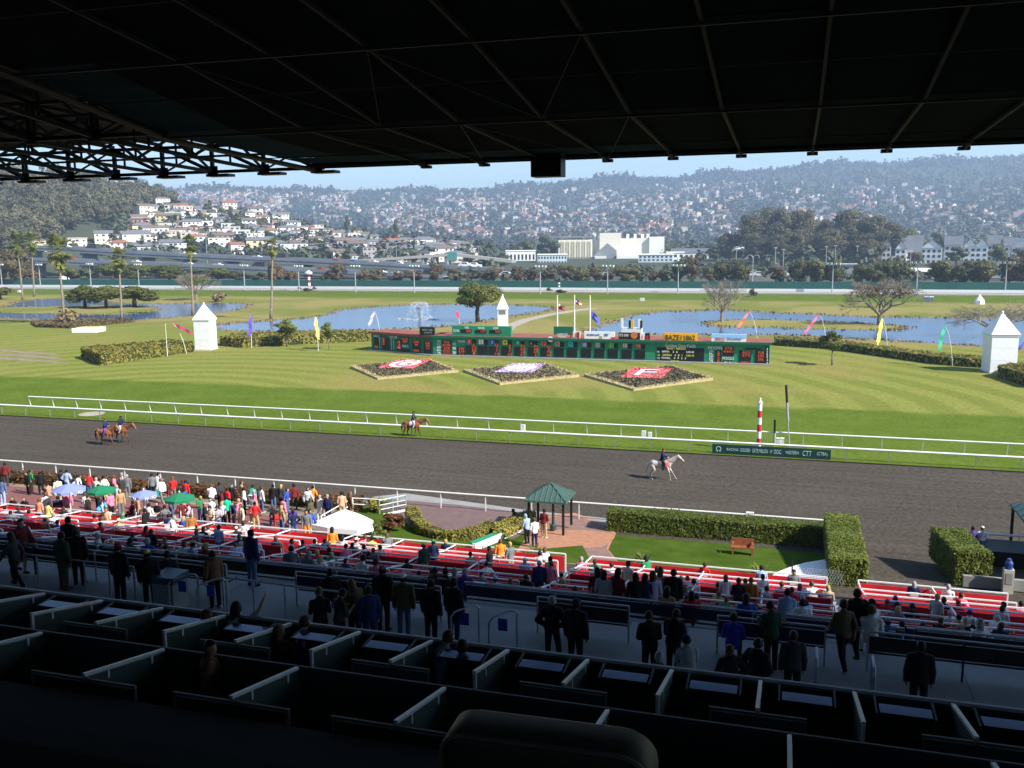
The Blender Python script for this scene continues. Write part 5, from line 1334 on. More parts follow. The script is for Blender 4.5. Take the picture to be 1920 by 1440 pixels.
# white curved ramp wall right of the lawn
b = MB(); px = [(1438,1099),(1455,1086),(1480,1076),(1510,1067),(1552,1060)]; top = [(1552,1098),(1500,1112),(1438,1112)]
P = [pg(x, y) for x, y in px+top]; c = P[0]; r = thing('white_ramp', 'white curved ramp slab with a lattice screen beside the lawn', 'ramp', (c[0], c[1], zg(c[1])))
P2 = [(q[0]-c[0], q[1]-c[1], zg(q[1])-zg(c[1])) for q in P]
A = sum(P2[i][0]*P2[(i+1) % len(P2)][1]-P2[(i+1) % len(P2)][0]*P2[i][1] for i in range(len(P2)))
b.prism(P2 if A > 0 else P2[::-1], 0, .35); b.build('slab', WHITE, r)
g0 = pg(1500, 1098); b = MB()
for i in range(14): b.bar((g0[0]-c[0]+i*.13, g0[1]-c[1]+.2, .05), (g0[0]-c[0]+i*.13+.35, g0[1]-c[1]+.2, .75), .03, .02); b.bar((g0[0]-c[0]+i*.13+.35, g0[1]-c[1]+.22, .05), (g0[0]-c[0]+i*.13, g0[1]-c[1]+.22, .75), .03, .02)
b.build('lattice', STEELW, r)
p = pg(1484, 1100); r = thing('thin_post', 'thin dark post on the white ramp', 'post', (p[0], p[1], zg(p[1]))); MB().tube((0,0,0),(0,0,1.3),.04).build('post', BLACKM, r)
p = pg(1392, 1040); r = thing('wooden_bench', 'red-brown wooden bench on the lawn', 'bench', (p[0], p[1], zg(p[1])), .05)
MB().bx(-.6,.6,-.25,.25,.40,.46).build('seat', WOODR, r); MB().bx(-.6,.6,.22,.27,.46,.85).build('backrest', WOODR, r)
for sx in (-.52,.52):
    MB().bx(sx-.05,sx+.05,-.24,.26,0,.40).build('leg', WOODR, r); MB().bx(sx-.06,sx+.06,-.26,.24,.62,.67).build('armrest', WOODR, r)
def fern(x, y, label):
    p = pg(x, y); r = thing('spiky_plant', label, 'plant', (p[0], p[1], zg(p[1]))); g = random.Random(x); b = MB()
    for i in range(26):
        t = g.uniform(0, 6.28); l = g.uniform(.5, 1.0); e = g.uniform(.2, 1.1); d = Vector((math.cos(t)*math.cos(e), math.sin(t)*math.cos(e), math.sin(e))); s = Vector((-d.y, d.x, 0)).normalized()*.04
        k = d*l*.6; q = d*l-Vector((0,0,.15)); b.add([-s, s, k+s*1.6, k-s*1.6], [(0,1,2,3)]); b.add([k-s*1.6, k+s*1.6, q], [(0,1,2)])
    b.build('fronds', LEAF_LT, r)
fern(1205, 1054, 'spiky green plant at the front of the lawn'); fern(1425, 1080, 'spiky green plant near the white ramp'); fern(1002, 1040, 'spiky green plant at the corner of the small lawn')
for x, y, h, w, m, l in ((705,962,1.5,1.6,LEAF_HDG2,'small golden bush beside the steps gate'),(735,998,1.3,1.9,LEAF_RUST,'rust-coloured bush left of the curved hedge'),(712,1010,1.2,1.5,LEAF_HDG,'dark green bush left of the curved hedge')):
    p = pg(x, y); r = thing('garden_bush', l, 'bush', (p[0], p[1], zg(p[1]))); c = link('crown', crown_mesh('crown', m, 900, None, 'round', .06, 12, x), r); c.scale = (w, w, h); c.location = (0, 0, -.05)
# sloping green and white wall by the kiosk
a0 = pg(888, 1034); a1 = pg(978, 996); r = thing('sloping_wall', 'low green-topped white wall slanting up to the kiosk', 'wall', (a0[0], a0[1], zg(a0[1])))
d = Vector((a1[0]-a0[0], a1[1]-a0[1], zg(a1[1])-zg(a0[1]))); MB().bar((0,0,.22), d+Vector((0,0,.22)), .20, .44).build('white_face', WHITE, r); MB().bar((-.1,.14,.40), d+Vector((-.1,.14,.40)), .42, .1).build('green_top', GREENW, r)
# steps gate with pale green rails, and the white handrail beside the canopy
a0 = pg(712, 966); r = thing('ramp_railing', 'pale green and white railing rising to the outer rail', 'railing', (a0[0], a0[1], zg(a0[1])))
for z in (.35, .65, .98): MB().tube((0,0,z), (1.15,1.6,z), .035, n=6).build('rail', GRNSTEEL, r)
for t in (0, .5, 1): MB().tube((1.15*t,1.6*t,0), (1.15*t,1.6*t,1.02), .04, n=6).build('post', GRNSTEEL, r)
MB().bar((.3,-.1,.08), (1.5,1.5,.08), .08, .12).build('edge', WHITE, r)
a0 = pg(603, 992); a1 = pg(662, 962); r = thing('stair_railing', 'white stair railing left of the white canopy', 'railing', (a0[0], a0[1], zg(a0[1])))
d = Vector((a1[0]-a0[0], a1[1]-a0[1], zg(a1[1])-zg(a0[1]))); m_ = d*.9
for z in (.4, .8): MB().tube((0,0,z), (d.x,d.y,d.z+z+.2), .035, n=6).build('sloping_rail', WHITE, r); MB().tube((d.x,d.y,d.z+z+.2), (d.x+2.0,d.y+.3,d.z+z+.15), .035, n=6).build('level_rail', WHITE, r)
for t in (0, 1): MB().tube((d.x*t,d.y*t,d.z*t), (d.x*t,d.y*t,d.z*t+.8+.2*t), .04, n=6).build('post', WHITE, r)
# white canopy
p = pg(640, 1010); cz = zg(p[1]); r = thing('white_canopy', 'white peaked canopy tent at the edge of the patio', 'canopy', (p[0], p[1]+.6, cz))
hw = 1.75; zt0 = .8; zp = zt(640, 958, (p[0], p[1]+.6))-cz
e = [(-hw,-.9),(-.5,-1.25),(hw*.75,-1.2),(hw*1.05,-.3),(hw*.8,.7),(-hw*.85,.7)]; n = len(e); b = MB()
b.v = [(.05,-.1,zp+.12)]+[(x*.55,y*.6-.04,zt0+(zp-zt0)*.60) for x, y in e]+[(x,y,zt0-.15*(i == 3)) for i, (x, y) in enumerate(e)]+[(x*1.02,y*1.02,zt0-.28) for x, y in e]
for i in range(n): j = (i+1) % n; b.f += [(0,1+i,1+j),(1+i,1+n+i,1+n+j,1+j),(1+n+i,1+2*n+i,1+2*n+j,1+n+j)]; b.m += [0,0,0]
b.build('cloth', CANOPY, r)
b = MB(); b.add([(e[5][0]*1.04,e[5][1],.3),(e[0][0]*1.04,e[0][1],.3),(e[0][0]*1.04,e[0][1],zt0),(e[5][0]*1.04,e[5][1],zt0)], [(0,1,2,3)]); b.build('side_flap', mat('grey_flap', (.20,.21,.23), .7), r)
for x, y in e: MB().tube((x*.97,y*.97,0), (x*.97,y*.97,zt0), .04).build('leg', STEELW, r)
# umbrellas
def umbrella(x, ytop, rpx, m, label, words=False):
    p = pg(x, ytop, 2.55); r_ = rpx*np.linalg.norm(p-CC)/FPX; z = zg(p[1]); r = thing('patio_umbrella', label, 'umbrella', (p[0], p[1], z), .3, 'patio umbrellas')
    b = MB(); n = 8; H = 2.5; drop = r_*.36
    b.v = [(0,0,H)]+[(math.cos(t)*r_*.5, math.sin(t)*r_*.5, H-drop*.42) for t in np.linspace(0, 6.283, n+1)[:-1]]+[(math.cos(t)*r_, math.sin(t)*r_, H-drop) for t in np.linspace(0, 6.283, n+1)[:-1]]+[(math.cos(t)*r_, math.sin(t)*r_, H-drop-.14) for t in np.linspace(0, 6.283, n+1)[:-1]]
    for i in range(n):
        j = (i+1) % n; b.f += [(0,1+i,1+j),(1+i,1+n+i,1+n+j,1+j),(1+n+i,1+2*n+i,1+2*n+j,1+n+j)]; b.m += [0,0,0]
    cl = b.build('cloth', m, r)
    MB().tube((0,0,0),(0,0,H),.03).build('pole', OFFWH, r); MB().lathe([(.35,0),(.35,.06),(.1,.12)], 12).build('base', BLACKM, r); MB().ell((0,0,H+.04),(.05,.05,.06),6,5).build('finial', OFFWH, r)
    if words:
        for k in (0, 1):
            o = text('CORONA' if False else 'PATIO', PAINTW, cl, 0, 0, 0, .16, .7); a = -math.pi/2-.3+k*math.pi/4*2-.39
            me = o.data; o.rotation_euler = (math.pi/2, 0, a+math.pi/2); o.location = (math.cos(a)*(r_*.93), math.sin(a)*(r_*.93), H-drop-.09)
    t = thing('patio_table', 'small round table under the '+label.split(',')[0], 'table', (p[0], p[1], z), 0, 'patio tables'); MB().lathe([(.5,.70),(.5,.74)], 16).build('top', OFFWH, t); MB().lathe([(.06,.12),(.06,.70)], 8).build('pedestal', BLACKM, t)
    return p
umbrella(128, 905, 28, BLUEUM, 'lavender umbrella at the left of the patio, with white lettering', True); umbrella(189, 908, 24, GREENUM, 'green umbrella just right of the left lavender one')
umbrella(269, 917, 23, BLUEUM, 'lavender umbrella in the middle of the patio, with white lettering', True); umbrella(336, 922, 27, GREENUM, 'green umbrella at the right of the patio')
p = pz(167, 622, TZ); r = thing('white_platform', 'low white box platform with a yellow top on the infield grass', 'platform', (p[0], p[1], TZ), .2); k = math.hypot(p[0],p[1])/FPX
MB().bx(-21*k,21*k,-2,2,0,.85).build('box', WHITE, r); MB().bx(-21*k+.3,21*k-.5,-1.7,1.7,.85,.9).build('top', mat('yellow_top', (.72,.66,.32), .7), r)
for i, (x, y) in enumerate(((1063,775),(981,808),(172,776),(1207,820))):
    p = pz(x, y, TZ); 
    if i == 2:
        r = thing('sand_patch', 'pale sandy wear patch in the grass below the inner rail at the left', 'patch', (p[0], p[1], TZ+.012)); MB().lathe([(1.3,0),(1.0,.02),(.1,.03)], 14).build('sand', GRAVEL, r)
    elif i in (1, 3): r = thing('white_marker', ['','small white marker by the inner rail in the middle','','pair of small white markers behind the inner rail'][i], 'marker', (p[0], p[1], TZ)); MB().bx(-.18,.18,-.1,.1,0,.6).build('block', WHITE, r); MB().bx(.4,.7,-.1,.1,0,.5).build('block', WHITE, r) if i == 3 else None
# ------------------------------------------------------------------ beyond the course
# light poles of the backstretch
LAMPW = mat('lamp_head', (.55,.55,.52), .5)
def lightpole(x, yb, yt, i):
    p = pz(x, yb, TZ); h = zt(x, yt, p)-TZ; r = thing('light_pole', 'slim light pole with a lamp crossbar, '+i, 'light pole', (p[0], p[1], TZ), -.3, 'light poles along the backstretch')
    MB().tube((0,0,0), (0,0,h), .22, .13, 7).build('pole', STEELW, r); MB().bar((-2.1,0,h-.1), (2.1,0,h-.1), .14, .14).build('crossbar', STEELW, r)
    for q in (-1.9,-.7,.7,1.9): MB().bx(q-.34,q+.34,-.4,.3,h-.05,h+.55).build('lamp', LAMPW, r)
for x, yb, yt, l in ((4,537,497,'leftmost'),(76,538,497,'left of the largest palm'),(171,539,496,'above the islet trees'),(261,540,497,'right of the islet trees'),(459,544,499,'left of the middle palm'),(561,546,500,'right of the middle palm'),(667,548,500,'above the left part of the fountain pond'),(777,549,500,'above the fountain'),(1013,551,501,'left of the flagpoles'),(1139,551,500,'right of the flagpoles'),(1271,551,499,'left of the bare tree on the islet'),(1560,551,496,'in front of the rounded shrubs'),(1718,551,494,'right of the wide bare tree'),(1884,551,494,'rightmost')):
    lightpole(x, yb, yt, l)
p = pY(1411, 520, 352); h = zt(1411, 478, p); r = thing('street_lamp', 'double-armed street lamp behind the fence right of centre', 'lamp', (p[0], p[1], 0))
b = MB(); b.tube((0,0,0),(0,0,h-1),.18,.14,7); b.build('pole', STEELW, r)
for s in (-1, 1): MB().path([(0,0,h-1),(s*.5,0,h-.2),(s*1.2,0,h),(s*2,0,h-.3),(s*2.1,0,h-1.2)], .12, 6).build('arm', STEELW, r)
# tall highway lamps further back
for k, (x, yb, yt, D_) in enumerate(((1453,508,465,520),(1468,508,468,520),(1548,506,463,560),(1565,506,461,560),(1606,505,462,560),(1706,505,470,520),(898,500,462,600),(1380,505,463,600),(744,505,455,640),(862,500,455,700),(388,480,438,640),(420,478,452,700))):
    p = atD(x, yb, D_); z1 = atD(x, yt, D_)[2]; r = thing('highway_lamp', 'thin distant lamp pole '+['left of the eucalyptus clump','just right of its twin by the eucalyptus clump','before the eucalyptus clump, left one','before the eucalyptus clump, middle one','before the eucalyptus clump, right one','left of the apartment roofs','above the big round tree','left of the double street lamp','above the ramp bridge','right of the ramp bridge','above the viaduct at the left','above the viaduct near the palm'][k], 'lamp', (p[0], p[1], 0), 0, 'lamp poles along the highway')
    MB().tube((0,0,0),(0,0,z1),.22,.14,6).build('pole', STEELW, r); MB().bx(-.9,.9,-.2,.2,z1-.1,z1+.3).build('lamp', LAMPW, r)
# far marker pole and little shrubs before the backstretch
p = pz(580, 541, TZ); r = thing('striped_marker', 'red and white striped marker pole by the backstretch, left of centre', 'post', (p[0], p[1], TZ)); h = zt(580,514,p)-TZ; b = MB()
for i in range(5): b.lathe([(.5,0),(.5,h/5)], 8, (0,0,h*i/5), i % 2)
b.build('shaft', [REDD, WHITE], r); MB().lathe([(1.3,0),(1.5,.6),(.2,1.4)], 8, (0,0,h)).build('cap', OFFWH, r)
p = pz(1048, 541, TZ); r = thing('striped_marker', 'black and white striped marker pole by the backstretch, near the flags', 'post', (p[0], p[1], TZ)); b = MB(); h = zt(1048,527,p)-TZ
for i in range(5): b.lathe([(.4,0),(.4,h/5)], 8, (0,0,h*i/5), i % 2)
b.build('shaft', [BLACKP, WHITE], r)
p = pz(1622, 547, TZ); r = thing('white_marker_post', 'thin white marker post behind the wide bare tree', 'post', (p[0], p[1], TZ)); MB().tube((0,0,0),(0,0,zt(1622,533,p)),.2).build('shaft', WHITE, r)
for x, y, w, hh, l in ((562,545,9,8,'left of the far striped marker'),(577,546,22,6,'at the foot of the far striped marker'),(590,545,9,8,'right of the far striped marker'),(1030,548,14,9,'left of the black and white marker'),(1052,549,26,6,'at the foot of the black and white marker'),(1604,550,20,8,'behind the wide bare tree'),(1412,556,18,14,'right of the leafless grey tree')):
    p = pz(x, y, TZ); k = math.hypot(p[0],p[1])/FPX; r = thing('far_bush', 'small dark bush '+l, 'bush', (p[0], p[1], TZ)); c = link('crown', BROWN[0].crown, r); c.scale = (w*k, w*k, hh*k*1.1)
def vehicle(p, rz, L, col, label, kind='car', group=None):
    r = thing('van' if kind == 'van' else 'parked_car', label, kind, p, rz, group); W, H = L*.40, (L*.42 if kind == 'van' else L*.32)
    b = MB(); x = L/2
    if kind == 'van': pr = [(-x,.35),(x,.35),(x,H*.5),(x*.72,H*.62),(x*.55,H),(-x,H)]
    else: pr = [(-x,.3),(x,.3),(x,H*.55),(x*.5,H*.64),(x*.2,H),(-x*.55,H),(-x*.85,H*.62),(-x,H*.58)]
    n = len(pr); b.v = [(q[0],-W/2,q[1]) for q in pr]+[(q[0],W/2,q[1]) for q in pr]; b.f = [tuple(range(n)), tuple(range(n, 2*n))[::-1]]+[(i,(i+1) % n,n+(i+1) % n,n+i)[::-1] for i in range(n)]; b.m = [0]*(n+2)
    o = b.build('body', TINT, r); o.color = (*col, 1)
    for s in (-1, 1): MB().bx(-x*.5,x*.3,s*(W/2+.01)-.01,s*(W/2+.01)+.01,H*.66,H*.92).build('side_window', WINDOW, r)
    for sx in (-.6, .62):
        for s in (-1, 1):
            w = MB().lathe([(.33,0),(.33,.2)], 10).build('wheel', BLACKP, r); w.rotation_euler = (math.pi/2,0,0); w.location = (x*sx, s*W/2+.1, .33)
    return r
p = pz(38, 531, TZ); vehicle((p[0], p[1]+3, TZ), -.1, 9.5, (.8,.8,.8), 'white van parked by the backstretch at the far left', 'van')
p = pz(1741, 565, TZ); r = thing('blue_cart', 'small blue and white cart on the far turf', 'cart', (p[0], p[1], TZ)); MB().bx(-1.1,1.1,-.6,.6,.25,.9).build('body', mat('cart_blue', (.08,.15,.4), .5), r); MB().bx(-1.2,1.2,-.7,.7,1.15,1.35).build('roof', WHITE, r); MB().bx(-.9,-.8,-.5,.5,.9,1.15).build('post', STEELW, r)
p = pz(1836, 570, TZ); r = thing('white_tent', 'small white pointed tent on the far turf behind the right bare tree', 'tent', (p[0], p[1], TZ)); MB().lathe([(1.3,0),(1.2,.9),(.2,2.2),(.05,2.5)], 8).build('cloth', CANOPY, r)
for x, y, l in ((1204,564,'small white stone on the far turf left of the right pond'),(36,548,'small white sign on the far turf at the left')):
    p = pz(x, y, TZ); r = thing('white_marker', l, 'marker', (p[0], p[1], TZ)); MB().bx(-.6,.6,-.3,.3,0,.8).build('block', OFFWH, r)
p = atD(120, 519, 505); r = thing('white_dome', 'small white dome behind the fence at the left', 'dome', (p[0], p[1], 0)); MB().lathe([(2.4,0),(2.4,p[2]-1.),(1.9,p[2]+.2),(.9,p[2]+1.1),(.1,p[2]+1.4)], 12).build('shell', WHITE, r)

# viaduct: two elevated decks coming down to the right
def deck(name, label, pts, wid, th, Yd, cols):
    P = [pY(x, y, Yd) for x, y in pts]; c = Vector(P[0]); r = thing(name, label, 'viaduct', (c.x, c.y, 0)); Q = [Vector(q)-Vector((c.x, c.y, 0)) for q in P]
    b = MB(); pb = MB()
    for i in range(len(Q)-1):
        a, e = Q[i], Q[i+1]
        b.add([(a.x,a.y,a.z-th),(e.x,e.y,e.z-th),(e.x,e.y+wid,e.z-th),(a.x,a.y+wid,a.z-th),(a.x,a.y,a.z-1),(e.x,e.y,e.z-1),(e.x,e.y+wid,e.z-1),(a.x,a.y+wid,a.z-1)], [(3,2,1,0),(4,5,6,7),(0,1,5,4),(2,3,7,6)])
        pb.add([(a.x,a.y-.25,a.z-1.5),(e.x,e.y-.25,e.z-1.5),(e.x,e.y,e.z-1.5),(a.x,a.y,a.z-1.5),(a.x,a.y-.25,a.z),(e.x,e.y-.25,e.z),(e.x,e.y,e.z),(a.x,a.y,a.z)], [(3,2,1,0),(4,5,6,7),(0,1,5,4),(2,3,7,6)])
        pb.add([(a.x,a.y+wid,a.z-1.2),(e.x,e.y+wid,e.z-1.2),(e.x,e.y+wid,e.z),(a.x,a.y+wid,a.z)], [(0,1,2,3)])
    b.build('deck', FWY, r); pb.build('parapet', FWY, r)
    if cols:
        L = 0
        for i in range(len(Q)-1):
            a, e = Q[i], Q[i+1]; n = max(1, int((e-a).length/22))
            for k in range(n):
                q = a+(e-a)*(k/n)
                if q.z-th > 2.5:
                    MB().bx(q.x-.9,q.x+.9,q.y+2,q.y+wid-2,-.5,q.z-th-1.2).build('pier', FWY, r); MB().bx(q.x-1.1,q.x+1.1,q.y+.5,q.y+wid-.5,q.z-th-1.3,q.z-th+.02).build('cross_beam', FWY, r)
    return P
UPP = [(45,458.5),(150,464),(260,471),(420,479),(560,484.5),(700,491),(830,498),(930,503)]
LOW = [(50,482),(150,487),(280,492),(420,497),(560,503),(700,509.5),(830,516)]
deck('viaduct', 'upper dark grey deck of the elevated highway at the left', UPP, 14, 3.0, 425, True)
deck('viaduct', 'lower dark grey deck of the elevated highway at the left', LOW, 14, 2.8, 402, True)
def on(pts, x): return float(np.interp(x, [p[0] for p in pts], [p[1] for p in pts]))
cc = [(.75,.75,.75),(.55,.55,.57),(.05,.05,.06),(.35,.03,.03),(.08,.10,.22),(.7,.68,.6)]
nc = 0
for pts, Yd, xs, dk in ((UPP, 425, (80,110,165,205,245,330,352,470,520,620,655,690,742,790), 'upper'), (LOW, 402, (92,118,175,240,345,395,480,590,640,705,735,772,800), 'lower')):
    for x in xs:
        p = pY(x, on(pts, x)-.2, Yd); k = (math.sin(nc*5.1)*.5+.5); big = nc % 6 == 2
        vehicle((p[0], p[1]+3.5+3*(nc % 2), p[2]-1.0), -.02 if nc % 2 else 3.1, 7.5 if big else 4.8, cc[nc % 6], '%s %s on the %s highway deck, %s' % (['white','grey','black','red','blue','cream'][nc % 6], 'van' if big else 'car', dk, ('near the left end' if x < 200 else 'behind the palms' if x < 420 else 'above the middle pond' if x < 660 else 'coming down the ramp')+', %s' % ['first','second','third','fourth','fifth','sixth','seventh'][sum(1 for q in xs if q < x) % 7]), 'van' if big else 'car', 'vehicles on the highway'); nc += 1
# ramp bridge right of the viaduct
P0 = atD(660, 487, 560); P1 = atD(850, 475, 560); P2 = atD(960, 488, 560)
r = thing('ramp_bridge', 'pale concrete ramp bridge with short piers left of the white factory', 'bridge', (P0[0], P0[1], 0)); Q = [Vector(p)-Vector((P0[0],P0[1],0)) for p in (P0,P1,P2)]; b = MB()
for a, e in ((Q[0],Q[1]),(Q[1],Q[2])): b.add([(a.x,a.y,a.z-1.6),(e.x,e.y,e.z-1.6),(e.x,e.y+9,e.z-1.6),(a.x,a.y+9,a.z-1.6),(a.x,a.y,a.z),(e.x,e.y,e.z),(e.x,e.y+9,e.z),(a.x,a.y+9,a.z)], [(3,2,1,0),(4,5,6,7),(0,1,5,4),(1,2,6,5),(2,3,7,6),(3,0,4,7)])
b.build('deck', KERB, r)
for t in (.55,.68,.8,.92): q = Q[0]+(Q[1]-Q[0])*t; MB().bx(q.x-.8,q.x+.8,q.y+1,q.y+7,-.5,q.z-1.5).build('pier', KERB, r)
q = atD(848, 490, 555); r = thing('highway_sign', 'green highway sign on the ramp', 'sign', (q[0], q[1], 0)); s1 = atD(848, 476, 555)[2]; MB().bx(-3.,3.,-.1,.1,s1-4,s1+1).build('panel', mat('sign_teal', (.10,.32,.28), .6), r); MB().bx(-.2,.2,-.05,.2,0,s1).build('post', STEELW, r)

# ------------------------------------------------------------------ buildings
def wall_windows(r, x0, x1, y, z0, z1, nx, nz, wf=.5, hf=.5, m=WINDOW):
    dx = (x1-x0)/nx; dz = (z1-z0)/nz
    me = MB().bx(-dx*wf/2, dx*wf/2, -.06, .02, 0, dz*hf).mesh('window', m)
    for i in range(nx):
        for k in range(nz):
            o = link('window', me, r); o.location = (x0+dx*(i+.5), y, z0+dz*k+dz*(1-hf)/2)
def building(name, label, x0, x1, yt, D_, depth, wallm, roof='flat', roofm=None, nx=4, nz=2, base=0., rz=None, wins=True, over=.4, ridge='x', cat='building', group=None):
    a = atD(x0, yt, D_); e = atD(x1, yt, D_); zt_ = (a[2]+e[2])/2; d = Vector((e[0]-a[0], e[1]-a[1], 0)); L = d.length
    ang = math.atan2(d.y, d.x) if rz is None else rz
    r = thing(name, label, cat, (a[0], a[1], base), ang, group); H = zt_-base
    if roof == 'gable': Hw = H*.68
    elif roof == 'hip': Hw = H*.72
    else: Hw = H
    MB().bx(0, L, 0, depth, 0, Hw).build('wall', wallm, r)
    if roof == 'flat':
        b = MB(); b.bx(-over, L+over, -over, depth+over, Hw, Hw+.5); b.build('roof', roofm or wallm, r)
    elif roof == 'gable':
        b = MB(); o = over
        if ridge == 'x': b.add([(-o,-o,Hw),(L+o,-o,Hw),(L+o,depth+o,Hw),(-o,depth+o,Hw),(-o,depth/2,H),(L+o,depth/2,H)], [(0,1,5,4),(2,3,4,5),(0,4,3),(1,2,5),(3,2,1,0)])
        else:
            b.add([(-o,-o,Hw),(L+o,-o,Hw),(L+o,depth+o,Hw),(-o,depth+o,Hw),(L/2,-o,H),(L/2,depth+o,H)], [(1,2,5,4),(3,0,4,5),(3,2,1,0)])
            g = MB(); g.add([(0,-.05,Hw),(L,-.05,Hw),(L/2,-.05,H-.15)], [(0,1,2)]); g.build('gable', wallm, r)
        b.build('roof', roofm, r)
    elif roof == 'hip':
        b = MB(); o = over; k = min(L, depth)*.4; b.add([(-o,-o,Hw),(L+o,-o,Hw),(L+o,depth+o,Hw),(-o,depth+o,Hw),(k,depth/2,H),(L-k,depth/2,H)], [(0,1,5,4),(2,3,4,5),(3,0,4),(1,2,5),(3,2,1,0)]); b.build('roof', roofm, r)
    if wins and nx: wall_windows(r, 0, L, -.02, Hw*.08, Hw*.96, nx, nz)
    return r, L, Hw
CREAM = mat('factory_cream', (.74,.70,.58), .8, .06, .05); WHITEB = mat('white_stucco', (.80,.79,.75), .85, .06, .08); GREYR = mat('slate_roof', (.13,.14,.16), .8, .12, .3)
PBLUE = mat('pale_blue_wall', (.50,.58,.62), .8, .08, .1); GABLESH = mat('gable_shade_grey', (.22,.23,.25), .7, .1, .1); YELB = mat('yellow_stucco', (.62,.52,.25), .85, .06, .1); BRNR = mat('brown_flat_roof', (.22,.19,.17), .9, .12, .1)
fac = thing('factory', 'big cream and white factory with ribbed walls in the middle distance', 'factory', (*atD(1045, 500, 760)[:2], 0), math.atan2(*(lambda d: (d[1], d[0]))(atD(1238,500,760)-atD(1045,500,760))))
def fx(x, y): return (x-1045)*760/FPX*1.04, zt(x, y, atD(x, 480, 760))
def blk(name, x0, x1, yt, y0, y1, m, z0=0): X0, Z = fx(x0, yt); X1, _ = fx(x1, yt); return MB().bx(X0, X1, y0, y1, z0, Z).build(name, m, fac), X0, X1, Z
o, X0, X1, Z = blk('ribbed_hall', 1047, 1107, 450, 0, 40, CREAM)
for k in range(13): MB().bx(X0+(X1-X0)*k/12.6, X0+(X1-X0)*k/12.6+.9, -.8, 0, 3, Z-1).build('rib', YELB if k % 2 else WHITEB, fac)
blk('roof_ridge', 1036, 1105, 446, 6, 30, BRNR, 20)
o, X0, X1, Z = blk('tall_hall', 1120, 1158, 437, -2, 45, CREAM); MB().bx(X0-8, X0+.1, 4, 40, 0, Z-5).build('tall_hall_annex', CREAM, fac)
X0, Zg = fx(1122, 456); X1, _ = fx(1150, 456); _, Zl = fx(1122, 470)
MB().add([(X0-6,-2.4,0),(X1,-2.4,0),(X1,-2.4,Zl),((X0+X1)/2-1,-2.4,Zg),(X0-6,-2.4,Zl-4)], [(0,1,2,3,4)]).build('shaded_gable', GABLESH, fac)  # gable end in shadow, the shade painted on as grey
blk('right_hall', 1158, 1212, 447, 0, 42, CREAM); blk('end_block', 1207, 1233, 444, -3, 35, WHITEB); blk('low_wing', 1150, 1196, 478, -14, -2.5, WHITEB); blk('small_wing', 1112, 1132, 480, -12, -3, OFFWH)
X0, Z = fx(1105, 488); X1, _ = fx(1142, 488); MB().bx(X0, X1, -22, -14, 0, Z).build('loading_dock', WHITEB, fac); MB().bx(X0, X1, -22.4, -22.05, Z*.4, Z*.8).build('red_stripe', RED, fac)
for x in (1170,1183,1196,1206): X, Z = fx(x, 441); MB().bx(X-1,X+1,10,14,Z-8,Z+1).build('vent', WHITEB, fac)
building('warehouse', 'low white flat building left of the factory', 948, 1004, 471, 700, 30, WHITEB, nx=8, nz=1); building('office_block', 'pale blue low building with dark windows before the factory', 1008, 1063, 478, 640, 22, PBLUE, nx=10, nz=2, roofm=WHITEB)
building('office_block', 'pale lavender and teal building right of the factory', 1197, 1262, 478, 620, 25, PBLUE, nx=8, nz=3, roofm=WHITEB); building('warehouse', 'white end building with a pale pink side', 1250, 1283, 474, 640, 20, WHITEB, nx=3, nz=2)
building('warehouse', 'long grey-roofed shed right of the factory', 1258, 1345, 466, 720, 30, OFFWH, 'gable', GREYR, nx=10, nz=1); building('yellow_house', 'tall yellow house beside the factory', 1230, 1246, 449, 800, 12, YELB, nx=2, nz=3)
building('white_house', 'white roofed house left of the eucalyptus clump', 1368, 1400, 463, 720, 15, WHITEB, 'gable', mat('pale_roof', (.6,.6,.62), .7), nx=3, nz=1)
for x0, x1, yt, D_, l, rd in ((1655,1672,446,640,'leftmost white apartment gable',"y"),(1674,1700,446,660,'grey-roofed apartment block second from the left','x'),(1702,1732,441,665,'tall grey-roofed apartment block behind the big white gable','x'),(1728,1768,449,610,'apartment block with a big white gable','y'),(1680,1700,452,620,'small white apartment wing behind the shrubs','y'),(1808,1832,447,640,'cream gabled apartment left of its twin','y'),(1830,1854,447,640,'cream gabled apartment right of its twin','y'),(1772,1806,443,670,'grey-roofed apartment block left of the cream gables','x'),(1853,1880,441,672,'grey-roofed apartment block right of the cream gables','x'),(1884,1925,446,668,'grey-roofed apartment block near the right edge','x'),(1898,1935,448,640,'white gabled apartment at the right edge','y'),(1700,1730,458,630,'white apartment front with dark windows','x')):
    building('apartment_block', l, x0, x1, yt, D_, 14, WHITEB if rd == 'y' else mat('apartment_grey', (.35,.36,.38), .8) if x1-x0 > 60 else OFFWH, 'gable', GREYR, nx=max(2, int((x1-x0)/9)), nz=3, ridge=rd, group='apartments at the right')
building('shed', 'low cream shed behind the fence at the right', 1690, 1775, 503, 420, 10, mat('shed_cream', (.5,.47,.42), .8), 'gable', OFFWH, nx=5, nz=1); building('shed', 'grey-white shed right of the rounded shrubs', 1855, 1885, 492, 430, 10, OFFWH, 'gable', GREYR, nx=2, nz=1)
building('shed', 'pale shed between the rounded shrubs', 1578, 1606, 497, 430, 10, mat('shed_grey', (.4,.39,.37), .85), nx=0, wins=False)
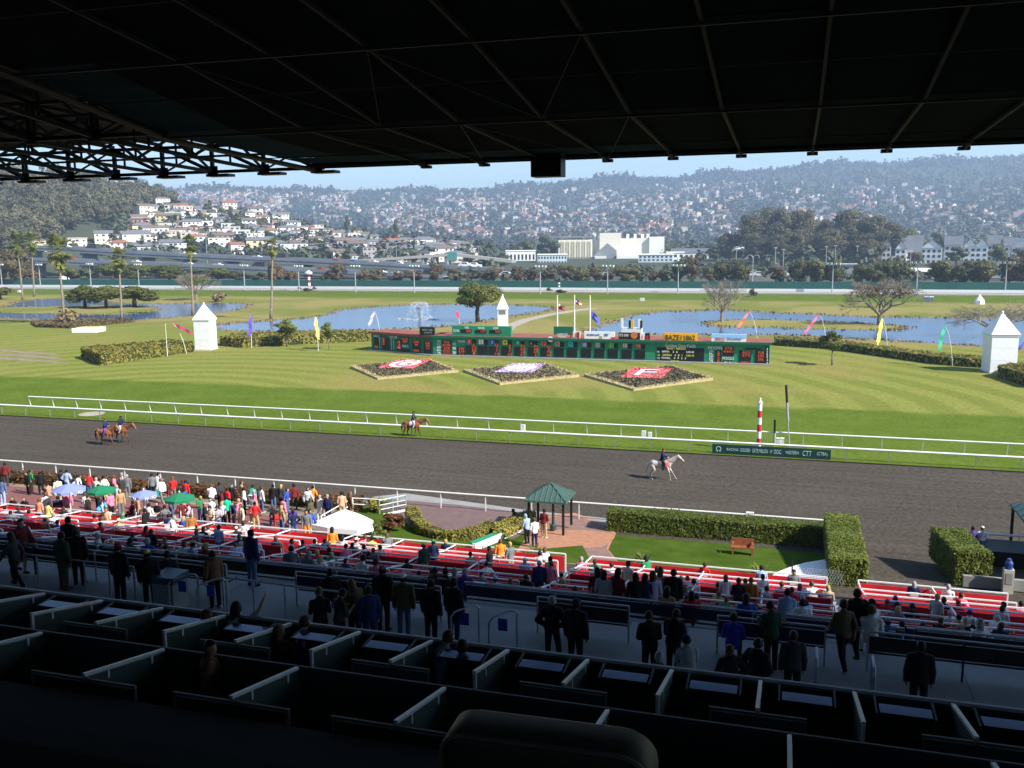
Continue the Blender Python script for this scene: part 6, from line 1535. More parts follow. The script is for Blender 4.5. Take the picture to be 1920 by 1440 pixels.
for x, yb, c, l in ((1720,514,(.78,.78,.8),'white car parked behind the fence at the right'),(1408,523,(.75,.75,.75),'white car parked behind the fence near the double lamp'),(1424,522,(.55,.55,.57),'grey car parked behind the fence near the double lamp'),(950,513,(.7,.7,.72),'silver car on the road right of the big tree'),(890,497,(.8,.8,.8),'white car on the road above the big tree'),(873,496,(.75,.74,.7),'pale car on the road above the big tree'),(1338,520,(.72,.72,.72),'white car behind the fence left of the double lamp'),(1232,520,(.1,.1,.12),'dark car behind the fence below the teal building'),(1140,521,(.6,.6,.62),'silver car behind the fence below the factory'),(975,521,(.75,.74,.7),'pale car behind the fence left of the flagpoles'),(1595,521,(.55,.1,.08),'red car behind the fence below the eucalyptus clump'),(1640,517,(.7,.7,.7),'white car between the shrubs left of the apartments'),(1870,519,(.3,.32,.36),'grey car behind the fence at the right edge'),(1470,518,(.65,.65,.66),'silver car behind the fence by the leftmost screen shrub')):
    p = atD(x, yb, 440); vehicle((p[0], p[1], max(0, p[2]-1.0)), .1, 6.5, c, l)

# ------------------------------------------------------------------ trees behind the fence
def tree_at(t, x0, x1, yt, D_, label, base=0., cat='tree', group=None, fat=1.15):
    x = (x0+x1)/2; p = atD(x, 500, D_); h = atD(x, yt, D_)[2]-base; return t.plant((p[0], p[1], base), h, (x1-x0)*D_/FPX*fat, label, cat, group)
row = [(500,532,487,395,'B'),(532,560,505,395,'B'),(600,614,508,395,'D'),(615,650,490,395,'B'),(668,690,502,395,'B'),(690,722,500,398,'B'),(728,760,508,398,'B'),(752,795,504,400,'B'),(800,834,489,390,'B'),(838,860,500,395,'B'),(868,888,510,395,'B'),(903,945,500,390,'B'),
 (958,984,498,385,'B'),(984,1012,501,385,'B'),(1010,1044,500,390,'B'),(1042,1078,494,395,'B'),(1075,1108,496,380,'S'),(1102,1132,497,380,'B'),(1128,1152,506,388,'B'),(1150,1206,494,380,'S'),(1216,1236,504,380,'B'),(1234,1260,502,380,'S'),(1260,1290,477,380,'S'),(1286,1312,475,378,'B'),(1318,1345,497,380,'S'),(1336,1368,486,380,'S'),(1366,1406,483,378,'S'),(1440,1472,495,378,'B'),(1480,1514,482,372,'S'),(1512,1552,479,372,'S'),(1548,1582,481,372,'S'),(1602,1628,487,372,'S'),(1624,1654,489,372,'S'),(1650,1676,480,372,'S'),(1668,1706,476,374,'S'),(1747,1788,480,372,'S'),(1786,1822,484,372,'S'),(1818,1864,479,372,'S'),(1878,1910,476,372,'B'),(1902,1950,478,372,'B'),
 (108,140,493,460,'D'),(135,172,496,460,'D'),(182,236,489,455,'E'),(226,288,491,450,'E'),(285,345,493,445,'E'),(345,386,500,440,'D'),(384,432,498,432,'E'),(430,470,503,430,'D'),(-30,10,462,470,'B'),(5,55,458,470,'B'),(40,70,490,470,'B'),(470,500,507,410,'D')]
nmx = {'B': ('rusty brown rounded shrub', BROWN), 'S': ('dark green rounded screen shrub', SHRUB), 'D': ('dark green garden tree', GARDEN), 'E': ('dark spreading evergreen', [CLUMPT])}
lm = [(20,'at the far left'),(120,'left of the islet trees'),(160,'behind the islet trees'),(230,'behind the palm of the islet'),(320,'right of the islet'),(400,'behind the left white tower'),(470,'left of the middle palm'),(515,'behind the middle palm'),(600,'right of the middle palm'),(700,'left of the fountain'),(787,'behind the fountain'),(850,'left of the big round tree'),(900,'behind the big round tree'),(960,'right of the big round tree'),(1045,'behind the left flagpole'),(1077,'behind the middle flagpole'),(1110,'behind the right flagpole'),(1185,'below the factory'),(1250,'below the teal building'),(1300,'left of the islet bare tree'),(1353,'behind the islet bare tree'),(1411,'beside the double lamp'),(1500,'below the eucalyptus clump, left'),(1560,'below the eucalyptus clump, right'),(1640,'behind the wide bare tree'),(1690,'below the apartments, left'),(1770,'below the apartments, middle'),(1840,'below the apartments, right'),(1900,'at the right edge')]
def near(x): return min(lm, key=lambda q: abs(q[0]-x))[1]
for i, (x0, x1, yt, D_, k) in enumerate(row):
    nm, pr = nmx[k]; tree_at(pr[i % len(pr)], x0, x1, yt, D_, uniq(nm+' by the fence, '+near((x0+x1)/2)), group='shrubs along the fence', cat='shrub' if k in 'BS' else 'tree', fat=1.25)
euc = [(1382,1430,405,640),(1405,1450,392,655),(1432,1480,391,640),(1462,1510,397,650),(1490,1530,396,640),(1520,1560,412,655),(1556,1600,396,640),(1580,1632,396,650),(1610,1664,405,640),(1640,1690,418,650),(1395,1440,440,610),(1470,1515,430,610),(1530,1580,430,610),(1590,1640,440,610),(1345,1390,438,640),(1440,1475,440,605)]
for i, e in enumerate(euc): tree_at(EUC[i % 3], *e, uniq('tall eucalyptus in the big clump '+near((e[0]+e[1])/2)), group='eucalyptus clump', fat=1.6)
mid = [(900,932,448,760,'D'),(930,962,470,700,'D'),(960,1002,441,740,'D'),(1004,1048,437,740,'D'),(868,900,472,650,'D'),(885,925,480,600,'D'),(915,960,482,590,'D'),(730,757,408,860,'C'),(640,668,400,900,'C'),(1250,1280,452,800,'D'),(1285,1312,452,820,'C'),(1318,1345,448,800,'D'),(1340,1372,444,800,'B'),(1232,1256,462,760,'D'),(1690,1720,420,800,'E'),(1740,1775,430,820,'D'),(1850,1885,452,580,'D'),(1900,1945,460,560,'B'),(1775,1810,458,600,'D'),(1700,1730,470,600,'B'),(1620,1650,470,600,'B')]
for i, (x0, x1, yt, D_, k) in enumerate(mid):
    t = CONIF if k == 'C' else (nmx[k][1][i % len(nmx[k][1])]); tree_at(t, x0, x1, yt, D_, uniq(('dark conifer' if k == 'C' else 'dark tree in the middle distance' if k != 'B' else 'brownish tree in the middle distance')+' '+near((x0+x1)/2)), group='trees in the middle distance')

# ------------------------------------------------------------------ the hill town: houses one by one, then the mass
HR = [mat('tile_roof', (.30,.12,.07), .85, .15, .4), mat('grey_shingle', (.16,.16,.17), .85, .15, .4), mat('brown_shingle', (.18,.13,.10), .85, .15, .4), mat('white_membrane', (.62,.62,.62), .8, .1, .3)]
HC = [((.80,.79,.75),'white'),((.74,.70,.60),'cream'),((.62,.55,.45),'tan'),((.66,.52,.46),'pinkish'),((.50,.54,.56),'pale blue-grey'),((.55,.26,.16),'terracotta'),((.70,.62,.36),'pale yellow'),((.38,.37,.36),'grey')]
HW = [.36,.26,.15,.06,.06,.02,.04,.05]
WIN_ME = [MB().bx(-.55,.55,-.06,.03,-.6,.6).mesh('window', WINDOW), MB().bx(-1.0,1.0,-.06,.03,-.6,.6).mesh('window', WINDOW)]
WALL_ME = MB().bx(-.5,.5,-.5,.5,-.35,1).mesh('wall', TINTW)
def roof_me(k, m):
    b = MB()
    if k == 'flat': b.bx(-.53,.53,-.53,.53,0,.07)
    elif k == 'gable': b.add([(-.55,-.55,0),(.55,-.55,0),(.55,.55,0),(-.55,.55,0),(-.55,0,.36),(.55,0,.36)], [(0,1,5,4),(2,3,4,5),(0,4,3),(1,2,5),(3,2,1,0)])
    else: b.add([(-.55,-.55,0),(.55,-.55,0),(.55,.55,0),(-.55,.55,0),(-.22,0,.33),(.22,0,.33)], [(0,1,5,4),(2,3,4,5),(3,0,4),(1,2,5),(3,2,1,0)])
    return b.mesh('roof', m)
ROOFS = {(k, i): roof_me(k, HR[i]) for k in ('flat','gable','hip') for i in range(4)}
hrng = np.random.default_rng(21)
def house(p, dist, az, sz, label, parts, group):
    label = label.replace(', lowest near-hill street', ', lowest street')
    L = sz*hrng.uniform(.8, 1.35); Dp = sz*hrng.uniform(.7, 1.0); H = hrng.choice([3.6, 5.8, 6.2, 8.5])*(sz/10)**.5
    ci = hrng.choice(len(HC), p=HW); k = hrng.choice(['flat','gable','hip'], p=[.36,.38,.26]); rm = hrng.choice(4, p=[.24,.34,.20,.22]) if k == 'flat' else hrng.choice(3, p=[.18,.46,.36])
    kind = {'flat':'flat-roofed','gable':'gabled','hip':'hip-roofed'}[k]
    rc = ['red-roofed ','grey-roofed ','brown-roofed ','pale-roofed '][rm] if k != 'flat' else ''
    r = thing('house', uniq(label % (HC[ci][1], rc+kind if k == 'flat' else rc.replace('-roofed ', '-roofed')+' '+kind.replace('hip-roofed','hipped'))), 'house', p, -az+hrng.normal()*.25, group)
    v = hrng.uniform(.85, 1.05); w = link('wall', WALL_ME, r); w.scale = (L, Dp, H); w.color = (*[c*v for c in HC[ci][0]], 1)
    o = link('roof', ROOFS[(k, rm)], r); o.scale = (L, Dp, min(L, Dp)*.55 if k != 'flat' else 5); o.location = (0, 0, H)
    if parts:
        nz = 1 if H < 4.5 else 2 if H < 7 else 3; nx = max(2, int(L/3.2))
        for i in range(nx):
            for j in range(nz):
                if hrng.random() < .12: continue
                q = link('window', WIN_ME[int(hrng.random() < .4)], r); q.location = (-L/2+L*(i+.5)/nx, -Dp/2, H*(j+.55)/nz)
    return r
pos = []
def spread(n, region, dmin, dmax, gap):
    out = []; t = 0
    while len(out) < n and t < n*60:
        t += 1; x, y = region()
        h = hillray(x, y, dmin, dmax)
        if h is None or h[1] > dmax or h[1] < dmin: continue
        if any((h[0][0]-q[0])**2+(h[0][1]-q[1])**2 < gap*gap for q in pos): continue
        pos.append(h[0]); out.append((x, y, h))
    return out
def reg_near():
    # the town on the near slope, thicker towards the right
    x = hrng.uniform(60, 880) if hrng.random() < .10 else hrng.uniform(255, 880); top = np.interp(x, [130,260,300,340,420,480,560,700,880], [470,420,375,368,380,395,420,455,470]); bot = np.interp(x, [130,480,560,880], [475,478,486,494]); return x, hrng.uniform(top, bot)
nearh = spread(252, reg_near, 620, 1120, 9.6)
rowsn = ['top', 'upper', 'middle', 'lower', 'lowest']
for x, y, h in sorted(nearh, key=lambda q: q[0]):
    lv = rowsn[min(4, int(max(0, (y-370)/24)))]
    house(h[0], h[1], h[2], hrng.uniform(9.5, 15), '%%s %%s house, %s near-hill street, %s' % (lv, near(x)), True, 'houses on the near hill')
def reg_far():
    x = hrng.uniform(330, 1930); top = np.interp(x, [330,700,1000,1300,1600,1930], [352,362,358,345,340,360]); bot = np.interp(x, [330,560,880,1300,1930], [372,415,452,455,452]); return x, top+(bot-top)*hrng.uniform(0, 1)**.8
farh = spread(46, reg_far, 1250, 3200, 22)
band = ['near the crest', 'high on the slope', 'halfway up the slope', 'low on the slope', 'at the foot']
for x, y, h in sorted(farh, key=lambda q: q[0]):
    lv = band[min(4, int((3300-h[1])/420))]
    house(h[0], h[1], h[2], hrng.uniform(11, 17), '%%s %%s house %s, %s' % (lv, near(x)), False, 'houses on the far hills')
# labels formatted above may now coincide: tell them apart by their place
# the rest of the far town, past three hundred: one mass
b_v = []; b_f = []; b_m = []
cubev = np.array([(-.5,-.5,-.3),(.5,-.5,-.3),(.5,.5,-.3),(-.5,.5,-.3),(-.5,-.5,1),(.5,-.5,1),(.5,.5,1),(-.5,.5,1),(-.5,0,1.35),(.5,0,1.35)])
cubef = [((0,1,5,4),0),((1,2,6,5),0),((2,3,7,6),0),((3,0,4,7),0),((4,5,9,8),1),((6,7,8,9),1),((5,6,9),0),((7,4,8),0)]
def dens(x, d):                                     # built-up streets and bare woods alternate
    return .5+.5*math.sin(x*.021+d*.0017)*math.sin(d*.0042+x*.006)+.25*math.sin(x*.05+2)
cnt = 0; tries = 0
while cnt < 2600 and tries < 60000:
    tries += 1; x, y = reg_far(); h = hillray(x, y, 1200, 3380)
    if h is None: continue
    right = np.interp(x, [300,900,1300,1600,1930], [1.1,1.,.72,.42,.30]); 
    if hrng.random() > max(0, dens(x, h[1]))*right*1.1: continue
    s = hrng.uniform(7, 19); ang = -h[2]+hrng.normal()*.5; ca, sa = math.cos(ang), math.sin(ang); hh = hrng.uniform(4, 9)
    base = len(b_v)
    for v in cubev: X = v[0]*s; Y = v[1]*s*.8; b_v.append((h[0][0]+X*ca-Y*sa, h[0][1]+X*sa+Y*ca, h[0][2]+v[2]*hh))
    c = hrng.choice(5, p=[.22,.20,.20,.14,.24])
    for f, m in cubef: b_f.append(tuple(i+base for i in f)); b_m.append(int(c) if m == 0 else 5+int(hrng.integers(0, 3)))
    cnt += 1
me = D.meshes.new('hillside_houses'); me.from_pydata(b_v, [], b_f)
for m in (mat('dull_white_stucco', (.58,.57,.54), .85), mat('dull_cream_stucco', (.54,.50,.42), .85), mat('tan_stucco', (.55,.47,.38), .85), mat('pink_stucco', (.6,.45,.40), .85), mat('grey_stucco', (.42,.43,.44), .85), HR[0], HR[1], HR[2]): me.materials.append(m)
me.polygons.foreach_set('material_index', b_m); me.update()
o = link('hillside_houses', me); o['kind'] = 'stuff'; o['label'] = 'mass of small pale houses covering the far hills'
# wooded hillsides: crowns made of leaf clumps
tp = []
def add_trees(n, region, dmin, dmax, hs, sel=None):
    k = 0; t = 0
    while k < n and t < n*8:
        t += 1; x, y = region(); h = hillray(x, y, dmin, dmax)
        if h is None: continue
        if sel and not sel(x, y, h): continue
        tp.append((*h[0], hrng.uniform(*hs), hrng.random() < .25)); k += 1
def reg_hills():
    x = hrng.uniform(-60, 1960); yy = np.interp(x, [-60,320,620,1000,1330,1600,1930], [350,352,362,356,326,308,294]); return x, yy+hrng.uniform(0, 1)**1.1*(470-yy)
add_trees(9500, reg_hills, 1200, 3450, (8, 17))
# the crest
for a in np.linspace(az_of(300), az_of(1990), 1500):
    d = FAR_D*hrng.uniform(.955, 1.02); tp.append((math.sin(a)*d, math.cos(a)*d, tz(a, d)-1, hrng.uniform(8, 24)*(1.25 if math.sin(a*60) > .3 else .8), hrng.random() < .4))
def reg_nearhill():
    x = hrng.uniform(150, 880); yy = np.interp(x, [-80,200,260,320,400,480,560,700,880], [325,345,355,376,388,402,428,452,466]); return x, yy+hrng.uniform(0, 1)*(490-yy)
add_trees(1150, reg_nearhill, 610, 1100, (5, 10), lambda x, y, h: x > 190)
def reg_valley():
    x = hrng.uniform(560, 1990); return x, 0
for _ in range(420):
    x = hrng.uniform(840, 1990); d_ = hrng.uniform(370, 520); a = az_of(x); tp.append((math.sin(a)*d_, math.cos(a)*d_, 0, hrng.uniform(2.2, 5.5), False))
for _ in range(1500):
    x = hrng.uniform(520, 1990); d_ = hrng.uniform(0, 1)**.7*900+520
    if d_ < 780 and (940 < x < 1300 or 1640 < x): continue
    if d_ < 640 and x < 900: continue
    a = az_of(x); tp.append((math.sin(a)*d_, math.cos(a)*d_, tz(a, d_) if d_ > 600 else 0, hrng.uniform(5, 13), hrng.random() < .08))
C = []; S = []; NN = []
for x, y, z, hh, con in tp:
    n = 26
    if con:
        q = hrng.uniform(0, 1, n); w = hh*.20*(1-q)+.3; t = hrng.uniform(0, 6.28, n)
        P = np.stack([x+np.cos(t)*w, y+np.sin(t)*w, z+q*hh*1.15], 1)
    else:
        d = hrng.normal(size=(n, 3)); d /= np.linalg.norm(d, axis=1)[:, None]; P = np.array([x, y, z+hh*.52])+d*np.array([hh*.42, hh*.42, hh*.42])*hrng.uniform(.5, 1., (n, 1))
    C.append(P); S.append(np.full((n, 1), hh*.20)); NN.append(P-np.array([x, y, z+hh*.35]))
C = np.concatenate(C); S = np.concatenate(S)
NT = np.concatenate(NN); o = link('hillside_trees', quads_mesh('hillside_trees', leaves(C, S, hrng, nrm=NT, fuzz=.3), None, HILLTREE)); o['kind'] = 'stuff'; o['label'] = 'wooded far hillsides and gardens'
# eucalyptus forest on the left hill
tp = []
def reg_wood():
    x = hrng.uniform(-120, 330); yy = np.interp(x, [-120,0,100,200,260,330], [326,334,344,362,378,394]); bb = np.interp(x, [-120,60,140,260,300,330], [500,480,440,405,378,388]); return x, yy+hrng.uniform(0, 1)*(bb-yy)
add_trees(620, reg_wood, 605, 1150, (11, 19))
for a in np.linspace(az_of(-100), az_of(300), 60): d = NEAR_D*hrng.uniform(.95, 1.03); tp.append((math.sin(a)*d, math.cos(a)*d, tz(a, d)-3, hrng.uniform(8, 14), False))
C = []; S = []; N2 = []
for x, y, z, hh, con in tp:
    nb = 8
    for k in range(nb):
        d = hrng.normal(size=3); d /= np.linalg.norm(d); c = np.array([x, y, z+hh*.62])+d*np.array([hh*.24, hh*.24, hh*.28]); n = 85
        e = hrng.normal(size=(n, 3)); e /= np.linalg.norm(e, axis=1)[:, None]; N2.append(e+d*.6); C.append(c+e*hh*.16*hrng.uniform(.6, 1., (n, 1))); S.append(np.full((n, 1), hh*.036))
o = link('hill_woodland', quads_mesh('hill_woodland', leaves(np.concatenate(C), np.concatenate(S), hrng, nrm=np.concatenate(N2)), None, leafmat('woodland_leaf', (.050,.052,.026), (.185,.165,.085), .035, 0))); o['kind'] = 'stuff'; o['label'] = 'eucalyptus woodland covering the hill at the left'
for x, w, yt in ((268,34,336),(300,30,345),(285,40,350)): p = atD(x, 400, 985); a = math.atan2(p[0], p[1]); EUC[x % 3].plant((p[0], p[1], tz(a, 985)-2), atD(x, yt, 985)[2]-tz(a, 985)+2, w*985/FPX*1.2, 'tall eucalyptus on the crest of the left hill, '+{268:'left one',300:'right one',285:'middle one'}[x])
# individual garden trees between the near houses
for i in range(80):
    x, y = reg_near(); h = hillray(x, y, 615, 1100)
    if h is None: continue
    t = GARDEN[i % 3] if i % 5 else CONIF; s = hrng.uniform(7, 13); t.plant(h[0], s*(1.3 if t is CONIF else 1), s*.95, uniq(('dark conifer' if t is CONIF else 'bushy garden tree')+' on the near hill, '+near(x)), group='garden trees on the near hill')
# ------------------------------------------------------------------ people: one skinned body per pose, clothes cut from it
def capsule(b, p, q, r0, r1, n=12):
    p = Vector(p); q = Vector(q); b.tube(p, q, r0, r1, n); b.ell(p, (r0, r0, r0), n, 8); b.ell(q, (r1, r1, r1), n, 8)
def loft(b, secs, n=16):
    """elliptical sections (centre, rx, ry, side vector)"""
    vs = []; fs = []
    for c, rx, ry, s, f in secs:
        for i in range(n):
            t = 2*math.pi*i/n; vs.append(Vector(c)+Vector(s)*math.cos(t)*rx+Vector(f)*math.sin(t)*ry)
    for k in range(len(secs)-1):
        for i in range(n): fs.append((k*n+i, k*n+(i+1) % n, (k+1)*n+(i+1) % n, (k+1)*n+i))
    fs += [tuple(range(n))[::-1], tuple(range((len(secs)-1)*n, len(secs)*n))]; b.add(vs, fs)
def remesh(b, vox, ratio):
    me = b.mesh('body', SKIN); o = D.objects.new('body', me); COL.objects.link(o)
    m = o.modifiers.new('r', 'REMESH'); m.mode = 'VOXEL'; m.voxel_size = vox; m.use_smooth_shade = True
    s = o.modifiers.new('s', 'SMOOTH'); s.factor = .5; s.iterations = 3
    d = o.modifiers.new('d', 'DECIMATE'); d.ratio = ratio
    bpy.context.view_layer.update()
    r = D.meshes.new_from_object(o.evaluated_get(bpy.context.evaluated_depsgraph_get())); D.objects.remove(o); D.meshes.remove(me)
    r.polygons.foreach_set('use_smooth', [True]*len(r.polygons)); return r
def seg_dist(P, a, b):
    a = np.array(a); b = np.array(b); ab = b-a; t = np.clip(((P-a)@ab)/(ab@ab+1e-9), 0, 1); return np.linalg.norm(P-(a+t[:, None]*ab), axis=1)
def shell(me, fmask, inf, name, m, prof=None):
    n = len(me.vertices); co = np.empty(n*3); me.vertices.foreach_get('co', co); co = co.reshape(-1, 3)
    no = np.empty(n*3); me.vertices.foreach_get('normal', no); no = no.reshape(-1, 3)
    used = {}; vs = []; fs = []
    for p in me.polygons:
        if not fmask[p.index]: continue
        f = []
        for i in p.vertices:
            if i not in used: used[i] = len(vs); vs.append(co[i]+no[i]*(inf if prof is None else prof(co[i])))
            f.append(used[i])
        fs.append(tuple(f))
    r = D.meshes.new(name); r.from_pydata([tuple(v) for v in vs], [], fs); r.materials.append(m); r.polygons.foreach_set('use_smooth', [True]*len(fs)); r.update(); return r
POSES = {}
def make_pose(name, hip, lean, legs, arms, turn=0, head_pitch=0):
    """hip: pelvis height; lean: forward tilt of the trunk; legs/arms: joint chains for left(+x) and right"""
    b = MB(); F = Vector((0, math.cos(lean), -math.sin(lean))); Up = Vector((0, math.sin(lean), math.cos(lean))); S = Vector((1, 0, 0))
    P = Vector((0, 0, hip)); at = lambda x, y, z: P+S*x+F*y+Up*z
    secs = [(at(0,-.01,-.10),.13,.10), (at(0,-.015,0),.170,.120), (at(0,0,.10),.155,.110), (at(0,.005,.20),.150,.105), (at(0,.01,.32),.170,.118), (at(0,.0,.42),.185,.112), (at(0,-.01,.49),.150,.085), (at(0,-.005,.535),.07,.065)]
    loft(b, [(c, rx, ry, S, F) for c, rx, ry in secs])
    hp = lean*.35+head_pitch; HF = Vector((math.sin(turn), math.cos(hp)*math.cos(turn), -math.sin(hp))); HU = Vector((0, math.sin(hp), math.cos(hp)))
    N = at(0, 0, .52); H = N+HU*.165+HF*.025; HS = HF.cross(HU).normalized()
    capsule(b, N, N+HU*.09, .058, .054)
    def hloc(x, y, z): return H+HS*x+HF*y+HU*z
    loft(b, [(hloc(0,.02,-.115),.035,.045,HS,HF),(hloc(0,.015,-.09),.055,.075,HS,HF),(hloc(0,.005,-.04),.070,.092,HS,HF),(hloc(0,0,.02),.077,.098,HS,HF),(hloc(0,-.005,.07),.070,.088,HS,HF),(hloc(0,-.008,.105),.045,.058,HS,HF),(hloc(0,-.008,.118),.015,.02,HS,HF)])
    b.ell(hloc(0,.105,-.015), (.014,.020,.024), 8, 6); b.ell(hloc(0,.095,-.065), (.025,.012,.010), 8, 6)
    for s in (-1, 1): b.ell(hloc(s*.078,-.005,-.005), (.010,.018,.030), 8, 6)
    segs = {'trunk': [(at(0,0,.06), at(0,0,.48))], 'pelvis': [(at(0,0,-.08), at(0,0,.02))], 'head': [(hloc(0,0,-.06), hloc(0,0,.08))], 'neck': [(N, N+HU*.07)], 'uarm': [], 'farm': [], 'hand': [], 'thigh': [], 'shin': [], 'foot': []}
    for s, (elb, wri) in zip((1, -1), arms):
        sh = at(s*.185, 0, .445); e = sh+Vector(elb); w = e+Vector(wri)
        capsule(b, at(s*.12,0,.44), sh, .07, .062); capsule(b, sh, e, .055, .042); capsule(b, e, w, .043, .030)
        d = (w-e).normalized(); pal = w+d*.085; capsule(b, w, w+d*.05, .028, .034); capsule(b, w+d*.05, pal, .034, .030)
        side = Vector((0,0,1)).cross(d); side = side.normalized() if side.length > .1 else Vector((0,1,0)); inn = d.cross(side)*s*-1
        side = Vector((0,1,0)) if abs(d.z) > .8 else side
        for k, (l, o) in enumerate(((.070,-.030),(.080,-.010),(.075,.010),(.058,.030))):
            a = w+d*.08+side*o; m_ = a+d*l*.5; t = m_+(d+Vector((-s*.45,0,0))*1.).normalized()*l*.5; capsule(b, a, m_, .0105, .0095, 8); capsule(b, m_, t, .0095, .0085, 8)
        th = w+d*.025-side*.028; t1 = th+(d*.5-side*.9).normalized()*.035; t2 = t1+d*.03; capsule(b, th, t1, .013, .011, 8); capsule(b, t1, t2, .011, .009, 8)
        segs['uarm'].append((sh, e)); segs['farm'].append((e, w)); segs['hand'].append((w+d*.02, w+d*.16))
    for s, (kn, an, toe) in zip((1, -1), legs):
        h = Vector((s*.088, 0, hip-.04)); k = h+Vector(kn); a = k+Vector(an); t = a+Vector(toe)
        capsule(b, h, k, .088, .058); capsule(b, k, k+(a-k)*.35, .056, .056); capsule(b, k+(a-k)*.35, a, .056, .038)
        capsule(b, a+Vector((0,-.03,-.03)), t, .038, .032)
        segs['thigh'].append((h, k)); segs['shin'].append((k, a)); segs['foot'].append((a+Vector((0,-.03,-.03)), t))
    me = remesh(b, .0135, .30)
    n = len(me.vertices); co = np.empty(n*3); me.vertices.foreach_get('co', co); co = co.reshape(-1, 3)
    names = list(segs); dist = np.stack([np.min([seg_dist(co, p, q) for p, q in segs[k]], axis=0)-dict(trunk=.13,pelvis=.13,head=.08,neck=.05,uarm=.045,farm=.035,hand=.03,thigh=.07,shin=.045,foot=.03)[k] for k in names], 1)
    lab = dist.argmin(1); pl = np.array([[lab[i] for i in p.vertices] for p in me.polygons if True], dtype=object)
    fl = np.array([np.bincount([lab[i] for i in p.vertices], minlength=len(names)).argmax() for p in me.polygons]); cen = np.array([p.center for p in me.polygons]); nrm = np.array([p.normal for p in me.polygons])
    idx = {k: i for i, k in enumerate(names)}; isin = lambda *ks: np.isin(fl, [idx[k] for k in ks])
    shirt_long = isin('trunk','uarm','farm') | (isin('pelvis') & ((cen-np.array(P))@np.array(Up) > -.06)); shirt_short = shirt_long & ~isin('farm')
    # forward-most part of the short sleeve only
    trous = isin('pelvis','thigh','shin'); shorts = isin('pelvis','thigh'); shoes = isin('foot')
    hl = (cen-np.array(H)); hx, hy, hz = hl@np.array(HS), hl@np.array(HF), hl@np.array(HU)
    hairm = isin('head') & ((hz > .055) | ((hy < .015) & (hz > -.055)) ) & ~((hy > .065) & (hz < .075))
    R = dict(body=me, shirt_long=shell(me, shirt_long, .020, 'shirt', CLOTH), shirt_short=shell(me, shirt_short, .018, 'shirt', CLOTH), jacket=shell(me, shirt_long, .042, 'jacket', CLOTH),
             trousers=shell(me, trous, .016, 'trousers', CLOTH), shorts=shell(me, shorts, .022, 'shorts', CLOTH), shoes=shell(me, shoes, .012, 'shoes', CLOTH), hair=shell(me, hairm, .022, 'hair', HAIR))
    # eyes and lips as patches of the face
    me.materials.append(EYEM); mi = np.zeros(len(me.polygons), dtype=np.int32)
    for p in me.polygons:
        x, y, z = hx[p.index], hy[p.index], hz[p.index]
        if fl[p.index] == idx['head'] and y > .06 and ((abs(abs(x)-.031) < .010 and abs(z-.008) < .009) or (abs(x) < .022 and abs(z+.064) < .007)): mi[p.index] = 1
    me.polygons.foreach_set('material_index', mi)
    # long hair, caps and hats sit on the same head
    b = MB(); loft(b, [(hloc(0,-.075,-.26),.075,.035,HS,HF),(hloc(0,-.085,-.15),.095,.05,HS,HF),(hloc(0,-.065,-.04),.098,.065,HS,HF),(hloc(0,-.03,.06),.095,.09,HS,HF),(hloc(0,-.02,.125),.05,.06,HS,HF)], 12); R['long_hair'] = b.mesh('hair', HAIR, True)
    b = MB(); loft(b, [(hloc(0,-.005,.045),.092,.112,HS,HF),(hloc(0,-.008,.09),.088,.106,HS,HF),(hloc(0,-.01,.128),.06,.075,HS,HF),(hloc(0,-.01,.142),.015,.02,HS,HF)], 14)
    loft(b, [(hloc(0,.11,.044),.075,.085,HS,HF),(hloc(0,.11,.054),.075,.085,HS,HF)], 14); R['cap'] = b.mesh('cap', CLOTH, True)
    b = MB(); loft(b, [(hloc(0,0,.05),.16,.17,HS,HF),(hloc(0,0,.06),.16,.17,HS,HF),(hloc(0,0,.062),.093,.11,HS,HF),(hloc(0,0,.14),.078,.095,HS,HF),(hloc(0,0,.145),.02,.02,HS,HF)], 14); R['hat'] = b.mesh('hat', CLOTH, True)
    POSES[name] = R
STL = ((.01,.02,-.40),(0,-.03,-.41),(.02,.15,-.045)); STR = ((-.01,.0,-.40),(0,-.02,-.43),(-.02,.15,-.045))
STL = ((.02,.01,-.42),(.0,-.02,-.41),(.03,.15,-.05)); STR = ((-.02,.01,-.42),(.0,-.02,-.41),(-.03,.15,-.05))
DN = ((.06,.0,-.29),(.0,.05,-.25)); DNR = ((-.06,.0,-.29),(.0,.05,-.25))
make_pose('stand', .945, .03, (STL, STR), (DN, DNR))
make_pose('fold', .945, .05, (STL, STR), (((.06,.03,-.28),(-.16,.20,.04)), ((-.06,.03,-.28),(.16,.20,.06))), .3)
make_pose('hold', .945, .08, (STL, STR), (((.05,.05,-.28),(-.10,.21,.10)), ((-.05,.06,-.28),(.05,.22,.08))), 0, .35)
make_pose('hip', .945, .02, (((.07,.02,-.41),(.03,-.02,-.41),(.05,.14,-.05)), STR), (((.17,-.08,-.23),(-.13,.12,-.14)), ((-.16,-.08,-.24),(.12,.12,-.14))), -.4)
make_pose('walk', .915, .08, (((.02,.22,-.36),(.0,-.05,-.40),(.02,.15,-.03)), ((-.02,-.12,-.40),(0,-.22,-.33),(-.02,.12,-.09))), (((.05,-.14,-.26),(.0,.05,-.25)), ((-.05,.12,-.27),(.0,.16,-.19))), .1)
make_pose('bend', .93, .75, (STL, STR), (((.05,.06,-.29),(-.03,.10,-.23)), ((-.05,.06,-.29),(.03,.12,-.22))))
SL = ((.05,.41,-.02),(.01,.02,-.42),(.03,.15,-.05)); SR = ((-.05,.41,-.02),(-.01,.04,-.42),(-.03,.15,-.05))
make_pose('sit', .53, -.05, (SL, SR), (((.06,.06,-.28),(-.06,.24,-.04)), ((-.06,.06,-.28),(.06,.24,-.04))))
